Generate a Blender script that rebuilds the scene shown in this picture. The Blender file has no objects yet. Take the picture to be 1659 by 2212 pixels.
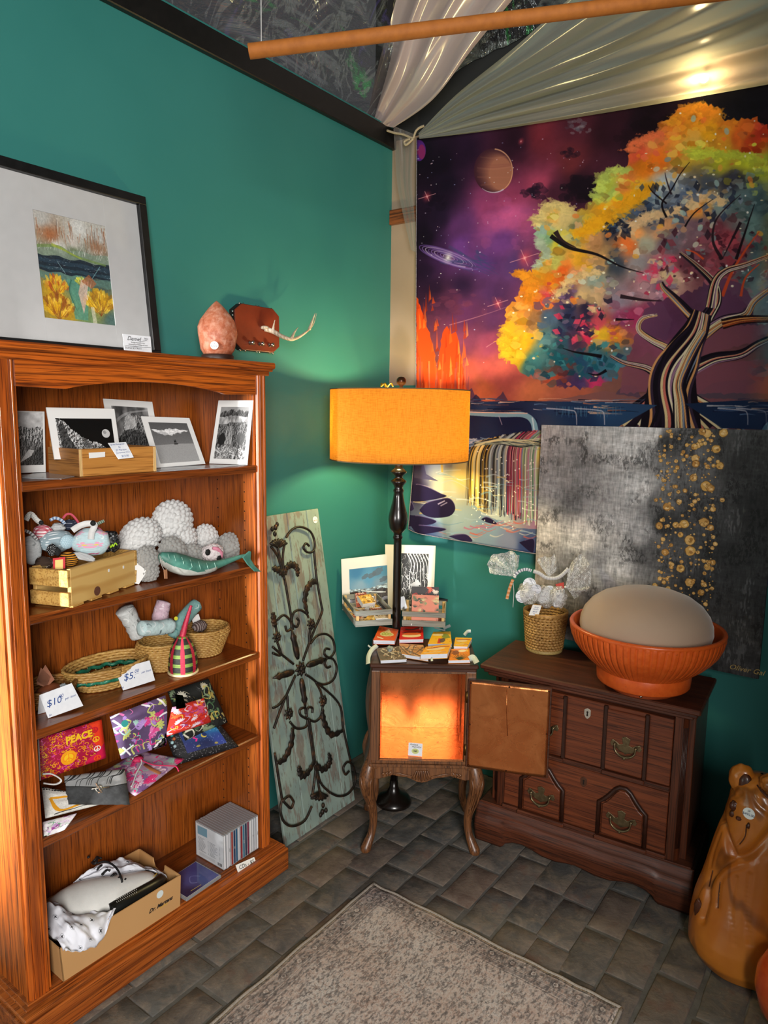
import bpy, bmesh, math, random
import numpy as np
from mathutils import Vector, Matrix, noise
C = bpy.context.scene.collection
SC = bpy.context.scene
PI = math.pi
rnd = random.Random(7)
V = Vector

# ------------------------------------------------------------------ camera
F, CX, CY = 1534.0, 829.5, 1106.0
EYE = V((0, 0, 1.62))
_down = V((-140, 10794, F)).normalized()
_d1 = V((1970-CX, 900-CY, F)); _d1 = (_d1 - _down*_d1.dot(_down)).normalized()
_ax = _d1.cross(-_down)                      # room x axis in camera axes
RW = Matrix((_ax, _d1, -_down))              # camera axes (right, down, forward) -> room axes
cam_d = bpy.data.cameras.new('camera'); cam = bpy.data.objects.new('camera', cam_d); C.objects.link(cam)
cam_d.sensor_width = 36; cam_d.sensor_fit = 'AUTO'; cam_d.lens = F/2212*36
cam_d.clip_start = .02
R3 = RW @ Matrix(((1, 0, 0), (0, -1, 0), (0, 0, -1)))
cam.matrix_world = Matrix.Translation(EYE) @ R3.to_4x4()
SC.camera = cam

def ray(px, py): return RW @ V(((px-CX)/F, (py-CY)/F, 1))
def at(px, py, x=None, y=None, z=None):
    """The room point seen at a place of the photograph, on the plane x=, y= or z=."""
    d = ray(px, py)
    t = (x-EYE.x)/d.x if x is not None else (y-EYE.y)/d.y if y is not None else (z-EYE.z)/d.z
    return EYE + d*t
def onp(px, py, P0, n):
    d = ray(px, py); n = V(n); return EYE + d*(n.dot(V(P0)-EYE)/n.dot(d))
def atd(px, py, dist):
    return EYE + ray(px, py)*dist
def mpp(P):
    """metres per photograph pixel at a room point"""
    return (RW.transposed() @ (V(P)-EYE)).z/F
DOWNV = V((0, 0, -1))

# ------------------------------------------------------------------ light
w = bpy.data.worlds.new('world'); SC.world = w; w.use_nodes = True
w.node_tree.nodes['Background'].inputs[0].default_value = (.93, .96, 1, 1)
w.node_tree.nodes['Background'].inputs[1].default_value = .13
def area(name, loc, aim, sx, sy, power, col, spread=180):
    l = bpy.data.lights.new(name, 'AREA'); l.shape = 'RECTANGLE'; l.size = sx; l.size_y = sy
    l.energy = power; l.color = col; l.spread = math.radians(spread)
    o = bpy.data.objects.new(name, l); C.objects.link(o); o.location = loc
    o.rotation_euler = (V(aim)-V(loc)).to_track_quat('-Z', 'Y').to_euler(); return o
area('door_daylight', (1.5, -1.35, 2.0), (-1.7, 1.2, 1.0), 1.1, 1.7, 195, (1, .97, .93), 180)
area('shopfront_daylight', (-1.6, -2.3, 1.2), (-1.99, .8, 1.1), .4, 1.3, 26, (1, .98, .95), 13)
SC.view_settings.view_transform = 'Standard'; SC.view_settings.look = 'None'
SC.view_settings.exposure = 0.0; SC.view_settings.gamma = 1.0; SC.view_settings.use_curve_mapping = False
SC.cycles.max_bounces = 8; SC.cycles.diffuse_bounces = 3; SC.cycles.glossy_bounces = 4; SC.cycles.transparent_max_bounces = 16
SC.cycles.sample_clamp_indirect = 6.0
SC.cycles.use_denoising = True

# ------------------------------------------------------------------ colour, materials
def lin(h):
    if isinstance(h, str):
        h = h.lstrip('#'); h = [int(h[i:i+2], 16)/255 for i in (0, 2, 4)]
    return [c/12.92 if c <= .04045 else ((c+.055)/1.055)**2.4 for c in h]
def lin4(h): return (*lin(h), 1)
class NT:
    def __init__(s, name):
        s.m = bpy.data.materials.new(name); s.m.use_nodes = True; s.t = s.m.node_tree; s.n = s.t.nodes
        s.b = s.n['Principled BSDF']; s.out = s.n['Material Output']; s._co = None
    def new(s, typ, **kw):
        n = s.n.new(typ)
        for k, v in kw.items(): setattr(n, k, v)
        return n
    def link(s, a, b): s.t.links.new(a, b)
    def co(s, kind='Object'):
        if s._co is None: s._co = s.new('ShaderNodeTexCoord')
        return s._co.outputs[kind]
    def mapped(s, scale, kind='Object', rot=(0, 0, 0), loc=(0, 0, 0)):
        m = s.new('ShaderNodeMapping'); s.link(s.co(kind), m.inputs[0])
        m.inputs['Scale'].default_value = scale; m.inputs['Rotation'].default_value = rot; m.inputs['Location'].default_value = loc
        return m.outputs[0]
    def noise(s, scale=5, detail=4, rough=.55, vec=None, dist=0):
        n = s.new('ShaderNodeTexNoise'); n.inputs['Scale'].default_value = scale; n.inputs['Detail'].default_value = detail
        n.inputs['Roughness'].default_value = rough; n.inputs['Distortion'].default_value = dist
        s.link(vec if vec is not None else s.co(), n.inputs['Vector']); return n.outputs['Fac']
    def ramp(s, fac, stops, interp='LINEAR'):
        r = s.new('ShaderNodeValToRGB'); e = r.color_ramp.elements; r.color_ramp.interpolation = interp
        while len(e) < len(stops): e.new(.5)
        for i, (p, c) in enumerate(stops):
            e[i].position = p; e[i].color = lin4(c) if isinstance(c, (str, tuple)) else (c, c, c, 1)
        s.link(fac, r.inputs[0]); return r.outputs[0]
    def mix(s, fac, a, b, mode='MIX'):
        m = s.new('ShaderNodeMix', data_type='RGBA', blend_type=mode)
        for sock, v in ((m.inputs[0], fac), (m.inputs[6], a), (m.inputs[7], b)):
            if hasattr(v, 'is_linked'): s.link(v, sock)
            elif isinstance(v, (int, float)) and sock == m.inputs[0]: sock.default_value = v
            else: sock.default_value = lin4(v) if isinstance(v, str) else v
        return m.outputs[2]
    def bump(s, h, strength=.3, dist=.002):
        b = s.new('ShaderNodeBump'); b.inputs['Strength'].default_value = strength; b.inputs['Distance'].default_value = dist
        s.link(h, b.inputs['Height']); s.link(b.outputs[0], s.b.inputs['Normal']); return b
    def col(s, v):
        if hasattr(v, 'is_linked'): s.link(v, s.b.inputs['Base Color'])
        else: s.b.inputs['Base Color'].default_value = lin4(v)
    def set(s, **kw):
        for k, v in kw.items():
            s.b.inputs[{'rough': 'Roughness', 'metal': 'Metallic', 'spec': 'Specular IOR Level', 'coat': 'Coat Weight', 'alpha': 'Alpha',
                        'trans': 'Transmission Weight', 'sheen': 'Sheen Weight', 'coatr': 'Coat Roughness', 'sss': 'Subsurface Weight', 'ior': 'IOR',
                        'film': 'Thin Film Thickness', 'filmior': 'Thin Film IOR'}[k]].default_value = v
_mats = {}
def flat(name, c, rough=.6, metal=0, c2=None, scale=30, bump=0, bscale=120, coat=0, spec=.5, sheen=0, aniso=None):
    """plain material: one colour with a mottled second colour and a fine relief"""
    if name in _mats: return _mats[name]
    t = NT(name); t.set(rough=rough, metal=metal, coat=coat, spec=spec, sheen=sheen)
    vec = t.mapped(aniso) if aniso else None
    n = t.noise(scale, 4, .6, vec)
    t.col(t.mix(t.ramp(n, [(.35, 0.0), (.7, 1.0)]), c, c2 or c))
    if bump: t.bump(t.noise(bscale, 3, .6, vec), bump)
    _mats[name] = t.m; return t.m
def wood(name, dark, mid, light, axis='z', scale=1.0, rough=.38, coat=.25, bump=.15, ring=.35):
    """grain runs along axis; fine pores over broad cathedral bands"""
    if name in _mats: return _mats[name]
    t = NT(name); a = 'xyz'.index(axis)
    sc = [38*scale]*3; sc[a] = 1.6*scale
    fine = [300*scale]*3; fine[a] = 7*scale
    v1 = t.mapped(tuple(sc)); v2 = t.mapped(tuple(fine))
    n1 = t.noise(1, 5, .6, v1, .8); n2 = t.noise(1, 3, .6, v2)
    wv = t.new('ShaderNodeTexWave'); bd = [9*scale]*3; bd[a] = .6*scale
    t.link(t.mapped(tuple(bd)), wv.inputs[0]); wv.inputs['Scale'].default_value = 1.4; wv.inputs['Distortion'].default_value = 9
    wv.inputs['Detail'].default_value = 3; wv.inputs['Detail Scale'].default_value = 1.2; wv.bands_direction = 'Z' if axis != 'z' else 'X'
    base = t.mix(t.ramp(n1, [(.3, 0.0), (.72, 1.0)]), mid, light)
    band = t.mix(t.ramp(wv.outputs['Fac'], [(0, ring), (.35, 0.0)]), base, dark)
    pores = t.mix(t.ramp(n2, [(.36, .85), (.5, 0.0)]), band, dark)
    t.col(pores); t.set(rough=rough, coat=coat, coatr=.25)
    t.bump(n2, bump, .001); _mats[name] = t.m; return t.m

# ------------------------------------------------------------------ flat prints, drawn by code
def h2(c):
    if isinstance(c, str):
        c = c.lstrip('#'); return np.array([int(c[i:i+2], 16)/255 for i in (0, 2, 4)])
    return np.array(c, float)
class Art:
    """a small drawing surface; user coordinates run x right, y down over (x0,y0)-(x1,y1)"""
    def __init__(s, w, h, bg='#ffffff', box=(0, 0, 1, 1), conv=None, seed=1):
        s.w, s.h, s.box, s.cv = w, h, box, conv; s.a = np.zeros((h, w, 3)) + h2(bg); s.r = random.Random(seed); s.seed = seed
        s.g = np.random.default_rng(seed)
    def pt(s, p):
        if s.cv: p = s.cv(*p)
        return ((p[0]-s.box[0])/(s.box[2]-s.box[0])*s.w, (p[1]-s.box[1])/(s.box[3]-s.box[1])*s.h)
    def fbm(s, sx, sy=None, octs=4, gain=.55):
        sy = sy or sx; out = np.zeros((s.h, s.w)); amp = 1; tot = 0
        for o in range(octs):
            nx, ny = max(2, int(sx*2**o))+1, max(2, int(sy*2**o))+1
            if nx > s.w or ny > s.h: break
            g = s.g.random((ny, nx))
            yy = np.linspace(0, ny-1.001, s.h); xx = np.linspace(0, nx-1.001, s.w)
            yi, xi = yy.astype(int), xx.astype(int); fy = yy-yi; fx = xx-xi; fy = fy*fy*(3-2*fy); fx = fx*fx*(3-2*fx)
            top = g[yi][:, xi]*(1-fx)+g[yi][:, xi+1]*fx; bot = g[yi+1][:, xi]*(1-fx)+g[yi+1][:, xi+1]*fx
            out += amp*(top*(1-fy[:, None])+bot*fy[:, None]); tot += amp; amp *= gain
        return out/tot
    def mask(s, pts, user=True):
        """antialiased coverage of a closed polygon, as (y0, y1, x0, x1, cov)"""
        P = np.array([s.pt(p) for p in pts] if user else pts, float)
        y0, y1 = int(max(0, np.floor(P[:, 1].min()))), int(min(s.h, np.ceil(P[:, 1].max())+1))
        x0, x1 = int(max(0, np.floor(P[:, 0].min()))), int(min(s.w, np.ceil(P[:, 0].max())+1))
        if y1 <= y0 or x1 <= x0: return None
        cov = np.zeros((y1-y0, x1-x0)); A = P; B = np.roll(P, -1, 0)
        for sub in (.17, .5, .83):
            for r in range(y0, y1):
                y = r+sub; m = (A[:, 1] <= y) != (B[:, 1] <= y)
                if not m.any(): continue
                a, b = A[m], B[m]; xs = np.sort(a[:, 0]+(y-a[:, 1])/(b[:, 1]-a[:, 1])*(b[:, 0]-a[:, 0]))
                for i in range(0, len(xs)-1, 2):
                    l, q = max(xs[i], x0)-x0, min(xs[i+1], x1)-x0
                    if q <= l: continue
                    li, qi = int(l), int(q); row = cov[r-y0]
                    if li == qi: row[min(li, len(row)-1)] += (q-l)/3
                    else:
                        row[li] += (1-(l-li))/3; row[li+1:qi] += 1/3
                        if qi < len(row): row[qi] += (q-qi)/3
        return y0, y1, x0, x1, np.clip(cov, 0, 1)
    def put(s, mk, c, a=1.0):
        if mk is None: return
        y0, y1, x0, x1, cov = mk; c = c[y0:y1, x0:x1] if isinstance(c, np.ndarray) and c.ndim == 3 else h2(c)
        aa = a[y0:y1, x0:x1] if isinstance(a, np.ndarray) else a
        k = (cov*aa)[..., None]; s.a[y0:y1, x0:x1] = s.a[y0:y1, x0:x1]*(1-k)+c*k
    def poly(s, pts, c, a=1.0): s.put(s.mask(pts), c, a)
    def ell(s, x, y, rx, ry, c, a=1.0, rot=0, n=20, jag=0):
        ca, sa = math.cos(rot), math.sin(rot); P = []
        for i in range(n):
            t = 2*PI*i/n; j = 1+jag*(s.r.random()-.5); u, v = rx*math.cos(t)*j, ry*math.sin(t)*j
            P.append((x+u*ca-v*sa, y+u*sa+v*ca))
        s.poly(P, c, a)
    def line(s, pts, w0, c, a=1.0, w1=None, smooth=True, wob=0):
        """stroke in user units that tapers from w0 to w1"""
        w1 = w0 if w1 is None else w1; Q = spline(pts, 6) if smooth and len(pts) > 2 else [V((*p, 0)) for p in pts]
        L, R = [], []; n = len(Q)
        for i, p in enumerate(Q):
            d = Q[min(i+1, n-1)]-Q[max(i-1, 0)]
            if d.length < 1e-9: continue
            d.normalize(); t = i/max(1, n-1); k = (w0+(w1-w0)*t)/2*(1+wob*(s.r.random()-.5))
            L.append((p.x-d.y*k, p.y+d.x*k)); R.append((p.x+d.y*k, p.y-d.x*k))
        if len(L) > 1: s.poly(L+R[::-1], c, a)
    def glow(s, x, y, r, c, a=1.0, p=2.0):
        X, Y = s.pt((x, y)); X2, _ = s.pt((x+r, y)); rr = max(1, abs(X2-X)); y0, y1 = int(max(0, Y-rr)), int(min(s.h, Y+rr+1)); x0, x1 = int(max(0, X-rr)), int(min(s.w, X+rr+1))
        if y1 <= y0 or x1 <= x0: return
        yy, xx = np.mgrid[y0:y1, x0:x1]; d = np.clip(1-np.hypot(xx-X, yy-Y)/rr, 0, 1)**p
        s.put((y0, y1, x0, x1, d), c, a)
    def field(s, pts, p=2.2, warp=.0, wscale=6):
        """colours laid between named spots: [(x, y, colour)], inverse-distance mixed, with a warped lookup"""
        yy, xx = np.mgrid[0:s.h, 0:s.w].astype(float)
        if warp:
            xx = xx+(s.fbm(wscale)-.5)*warp*s.w; yy = yy+(s.fbm(wscale)-.5)*warp*s.w
        num = np.zeros((s.h, s.w, 3)); den = np.zeros((s.h, s.w))
        for x, y, c in pts:
            X, Y = s.pt((x, y)); wgt = 1/((xx-X)**2+(yy-Y)**2+30)**(p/2); num += wgt[..., None]*h2(c); den += wgt
        return num/den[..., None]
    def image(s, name):
        im = bpy.data.images.new(name, s.w, s.h, alpha=False); px = np.ones((s.h, s.w, 4), np.float32)
        px[..., :3] = np.clip(s.a[::-1], 0, 1); im.pixels.foreach_set(px.ravel()); im.update(); im.pack(); return im
def jag(pts, amp, step, r):
    """breaks a closed outline into ragged steps"""
    out = []
    for i, p in enumerate(pts):
        q = pts[(i+1) % len(pts)]; d = math.hypot(q[0]-p[0], q[1]-p[1]); n = max(1, int(d/step))
        for k in range(n):
            t = k/n; o = (r.random()-.35)*amp if k % 2 else (r.random()-.65)*amp*.6
            nx, ny = (q[1]-p[1])/max(d, 1e-6), -(q[0]-p[0])/max(d, 1e-6)
            out.append((p[0]+(q[0]-p[0])*t+nx*o, p[1]+(q[1]-p[1])*t+ny*o))
    return out
def printmat(name, art, rough=.55, bump=0, spec=.4, translucent=0, coat=0):
    t = NT(name); im = art.image(name+'_print'); n = t.new('ShaderNodeTexImage'); n.image = im; n.extension = 'EXTEND'
    t.link(t.co('UV'), n.inputs[0]); t.col(n.outputs[0]); t.set(rough=rough, spec=spec, coat=coat)
    if bump: t.bump(t.noise(260, 3), bump, .001)
    if translucent:
        tr = t.new('ShaderNodeBsdfTranslucent'); t.link(n.outputs[0], tr.inputs[0]); mx = t.new('ShaderNodeMixShader'); mx.inputs[0].default_value = translucent
        t.link(t.b.outputs[0], mx.inputs[1]); t.link(tr.outputs[0], mx.inputs[2]); t.link(mx.outputs[0], t.out.inputs[0])
    return t.m

# ------------------------------------------------------------------ mesh building
def spline(pts, k=6):
    """Catmull-Rom through the points"""
    P = [V(p) if len(p) == 3 else V((*p, 0)) for p in pts]; out = []
    for i in range(len(P)-1):
        a, b, c, d = P[max(i-1, 0)], P[i], P[i+1], P[min(i+2, len(P)-1)]
        for j in range(k):
            t = j/k; out.append(.5*((2*b)+(c-a)*t+(2*a-5*b+4*c-d)*t*t+(3*b-a-3*c+d)*t**3))
    out.append(P[-1]); return out
class MB:
    def __init__(s, M=None): s.v, s.f, s.uv, s.mi, s.sm = [], [], [], [], []; s.M = M or Matrix()
    def add(s, vs, fs, mi=0, smooth=False, uvs=None):
        b = len(s.v); s.v += [s.M @ V(p) for p in vs]; s.uv += uvs or [(0, 0)]*len(vs)
        for f in fs: s.f.append([b+i for i in f]); s.mi.append(mi); s.sm.append(smooth)
        return s
    def box(s, x0, x1, y0, y1, z0, z1, bev=.002, mi=0):
        return s.obox(V(((x0+x1)/2, (y0+y1)/2, (z0+z1)/2)), V((abs(x1-x0)/2, 0, 0)), V((0, abs(y1-y0)/2, 0)), V((0, 0, abs(z1-z0)/2)), bev, mi)
    def obox(s, c, a, b, d, bev=.002, mi=0):
        """chamfered box about c with half axes a, b, d"""
        la, lb, ld = a.length, b.length, d.length; bev = min(bev, la*.45, lb*.45, ld*.45); vs = []; idx = {}
        for i in (-1, 1):
            for j in (-1, 1):
                for k in (-1, 1):
                    for q in range(3):
                        e = [la, lb, ld]
                        for m in range(3):
                            if m != q: e[m] -= bev
                        idx[(i, j, k, q)] = len(vs); vs.append(c+a*(i*e[0]/la)+b*(j*e[1]/lb)+d*(k*e[2]/ld))
        fs = []; g = lambda *t: idx[t]; S = (-1, 1)
        for sgn in S:
            fs.append([g(sgn, -1, -1, 0), g(sgn, 1, -1, 0), g(sgn, 1, 1, 0), g(sgn, -1, 1, 0)][::sgn])
            fs.append([g(-1, sgn, -1, 1), g(-1, sgn, 1, 1), g(1, sgn, 1, 1), g(1, sgn, -1, 1)][::sgn])
            fs.append([g(-1, -1, sgn, 2), g(1, -1, sgn, 2), g(1, 1, sgn, 2), g(-1, 1, sgn, 2)][::sgn])
        for p in S:
            for q in S:
                fs.append([g(p, q, -1, 0), g(p, q, 1, 0), g(p, q, 1, 1), g(p, q, -1, 1)][::-p*q])
                fs.append([g(p, -1, q, 0), g(p, 1, q, 0), g(p, 1, q, 2), g(p, -1, q, 2)][::p*q])
                fs.append([g(-1, p, q, 1), g(1, p, q, 1), g(1, p, q, 2), g(-1, p, q, 2)][::-p*q])
                for r in S: fs.append([g(p, q, r, 0), g(p, q, r, 1), g(p, q, r, 2)][::p*q*r])
        return s.add(vs, fs, mi)
    def prism(s, poly, o, ux, uy, ext, mi=0, smooth=False):
        """polygon (2-D list) laid out at o along ux, uy and pushed out by the vector ext"""
        n = len(poly); o, ux, uy, ext = V(o), V(ux), V(uy), V(ext)
        a = [o+ux*p[0]+uy*p[1] for p in poly]; ar = sum(poly[i][0]*poly[(i+1) % n][1]-poly[(i+1) % n][0]*poly[i][1] for i in range(n))
        flip = (ar > 0) == (ux.cross(uy).dot(ext) > 0)
        f0, f1 = list(range(n)), list(range(n, 2*n)); sides = [[i, (i+1) % n, n+(i+1) % n, n+i] for i in range(n)]
        if flip: f0 = f0[::-1]
        else: f1 = f1[::-1]; sides = [q[::-1] for q in sides]
        s.add(a+[p+ext for p in a], [f0, f1], mi); b = len(s.v)-2*n
        for q in sides: s.f.append([b+i for i in q]); s.mi.append(mi); s.sm.append(smooth)
        return s
    def lathe(s, prof, n=32, c=(0, 0, 0), mi=0, smooth=True, sx=1, sy=1, fn=None, cap=True):
        """profile [(radius, z)] turned about a vertical axis at c; fn(angle, i) scales the radius"""
        vs, fs = [], []; m = len(prof)
        for i, (r, z) in enumerate(prof):
            for k in range(n):
                a = 2*PI*k/n; q = r*(fn(a, i) if fn else 1); vs.append((c[0]+q*math.cos(a)*sx, c[1]+q*math.sin(a)*sy, c[2]+z))
        for i in range(m-1):
            for k in range(n): fs.append([i*n+k, i*n+(k+1) % n, (i+1)*n+(k+1) % n, (i+1)*n+k])
        if cap:
            if prof[0][0] > 1e-5: fs.append(list(range(n))[::-1])
            if prof[-1][0] > 1e-5: fs.append([(m-1)*n+k for k in range(n)])
        return s.add(vs, fs, mi, smooth)
    def tube(s, pts, r, n=8, mi=0, smooth=True, flatk=1.0, up=None):
        """tube along points; r is a number or a list; flatk squashes it along the second normal"""
        P = [V(p) for p in pts]; m = len(P); rs = r if isinstance(r, (list, tuple)) else [r]*m; vs, fs = [], []
        d0 = (P[1]-P[0]).normalized(); N = V(up) if up else (V((0, 0, 1)) if abs(d0.z) < .9 else V((1, 0, 0)))
        for i, p in enumerate(P):
            d = (P[min(i+1, m-1)]-P[max(i-1, 0)])
            d = d.normalized() if d.length > 1e-9 else d0
            N = N-d*N.dot(d); N = N.normalized() if N.length > 1e-6 else d.orthogonal().normalized(); B = d.cross(N)
            for k in range(n):
                a = 2*PI*k/n; vs.append(p+(N*math.cos(a)*flatk+B*math.sin(a))*rs[i])
        for i in range(m-1):
            for k in range(n): fs.append([i*n+k, i*n+(k+1) % n, (i+1)*n+(k+1) % n, (i+1)*n+k])
        fs.append(list(range(n))[::-1]); fs.append([(m-1)*n+k for k in range(n)])
        return s.add(vs, fs, mi, smooth)
    def grid(s, fn, nu, nv, mi=0, smooth=True, thick=0, uv=True):
        """surface fn(u, v) for u, v in 0..1; thick gives it a back at that distance"""
        P = [[V(fn(i/nu, j/nv)) for i in range(nu+1)] for j in range(nv+1)]; uvs = [(i/nu, j/nv) for j in range(nv+1) for i in range(nu+1)]; W = nu+1
        q = [[j*W+i, j*W+i+1, (j+1)*W+i+1, (j+1)*W+i] for j in range(nv) for i in range(nu)]
        s.add([p for r in P for p in r], q, mi, smooth, uvs)
        if thick:
            Q = []
            for j in range(nv+1):
                for i in range(nu+1):
                    du = P[j][min(i+1, nu)]-P[j][max(i-1, 0)]; dv = P[min(j+1, nv)][i]-P[max(j-1, 0)][i]; n = du.cross(dv)
                    Q.append(P[j][i]-(n.normalized() if n.length > 1e-12 else V((0, 0, 0)))*thick)
            s.add(Q, [f[::-1] for f in q], mi, smooth, uvs)
            E = [(0, i) for i in range(nu+1)], [(nv, i) for i in range(nu, -1, -1)], [(j, nu) for j in range(nv+1)], [(j, 0) for j in range(nv, -1, -1)]
            N = W*(nv+1); b = len(s.v)-2*N
            for e in E:
                for (j, i), (k, l) in zip(e, e[1:]):
                    a, c = j*W+i, k*W+l; s.f.append([b+c, b+a, b+N+a, b+N+c]); s.mi.append(mi); s.sm.append(False)
        return s
    def blob(s, c, r, sub=3, amp=0, freq=3, mi=0, seed=0, fn=None, R=None):
        """a ball about c with radii r, roughened by noise or reshaped by fn(unit vector) -> factor"""
        vs, fs = ico(sub); out = []; r = V((r, r, r)) if isinstance(r, (int, float)) else V(r); c = V(c)
        for p in vs:
            k = 1+(amp*noise.noise(p*freq+V((seed*3.1, seed*1.7, seed))) if amp else 0)
            if fn: k *= fn(p)
            q = V((p.x*r.x, p.y*r.y, p.z*r.z))*k; out.append(c+(R @ q if R else q))
        return s.add(out, fs, mi, True, [(.5+p.y*.5, .5+p.z*.5) for p in vs])
    def slab(s, q, th, n, mi_face=0, mi_side=1, uvflip=False):
        """a flat sheet on four corners (top-left, top-right, bottom-right, bottom-left), print on the face, n points out of the face"""
        q = [V(p) for p in q]; n = V(n).normalized(); b = [p-n*th for p in q]; uv = [(0, 1), (1, 1), (1, 0), (0, 0)]
        ccw = (q[1]-q[0]).cross(q[3]-q[0]).dot(n) < 0
        f = [0, 3, 2, 1] if ccw else [0, 1, 2, 3]
        g = f; s.add(q, [[g[0], g[1], g[2]], [g[0], g[2], g[3]]], mi_face, False, uv); s.add(q+b, [[4+g[2], 4+g[1], 4+g[0]], [4+g[3], 4+g[2], 4+g[0]]]+[[i, (i+1) % 4, 4+(i+1) % 4, 4+i] for i in range(4)], mi_side)
        return s
_ico = {}
def ico(sub):
    if sub not in _ico:
        bm = bmesh.new(); bmesh.ops.create_icosphere(bm, subdivisions=sub, radius=1); bm.verts.ensure_lookup_table()
        _ico[sub] = ([v.co.copy() for v in bm.verts], [[v.index for v in f.verts] for f in bm.faces]); bm.free()
    return _ico[sub]
def obj(name, mb, mats, parent=None, kind=None, loc=None, bevel=0, subd=0):
    """links the builder's mesh as ONE object; its room-space points are taken into the parent's own space"""
    me = bpy.data.meshes.new(name); o = bpy.data.objects.new(name, me); C.objects.link(o)
    inv = Matrix()
    if parent is not None: o.parent = parent; inv = world(parent).inverted()
    elif loc is not None: o.location = loc; inv = Matrix.Translation(-V(loc))
    me.from_pydata([inv @ p for p in mb.v], [], mb.f)
    for m in (mats if isinstance(mats, (list, tuple)) else [mats]): me.materials.append(m)
    me.polygons.foreach_set('material_index', mb.mi); me.polygons.foreach_set('use_smooth', mb.sm)
    uvl = me.uv_layers.new(name='uv'); li = np.zeros(len(me.loops), np.int32); me.loops.foreach_get('vertex_index', li)
    uvl.data.foreach_set('uv', np.array(mb.uv, np.float32)[li].ravel()); me.update()
    if bevel:
        b = o.modifiers.new('edge', 'BEVEL'); b.width = bevel; b.segments = 2; b.limit_method = 'ANGLE'
    if subd:
        b = o.modifiers.new('smooth', 'SUBSURF'); b.levels = subd; b.render_levels = subd
    if kind: o['kind'] = kind
    return o
def world(o):
    M = Matrix.Translation(o.location) @ o.rotation_euler.to_matrix().to_4x4()
    return world(o.parent) @ M if o.parent else M
def thing(name, label, cat, loc=(0, 0, 0), rotz=0, group=None):
    o = bpy.data.objects.new(name, None); C.objects.link(o); o.location = loc; o.rotation_euler = (0, 0, rotz); o.empty_display_size = .05
    return tag(o, label, cat, group)
def tag(o, label, cat, group=None):
    o['label'] = label; o['category'] = cat
    if group: o['group'] = group
    return o
def base_of(mb): 
    n = len(mb.v); return V((sum(p.x for p in mb.v)/n, sum(p.y for p in mb.v)/n, min(p.z for p in mb.v)))
def single(name, mb, mats, label, cat, group=None, **kw):
    return tag(obj(name, mb, mats, loc=base_of(mb), **kw), label, cat, group)
def text_mesh(s, size, o, ux, uy, shear=0.0, align='CENTER', bold=0.0):
    """lettering as a thin mesh builder: o is the anchor, ux along the line, uy up"""
    cu = bpy.data.curves.new('lettering', 'FONT'); cu.body = s; cu.size = size; cu.align_x = align; cu.align_y = 'CENTER'; cu.shear = shear; cu.offset = bold; cu.resolution_u = 3
    to = bpy.data.objects.new('lettering', cu); me = bpy.data.meshes.new_from_object(to); mb = MB(); ux, uy = V(ux).normalized(), V(uy).normalized(); n = ux.cross(uy)
    mb.add([V(o)+ux*v.co.x+uy*v.co.y+n*.0006 for v in me.vertices], [list(p.vertices) for p in me.polygons])
    bpy.data.objects.remove(to); bpy.data.curves.remove(cu); bpy.data.meshes.remove(me); return mb
def join(*mbs):
    r = MB()
    for m in mbs: r.add(m.v, m.f, 0, False, m.uv); k = len(m.f); r.mi[-k:] = m.mi; r.sm[-k:] = m.sm
    return r
def disc(mb, c, r, n, th=.001, seg=20, mi=0):
    n = V(n).normalized(); a = n.orthogonal().normalized(); b = n.cross(a); P = [(math.cos(2*PI*i/seg)*r, math.sin(2*PI*i/seg)*r) for i in range(seg)]
    mb.prism(P, V(c), a, b, n*th, mi); return mb
def sticker(parent, c, n, up, r, s1, s2, ink=None):
    """round white price sticker with two lines of writing"""
    n = V(n).normalized(); up = V(up); up = (up-n*up.dot(n)).normalized(); ux = up.cross(n)
    o = obj('price_sticker', disc(MB(), V(c), r, n, .0008), flat('sticker_white', '#eef2ee', .5), parent); o['label'] = 'round white price sticker'
    t = join(text_mesh(s1, r*.5, V(c)+n*.001+up*r*.42, ux, up), text_mesh(s2, r*.6, V(c)+n*.001-up*r*.2, ux, up))
    obj('lettering', t, ink or flat('ink_blue', '#26315a', .6), o)
INK = flat('ink_black', '#17171a', .6); PENB = flat('pen_blue', '#2b4a8a', .6)
# ================================================================== the room
WX, BY = -1.965, 2.705          # faces of the left and the back wall
def st(name, mb, m, parent=None, **kw): return obj(name, mb, m, parent, kind='structure', **kw)
def wall_paint(name, c, c2):
    t = NT(name); t.col(t.mix(t.ramp(t.noise(2.2, 3), [(.35, 0.0), (.7, 1.0)]), c, c2)); t.set(rough=.5, spec=.35)
    t.bump(t.noise(420, 2), .12, .0006); return t.m
TEAL = wall_paint('teal_paint', '#307670', '#357b75')
BEIGE = wall_paint('beige_board', '#a8917c', '#9a8470')
BLACK = flat('black_paint', '#0d0c0c', .45, c2='#161414')
floor = st('floor', MB().box(-2.1, 3.2, -2.6, 2.8, -.1, -.0034, .001), flat('mortar', '#625f5a', .95, c2='#4a4845', scale=14, bump=.6, bscale=160))
st('wall_left', MB().box(WX-.12, WX, -1.4, BY+.1, 0, 2.86, .001), TEAL)
wb = st('wall_back', MB().box(WX-.1, .45, BY, BY+.1, 0, 1.737, .001), TEAL)
st('upper_panel', MB().box(WX-.1, .45, BY, BY+.1, 1.737, 2.8, .001), BEIGE, wb)
st('gable_panel', MB().box(WX-.1, .45, BY, BY+.1, 2.8, 3.9, .001), flat('dark_gable', '#242626', .9), wb)
st('light_blocker_wall', MB().box(.42, .52, .62, BY+.1, 0, 3.92, .001), flat('dark_wall', '#1d3a34', .6))  # unseen wall, added to keep daylight off the right corner
st('ceiling', MB().box(-2.6, 3.2, -2.6, 2.8, 3.92, 4.0, .001), flat('dark_ceiling', '#2a2a2b', .9))
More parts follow.
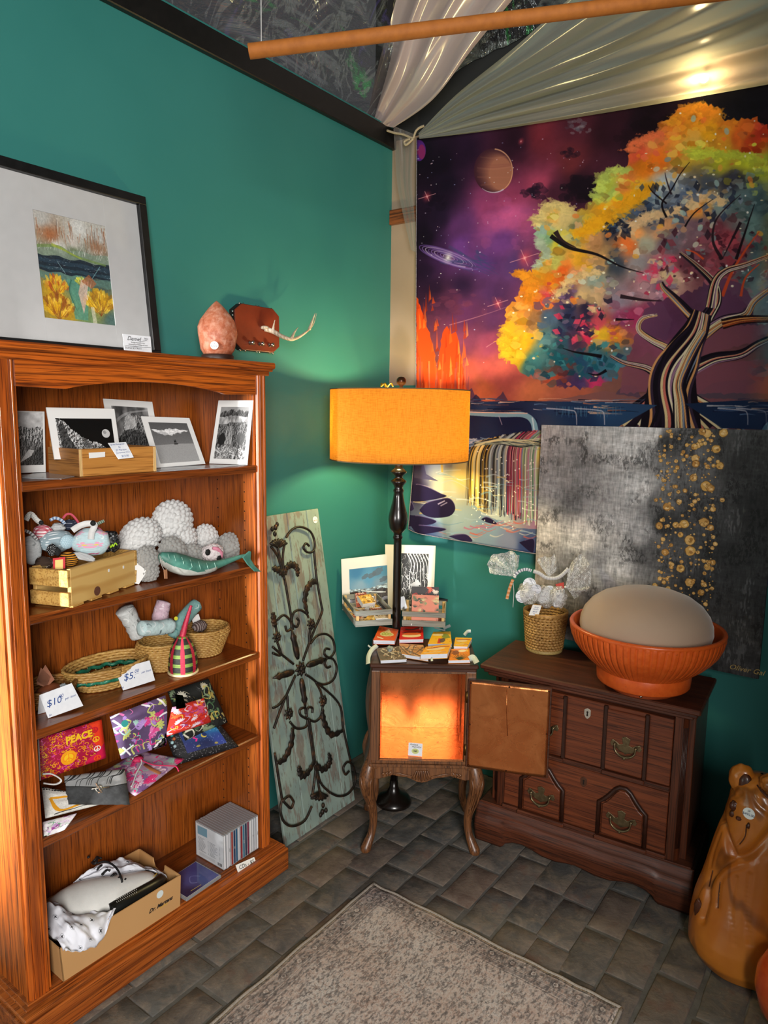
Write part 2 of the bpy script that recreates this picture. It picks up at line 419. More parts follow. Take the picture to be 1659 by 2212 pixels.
st('trim_1', MB().box(WX, WX+.022, -1.4, BY, 2.762, 2.842, .003), BLACK)
st('trim_2', MB().box(WX, .4, BY-.02, BY, 2.445, 2.508, .003), wood('rail_wood', '#3a1c0c', '#7a3f1c', '#96552a', 'x'))

# bricks laid in rows that run towards the back wall
def brick_mat():
    t = NT('old_brick'); oi = t.new('ShaderNodeObjectInfo'); r = oi.outputs['Random']
    base = t.ramp(r, [(0, '#5c5955'), (.3, '#4c4b4a'), (.55, '#615b55'), (.8, '#65544a'), (1, '#51504f')])
    off = t.new('ShaderNodeCombineXYZ'); 
    for i in range(3): t.link(r, off.inputs[i])
    sc = t.new('ShaderNodeVectorMath', operation='MULTIPLY_ADD'); t.link(off.outputs[0], sc.inputs[0]); sc.inputs[1].default_value = (37, 91, 13); t.link(t.co(), sc.inputs[2])
    n = t.noise(16, 6, .7, sc.outputs[0], .6); n2 = t.noise(60, 5, .7, sc.outputs[0]); n3 = t.noise(7, 4, .7, sc.outputs[0])
    a = t.mix(t.ramp(n, [(.42, 0.0), (.66, .8)]), base, '#7c6e61'); a = t.mix(t.ramp(n3, [(.55, 0.0), (.7, .55)]), a, '#2c2b2a')
    a = t.mix(t.ramp(n3, [(.3, .6), (.42, 0.0)]), a, '#6a4c40'); a = t.mix(t.ramp(n2, [(.62, 0.0), (.75, .5)]), a, '#9a8a78')
    t.col(a); t.set(rough=.85, spec=.25); m = t.new('ShaderNodeMath', operation='ADD'); t.link(n, m.inputs[0]); t.link(n2, m.inputs[1]); t.bump(m.outputs[0], .55, .004); return t.m
BRICK = brick_mat()
def brick_mesh(seed):
    r = random.Random(seed); nx, ny = 5, 9; L, Wd = .109, .215; mb = MB()
    def f(u, v):
        u = {0: 0, 1: .03, nx-1: .97, nx: 1}.get(round(u*nx), u); v = {0: 0, 1: .016, ny-1: .984, ny: 1}.get(round(v*ny), v); x, y = (u-.5)*L, (v-.5)*Wd; e = max(abs(u-.5), abs(v-.5))*2
        j = .003*noise.noise(V((u*2+seed*5, v*3, seed))); ed = 1 if e > .99 else 0
        return (x+j*ed, y+j*ed, -.0005+.0016*noise.noise(V((u*2.5, v*2.5, seed*3.7)))-.0026*ed)
    mb.grid(f, nx, ny); N = len(mb.v); rim = [i for i in range(nx+1)]+[j*(nx+1)+nx for j in range(1, ny+1)]+[ny*(nx+1)+i for i in range(nx-1, -1, -1)]+[j*(nx+1) for j in range(ny-1, 0, -1)]
    low = [mb.v[i]+V((0, 0, -.014)) for i in rim]; mb.add(low, []); k = len(rim)
    for q in range(k): mb.f.append([rim[(q+1) % k], rim[q], N+q, N+(q+1) % k]); mb.mi.append(0); mb.sm.append(False)
    return mb
bm_ = [obj('brick', brick_mesh(s), BRICK, floor) for s in range(9)]
first = list(bm_); nb = 0
for i in range(21):
    x = -1.895+.1155*i; off = rnd.uniform(0, .22); y = .42+off
    while y < 2.75:
        hid = (x < -1.72 and y < 1.55) or (-1.26 < x < -.58 and y < 1.66) or x > .36 or y > 2.69 or (x < -1.2 and y < .75) or (-.98 < x < -.58 and y > 2.42)
        if not hid and nb < 290:
            o = first.pop() if first else rnd.choice(bm_).copy()
            if o.name not in C.objects: C.objects.link(o)
            o.parent = floor; o.location = (x+rnd.uniform(-.003, .003)+.01*math.sin(y*3+i), y, rnd.uniform(-.0008, .0008)); o.rotation_euler = (rnd.uniform(-.003, .003), rnd.uniform(-.005, .005), rnd.uniform(-.018, .018)+(PI if rnd.random() < .5 else 0)); nb += 1
        y += .2215+rnd.uniform(-.006, .01)

# rug
def rug_art():
    a = Art(760, 1100, '#b3aaa4', (-1.34, 0, -.49, 1.235), seed=11)   # y down = away from the back wall
    n1 = a.fbm(5, 7, 4); n2 = a.fbm(150, 100, 3, .75); n3 = a.fbm(160, 160, 2, .8); n4 = a.fbm(9, 12, 3)
    base = h2('#c0bcba')*(1-n4[..., None])+h2('#b09a90')*n4[..., None]; a.a = base
    full = np.ones((a.h, a.w))
    def lay(mask, c): a.a = a.a*(1-mask[..., None])+h2(c)*mask[..., None]
    def ros(x, y, r):
        a.ell(x, y, r*1.15, r*1.15, '#454142', .8, n=14, jag=.4); a.ell(x, y, r*.72, r*.72, '#d6ccc5', .9, n=12, jag=.3); a.ell(x, y, r*.42, r*.42, '#7d6d68', .75, n=10)
        for k in range(8):
            t = k*PI/4; a.ell(x+math.cos(t)*r*1.25, y+math.sin(t)*r*1.25, r*.22, r*.22, '#55504f', .5, n=7)
    x0, x1 = -1.34, -.49
    for (ins, wd, c, al) in ((.0, .012, '#c9bfb4', .8), (.012, .004, '#3f3b3c', .85), (.022, .034, '#6f6866', .6), (.058, .004, '#4c4848', .65), (.064, .012, '#5d5656', .6), (.08, .004, '#4c4848', .5)):
        for q in (((x0+ins, 0), (x0+ins+wd, 0), (x0+ins+wd, 1.235), (x0+ins, 1.235)), ((x1-ins-wd, 0), (x1-ins, 0), (x1-ins, 1.235), (x1-ins-wd, 1.235)), ((x0+ins, ins), (x1-ins, ins), (x1-ins, ins+wd), (x0+ins, ins+wd))): a.poly(q, c, al)
    r = a.r
    for k in range(40):
        for xx, yy in ((x0+.04, .04+k*.034), (x1-.04, .04+k*.034), (x0+.04+k*.0335, .04)):
            if xx > x1: continue
            if k % 2: ros(xx, yy, .0105)
            else:
                for q in range(7): a.ell(xx+r.uniform(-.013, .013), yy+r.uniform(-.013, .013), r.uniform(.002, .006), r.uniform(.002, .005), r.choice(['#4b4645', '#3f3c3c', '#cfc5bd', '#8b6f66']), .75, n=7, rot=r.random()*3)
    for k in range(1500):
        xx, yy = r.uniform(x0+.09, x1-.09), r.uniform(.09, 1.235); t = r.random()*6.28; l = r.uniform(.004, .022)
        c = r.choice(['#4a4546', '#55504f', '#6b5f5b', '#c9bfb8', '#d2c8c1', '#7d675e', '#946f60'])
        a.line([(xx, yy), (xx+l*math.cos(t)+.004, yy+l*math.sin(t)), (xx+l*1.6*math.cos(t+1), yy+l*1.6*math.sin(t+1))], r.uniform(.0015, .005), c, r.uniform(.3, .7), .001)
    for k in range(60):
        xx, yy = r.uniform(x0+.12, x1-.12), r.uniform(.13, 1.2); rr = r.uniform(.012, .03)
        a.line([(xx+math.cos(q*.7)*rr*(1-.07*q), yy+math.sin(q*.7)*rr*(1-.07*q)) for q in range(8)], .004, r.choice(['#cfc4bc', '#504b4b', '#a07a6a']), .5, .0015)
    wear = np.clip((n1-.42)*5, 0, 1); lay(wear*.3, '#b7a79d'); lay(np.clip((n2-.5)*7, 0, 1)*.4, '#cdc3bd'); lay(np.clip((.46-n2)*8, 0, 1)*.55, '#4d4848'); lay(np.clip((n3-.52)*8, 0, 1)*.35, '#a5887b')
    lay(np.clip((.44-n3)*8, 0, 1)*.35, '#565050'); return a
rugm = printmat('rug_pile', rug_art(), .95, .6, .1)
def rug_f(u, v):
    x = -1.345+.855*u+.004*noise.noise(V((v*9, u*2, 3))); y = .565+1.235*v+.004*noise.noise(V((u*9, v, 8)))
    e = max(0, .02-min(u, 1-u, 1-v))/.02; return (x, y, .009+.003*noise.noise(V((u*6, v*8, 0)))-.004*e+(.006*noise.noise(V((u*14, v*14, 5))) if e > .2 else 0)*.6)
rg = MB().grid(rug_f, 60, 80, thick=.006); rug = single('rug', rg, rugm, 'faded grey and rose vintage patterned rug lying on the brick floor', 'rug')
bd = MB(); bind = lambda q: [V(rug_f(*p))+V((0, 0, -.001)) for p in q]
bd.tube(bind([(0, k/60) for k in range(61)]), .0055, 6); bd.tube(bind([(k/60, 1) for k in range(61)]), .0055, 6); bd.tube(bind([(1, k/60) for k in range(61)]), .0055, 6)
bo = obj('bound_edge', bd, flat('rug_binding', '#a79c90', .95, c2='#7d746c', scale=300, bump=.5, bscale=500), rug)

# ================================================================== bookcase
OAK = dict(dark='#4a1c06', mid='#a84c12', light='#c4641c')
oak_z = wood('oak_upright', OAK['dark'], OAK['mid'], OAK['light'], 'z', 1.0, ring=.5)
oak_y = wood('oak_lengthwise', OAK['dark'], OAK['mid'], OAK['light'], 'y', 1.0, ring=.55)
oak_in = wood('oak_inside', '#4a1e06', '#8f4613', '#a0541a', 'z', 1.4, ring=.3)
oak_sh = wood('oak_shelf', '#3c1a08', '#7a3a12', '#8a4618', 'y', 1.2, rough=.3, ring=.35)
SH = [1.442, 1.114, .818, .524, .108]          # shelf tops
XB, XF, YL, YR = -1.915, -1.684, .843, 1.594
bk = thing('bookcase', 'tall open oak bookcase with five shelves of goods against the teal wall', 'bookcase', (-1.8, 1.21, 0))
def stile(y0, y1):
    mb = MB(); P = [(0, 0), (0, .026), (.004, .03)]; w = y1-y0
    P = [(XF-.012, y0), (XF-.004, y0), (XF-.004, y0+.006), (XF+.003, y0+.010), (XF+.004, y0+.014), (XF, y0+.017), (XF+.004, y0+.02), (XF+.004, y1-.02), (XF, y1-.017), (XF+.004, y1-.014), (XF+.003, y1-.01), (XF-.004, y1-.006), (XF-.004, y1), (XF-.012, y1)]
    P = [(p[0]-XF, p[1]) for p in P]
    return mb.prism(P, (XF, 0, .1), (1, 0, 0), (0, 1, 0), (0, 0, 1.63))
obj('stile', stile(.78, YL), oak_z, bk); obj('stile', stile(YR, 1.643), oak_z, bk)
obj('side_panel', MB().box(XB, XF-.012, .785, .835, .02, 1.73, .002), oak_z, bk); obj('side_panel', MB().box(XB, XF-.012, 1.6, 1.638, .02, 1.73, .002), oak_z, bk)
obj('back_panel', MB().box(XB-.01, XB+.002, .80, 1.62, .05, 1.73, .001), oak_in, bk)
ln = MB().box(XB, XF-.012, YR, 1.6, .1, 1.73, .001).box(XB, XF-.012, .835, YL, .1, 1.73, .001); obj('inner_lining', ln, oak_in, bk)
holes = MB()
for ys, n in ((YR-.0004, (0, -1, 0)),):
    for xx in (XB+.045, XF-.055):
        for k in range(44): disc(holes, (xx, ys, .2+k*.032), .0028, n, .0003, 6)
obj('peg_holes', holes, flat('dark_hole', '#1a0d05', .9), bk, kind='stuff')
top = MB().box(XB, -1.676, .77, 1.652, 1.727, 1.742, .003).box(XB, -1.668, .755, 1.66, 1.740, 1.75, .004).box(XB, -1.658, .74, 1.664, 1.748, 1.768, .006)
obj('top_board', top, oak_y, bk)
arch = [(YL-.002, 1.73), (YL-.002, 1.667), (YL+.12, 1.664)]+[(YL+.12+(YR-YL-.24)*k/20, 1.664+.026*math.sin(PI*k/20)**.8) for k in range(1, 20)]+[(YR-.12, 1.664), (YR+.002, 1.667), (YR+.002, 1.73)]
obj('arched_rail', MB().prism(arch, (XF-.012, 0, 0), (0, 1, 0), (0, 0, 1), (.012, 0, 0)), oak_y, bk)
for z in SH:
    s = MB(); P = [(XB, z), (XF-.004, z), (XF, z-.003), (XF, z-.02), (XF-.004, z-.024), (XB, z-.024)]
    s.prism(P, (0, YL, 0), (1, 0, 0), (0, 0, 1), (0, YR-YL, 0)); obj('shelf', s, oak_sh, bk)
pl = MB().box(XB, -1.637, .742, 1.686, 0, .082, .004).box(XB, -1.645, .75, 1.678, .08, .094, .004).box(XB, -1.668, .765, 1.662, .092, .1, .003).box(XB, -1.677, .775, 1.65, .098, .104, .003)
obj('plinth', pl, wood('oak_plinth', OAK['dark'], '#9a4a18', '#b05f22', 'y', 1.0, ring=.5), bk)
# ================================================================== on and in the bookcase
PAPER = flat('white_paper', '#e9e9e6', .7); CARD = flat('white_card', '#e4e6ea', .75, c2='#dadde2', scale=60)
def quad(px, P0, n, zmin=None):
    q = [onp(*p, P0, n) for p in px]
    if zmin is not None: q = [V((min(max(p.x, -1.909), -1.684), min(p.y, 1.5935), max(p.z, zmin+.0018))) for p in q]
    return q
def sheet(name, px, P0, n, th, art, label, cat, group=None, rough=.5, side=None, coat=0, zmin=None):
    """a flat rectangular thing with print on its face; px are its four corners in the photograph, P0 and n its plane"""
    n = V(n).normalized(); mb = MB().slab(quad(px, P0, n, zmin), th, n)
    return single(name, mb, [printmat(name, art, rough, coat=coat), side or PAPER], label, cat, group)
def framed(w, h, m, seed, border='#ececea', bg='#808080'):
    """white-bordered print; returns the sheet and its inner picture"""
    a = Art(w, h, border, seed=seed); mx0, my0, mx1, my1 = [int(v) for v in (m[0]*w, m[1]*h, (1-m[2])*w, (1-m[3])*h)]
    b = Art(mx1-mx0, my1-my0, bg, seed=seed); return a, b, (mx0, my0, mx1, my1)
def setin(a, b, q): a.a[q[1]:q[3], q[0]:q[2]] = b.a; return a
def grey(f, lo=.05, hi=.9): return np.repeat((lo+(hi-lo)*np.clip(f, 0, 1))[..., None], 3, 2)
def ridge(b, pts, tex, a=1.0, rough=.02):
    P = spline(pts, 10); r = b.r; out = [(p.x, p.y+(r.random()-.5)*rough) for p in P]; b.put(b.mask(out+[(1.01, 1.01), (-.01, 1.01)]), tex, a)
def rock(b, s, lo, hi, gx=3, k=4): 
    f = b.fbm(s, s*.8, 5, .65); f2 = b.fbm(s*2.2, s*2.6, 4, .7); g = (np.gradient(f, axis=1)+np.gradient(f, axis=0)*.6)*b.w*.05; return grey(np.clip(g*k*.5+(f2-.5)*1.5+.5, 0, 1)*.75+f*.25, lo, hi)
def art_canyon():
    a, b, q = framed(150, 330, (.06, .02, .06, .12), 3); b.a = grey(b.fbm(3, 6)*1.4-.05, .6, .98); ridge(b, [(0, .3), (.3, .27), (.6, .3), (1, .26)], rock(b, 18, .1, .95), 1, .03)
    ridge(b, [(0, .55), (.4, .5), (.7, .56), (1, .52)], rock(b, 12, .02, .75), .8, .05); b.poly([(.15, .95), (.5, .7), (.7, .72), (.4, 1)], '#e8e8e8', .8); ridge(b, [(.6, .8), (.8, .7), (1, .62)], rock(b, 30, 0, .4), .9, .05); return setin(a, b, q)
def art_moon():
    a, b, q = framed(400, 300, (.1, .2, .07, .0), 5, bg='#050505'); R = rock(b, 14, .03, 1.0, k=5)
    ridge(b, [(0, .02), (.12, .05), (.25, .25), (.4, .42), (.6, .55), (.75, .62), (.9, .8), (1, .86)], R, 1, .05)
    b.poly([(.02, .2), (.12, .1), (.2, .5), (.3, .75), (.05, .75)], '#1c1c1c', .7); b.poly([(.42, .45), (.5, .5), (.6, .7), (.45, .72)], '#3a3a3a', .6)
    ridge(b, [(0, .74), (.3, .8), (.5, .78), (.8, .9), (1, 1)], grey(b.fbm(30, 20)*1.6, .2, 1), .85, .03)
    b.ell(.86, .36, .075, .105, '#c9c9c9', 1, n=30); b.ell(.84, .33, .03, .04, '#8f8f8f', .8, jag=.5); return setin(a, b, q)
def art_peak():
    a, b, q = framed(260, 330, (.13, .1, .13, .05), 6); b.a = grey(b.fbm(4, 2.5)*1.6-.35, .12, .75); b.line([(.0, .3), (.4, .12), (1, .05)], .06, '#c8c8c8', .45, .02)
    ridge(b, [(0, .6), (.2, .42), (.33, .2), (.45, .12), (.6, .16), (.8, .15), (1, .3)], rock(b, 10, .05, .75), 1, .03); b.poly([(.32, .2), (.45, .13), (.6, .2), (.62, .34), (.45, .4), (.25, .42)], '#cfcfcf', .6)
    ridge(b, [(0, .62), (.3, .42), (.7, .45), (1, .62)], rock(b, 16, .03, .4), .95, .03); ridge(b, [(0, .85), (.5, .8), (1, .86)], rock(b, 20, .1, .7), .8, .03); return setin(a, b, q)
def art_cloud():
    a, b, q = framed(330, 330, (.1, .12, .1, .07), 7); yy = np.linspace(0, 1, b.h)[:, None]*np.ones((1, b.w)); b.a = grey(.32+.25*yy+.04*b.fbm(30), .05, .9)
    for k in range(60):
        t = k/59; x = .06+.84*t; b.ell(x, .2+.05*math.sin(t*5)+b.r.uniform(-.05, .05)*math.sin(PI*t)-.02+.08*t, b.r.uniform(.03, .08), b.r.uniform(.012, .04)*(.4+math.sin(PI*t)), b.r.choice(['#f4f4f4', '#dcdcdc', '#c4c4c4', '#ffffff']), .8, n=12, jag=.4)
    b.poly([(0, .56), (1, .54), (1, 1), (0, 1)], '#a6a6a6', .9); b.a = b.a*(.93+.14*b.fbm(120, 80, 2)[..., None])
    for x in (.5, .53): b.ell(x, .49, .013, .035, '#161616'); b.ell(x, .45, .007, .01, '#161616')
    b.ell(.52, .55, .06, .015, '#161616', .9); return setin(a, b, q)
def art_fall():
    a, b, q = framed(220, 400, (.1, .1, .1, .08), 8); b.a = grey(.55+.1*b.fbm(6), .1, .9)
    ridge(b, [(0, .14), (.15, .08), (.25, .1), (.4, .04), (.55, .09), (.7, .05), (.85, .1), (1, .07)], rock(b, 9, .05, .45), 1, .05); ridge(b, [(0, .2), (.5, .17), (1, .2)], grey(b.fbm(16, 10), .3, 1), .9, .03)
    ridge(b, [(0, .34), (.5, .3), (1, .28)], rock(b, 18, .05, .6), 1, .03)
    for k in range(26): x = .36+b.r.uniform(-.09, .1)*(1+(k % 2)); b.line([(x, .36), (x+b.r.uniform(-.02, .03), .5), (x+b.r.uniform(-.02, .08), .72)], .007, b.r.choice(['#ffffff', '#dcdcdc', '#4a4a4a', '#8a8a8a', '#f4f4f4']), .6, .013)
    b.ell(.16, .62, .12, .12, '#141414', .9, jag=.4); b.ell(.8, .6, .16, .12, '#3c3c3c', .8, jag=.4); ridge(b, [(0, .8), (.5, .74), (1, .82)], rock(b, 14, .1, 1), .85, .05)
    for k in range(20): x, y = b.r.random(), b.r.uniform(.78, 1); b.line([(x, y), (x+.12, y+.03)], .02, '#f0f0f0', .7, .005)
    return setin(a, b, q)
z1 = SH[0]; G1 = 'black and white landscape prints on the top shelf'
sheet('photo_print', [(22, 887), (96, 889), (99, 1022), (30, 1022)], (-1.885, 0, z1), (.99, 0, .1), .003, art_canyon(), 'black and white canyon print at the left end behind the plywood box', 'print', G1, zmin=z1)
sheet('photo_print', [(220, 861), (326, 868), (352, 1016), (246, 1016)], (-1.875, 0, z1), (.97, 0, .2), .003, art_peak(), 'tall black and white print of a craggy peak behind the box', 'print', G1, zmin=z1)
sheet('photo_print', [(305, 899), (409, 903), (444, 1002), (338, 1012)], (-1.80, 0, z1), (.93, 0, .36), .003, art_cloud(), 'square print of one long white cloud over pale water', 'print', G1, zmin=z1)
sheet('photo_print', [(472, 865), (548, 865), (534, 1006), (452, 1005)], (-1.69, 1.574, z1), (.32, -.95, .1), .003, art_fall(), 'tall waterfall print leaning on the right inner side of the bookcase', 'print', G1, zmin=z1)
sheet('photo_print', [(100, 880), (247, 883), (262, 992), (118, 992)], (-1.785, 1.15, z1+.02), (.96, 0, .28), .003, art_moon(), 'white bordered print of a full moon above a snowy slope in the box', 'print', G1, zmin=z1+.007)
# plywood box
PLY = wood('birch_ply', '#8a5520', '#b87c37', '#c98d45', 'y', .8, rough=.5, coat=0, ring=.2, bump=.05); PLYX = wood('birch_ply_side', '#6a4320', '#95622f', '#a7723a', 'x', .8, rough=.5, coat=0, ring=.2)
def ply_edge():
    t = NT('ply_edge'); wv = t.new('ShaderNodeTexWave'); wv.bands_direction = 'Y'; wv.inputs['Scale'].default_value = 95; t.link(t.co(), wv.inputs[0]); t.col(t.mix(wv.outputs['Fac'], '#b88a4c', '#e3c488')); t.set(rough=.7); return t.m
PE = ply_edge()
xb = -1.705; yA = at(172, 1024, x=xb).y; yB = at(338, 1012, x=xb).y; zb = at(175, 970, x=xb).z; zb = max(zb, z1+.045)
z1b = z1; z1 += .0006; bx = thing('plywood_box', 'shallow plywood box holding the moon print on the top shelf', 'box', (xb-.09, (yA+yB)/2, z1))
obj('front_board', MB().box(xb-.009, xb, yA+.009, yB-.009, z1, zb, .001), PLY, bx)
for y0 in (yA, yB-.009): obj('side_board', MB().box(xb-.15, xb, y0, y0+.009, z1, zb, .001), PLYX, bx)
for y0 in (yA, yB-.009): obj('edge_strip', MB().box(xb-.0005, xb+.0006, y0+.0006, y0+.0084, z1+.001, zb-.001, .0001), PE, bx)
obj('bottom_board', MB().box(xb-.15, xb-.009, yA+.009, yB-.009, z1, z1+.006, .001), PLY, bx)
obj('raised_back', MB().prism([(0, 0), (.15*1.3, 0), (.15*1.3, .08), (.15*1.15, .105), (.03, .105), (0, .08)], (xb-.15, yA+.012, z1+.006), (0, 1, 0), (0, 0, 1), (-.009, 0, 0)), PLY, bx)
def lab(name, px, P0, n, th, parent, m=PAPER):
    return obj(name, MB().slab(quad(px, P0, n), th, n, 0, 0), m, parent)
lab('paper_label', [(192, 978), (227, 976), (227, 987), (193, 990)], (xb+.002, 0, 0), (1, 0, 0), .001, bx)
z1 = z1b
# price note hooked over the box
nq = quad([(233, 957), (272, 955), (289, 988), (256, 992)], (xb+.004, 0, zb), (.93, 0, .37))
nt_ = thing('price_note', 'small white handwritten price note hooked over the plywood box front', 'note', nq[3])
obj('paper', MB().slab(nq, .0006, (.93, 0, .37), 0, 0), CARD, nt_)
ux = (nq[2]-nq[3]).normalized(); uy = (nq[0]-nq[3]); wN = (nq[2]-nq[3]).length; n_ = V((.93, 0, .37)).normalized()
obj('handwriting', join(*[text_mesh(s_, wN*k_, nq[3]+uy*f_+ux*wN*.5+n_*.0008, ux, uy, .35) for s_, f_, k_ in (('B+W Photograph', .86, .125), ('By', .69, .14), ('JD Marston', .52, .15), ('(Crestone, CO)', .36, .135), ('$10.00', .14, .17))]), PENB, nt_)
# sheets lying under the prints
for px, lb in (([(60, 1019), (205, 1019), (138, 1035), (48, 1032)], 'loose glossy grey sheet lying at the left front of the top shelf'), ([(350, 1006), (540, 1003), (505, 1012), (345, 1018)], 'loose glossy grey sheet lying under the cloud print')):
    q = [at(*p, z=z1+.0012) for p in px]; q = [V((min(max(p.x, -1.90), -1.686), min(max(p.y, .85), 1.58), p.z)) for p in q]
    single('loose_sheet', MB().slab(q, .001, (0, 0, 1), 0, 0), flat('glossy_sheet', '#a9aeb4', .2), lb, 'sheet')

# ------------------------------------------------------------------ top of the bookcase: framed picture
zt = 1.768
pn = V((1, 0, .115)).normalized(); zt += .0006; P0 = V((-1.872, 0, zt))
TR = onp(315, 425, P0, pn); upv = V((-.115, 0, 1)).normalized(); hF = (TR.z-zt)/upv.z; yR = TR.y; yLf = .835
def fp(y, h): return V((P0.x, y, zt))+upv*h
fr = thing('framed_picture', 'black framed painting of yellow plants in a wide white mat', 'picture', fp((yR+yLf)/2, 0))
fb = .026
FRM = flat('frame_black', '#0f0f10', .4, c2='#181819')
for nm, y0, y1, h0, h1 in (('frame_rail', yLf, yR, 0, fb), ('frame_rail', yLf, yR, hF-fb, hF), ('frame_rail', yLf, yLf+fb, fb, hF-fb), ('frame_rail', yR-fb, yR, fb, hF-fb)):
    obj(nm, MB().obox(fp((y0+y1)/2, (h0+h1)/2)-pn*.017, V((0, (y1-y0)/2, 0)), upv*((h1-h0)/2), pn*.017, .0015), FRM, fr)
def art_plants():
    a = Art(360, 470, '#b8b8b4', seed=21); a.a = a.field([(.1, .05, '#b4b2ac'), (.6, .08, '#cfcfca'), (.9, .1, '#b9b9b4'), (.2, .2, '#a46a45'), (.5, .22, '#c7bfb6'), (.85, .24, '#9c7a60'), (.3, .3, '#d8d6d0'), (.5, .34, '#6f7f5a'), (.2, .36, '#7f8c74'), (.85, .38, '#7c8f80'), (.3, .45, '#1d2836'), (.7, .47, '#1c2530'), (.5, .42, '#27343d'), (.5, .55, '#5d8f7e'), (.2, .58, '#5a6e68'), (.85, .6, '#4c5d56'), (.15, .75, '#c99b1f'), (.3, .9, '#b88c1c'), (.55, .7, '#63937a'), (.8, .8, '#c29a22'), (.6, .95, '#6f8a5a'), (.95, .95, '#4e6a64')], 3, .05, 7)
    r = a.r
    band = lambda y0, y1, w_: [(k/14, y0+w_*math.sin(k*1.3)+w_*.5*math.sin(k*3.1)) for k in range(15)]+[(1-k/14, y1+w_*math.sin(k*1.7)) for k in range(15)]
    a.poly(band(.31, .42, .012), '#7d8f7c', .8); a.poly(band(.40, .555, .012), '#1a2632', .92); a.poly(band(.43, .47, .006), '#2f4656', .6); a.poly(band(.5, .53, .006), '#34505c', .6); a.poly(band(.555, .63, .012), '#5c7f74', .75); a.poly([(.36, .6), (.66, .6), (.6, .98), (.42, .98)], '#55907c', .8)
    for k in range(60): x = r.random(); a.line([(x, r.uniform(.02, .2)), (x+r.uniform(-.03, .03), r.uniform(.18, .3))], .012, r.choice(['#8a4a26', '#a0603a', '#d9d7d2', '#7c6a5c']), .55, .003)
    for k in range(70): x, y = r.random(), r.uniform(.27, .36); a.line([(x, y), (x+r.uniform(-.01, .04), y-.05)], .006, '#e4e2dc', .6, .002)
    a.line([(.0, .33), (.3, .3), (.5, .36), (.95, .4)], .03, '#6f8b4a', .7, .02); a.line([(.2, .29), (.4, .33), (.6, .38)], .03, '#a4b03c', .6, .01)
    for k in range(160): x, y = r.random(), r.uniform(.41, .53); a.line([(x, y), (x+r.uniform(-.04, .04), y+r.uniform(-.01, .01))], .004, r.choice(['#e8ecee', '#9fb6c0', '#0d141c', '#0d141c', '#35566a']), .6, .001)
    a.line([(.25, .44), (.35, .55)], .008, '#9cc0c4', .6); a.line([(.86, .42), (.72, .56)], .008, '#7fb0b4', .7)
    for cx_, cy_, s_, cols in ((.2, .7, .17, ['#d9a51b', '#b9831a', '#e8be3a', '#b4521f']), (.2, .93, .22, ['#d9a81c', '#c28a1a', '#ecc64a', '#8a4a1a']), (.8, .84, .23, ['#d8a81e', '#b8891c', '#efcb4a', '#9a6a22']), (.55, .58, .08, ['#d6c92e', '#8fae4a', '#dfe08a'])):
        for k in range(110):
            t = r.uniform(-2.7, -.45); l = s_*r.uniform(.3, 1); x, y = cx_+math.cos(t)*l*1.1, cy_+.06+math.sin(t)*l
            a.ell(x, y, s_*.2, s_*.11, r.choice(cols), .6, rot=t, n=8, jag=.5)
        for k in range(7): t = -2.4+k*.28; a.line([(cx_, cy_+.08), (cx_+math.cos(t)*s_, cy_+.08+math.sin(t)*s_)], .008, r.choice(['#8a3f1a', '#6f2f14', '#5a6a2a']), .6, .003)
    a.poly([(.5, .72), (.56, .58), (.66, .6), (.6, .8), (.55, .92)], '#cfae9d', .85); a.poly([(.56, .6), (.68, .52), (.78, .6), (.7, .66)], '#a4603c', .75)
    for k in range(4): a.line([(.62, .78), (.56+.05*k, .58)], .006, '#f0e2da', .7, .002)
    a.line([(.42, .6), (.38, .72), (.46, .9)], .02, '#2f5f50', .7, .008); a.poly([(.66, .84), (.71, .84), (.73, 1), (.67, 1)], '#cfcab2', .7)
    a.a = np.clip(a.a*(.85+.3*a.fbm(60, 60, 3)[..., None]), 0, 1); return a
MATB = flat('mat_board', '#bdbdbd', .8, c2='#b8b8b8')
ql = [onp(*p, P0-pn*.012, pn) for p in ((70, 450), (227, 487), (252, 697), (100, 690))]
yl, yr = (ql[0].y+ql[3].y)/2, (ql[1].y+ql[2].y)/2; hl = lambda z: (z-zt)/upv.z
h0, h1 = hl((ql[2].z+ql[3].z)/2), hl((ql[0].z+ql[1].z)/2)
mm = MB()
for y0, y1, a0, a1 in ((yLf+fb, yl, fb, hF-fb), (yr, yR-fb, fb, hF-fb), (yl, yr, fb, h0), (yl, yr, h1, hF-fb)): mm.obox(fp((y0+y1)/2, (a0+a1)/2)-pn*.016, V((0, (y1-y0)/2, 0)), upv*((a1-a0)/2), pn*.0015, .0003)
obj('white_mat', mm, MATB, fr)
obj('painting', MB().slab([fp(yl, h1)-pn*.0165, fp(yr, h1)-pn*.0165, fp(yr, h0)-pn*.0165, fp(yl, h0)-pn*.0165], .001, pn), [printmat('painting', art_plants(), .6), PAPER], fr)
def glazing():
    t = NT('picture_glass'); g = t.new('ShaderNodeBsdfGlossy'); g.inputs['Roughness'].default_value = .06; tr = t.new('ShaderNodeBsdfTransparent'); lw = t.new('ShaderNodeLayerWeight'); lw.inputs[0].default_value = .12
    mx = t.new('ShaderNodeMixShader'); sc = t.new('ShaderNodeMath', operation='MULTIPLY'); t.link(lw.outputs['Facing'], sc.inputs[0]); sc.inputs[1].default_value = .3; t.link(sc.outputs[0], mx.inputs[0]); t.link(tr.outputs[0], mx.inputs[1]); t.link(g.outputs[0], mx.inputs[2]); t.link(mx.outputs[0], t.out.inputs[0]); return t.m
GLASS = glazing()
obj('glass', MB().slab([fp(yLf+fb, hF-fb)-pn*.010, fp(yR-fb, hF-fb)-pn*.010, fp(yR-fb, fb)-pn*.010, fp(yLf+fb, fb)-pn*.010], .0015, pn, 0, 0), GLASS, fr)
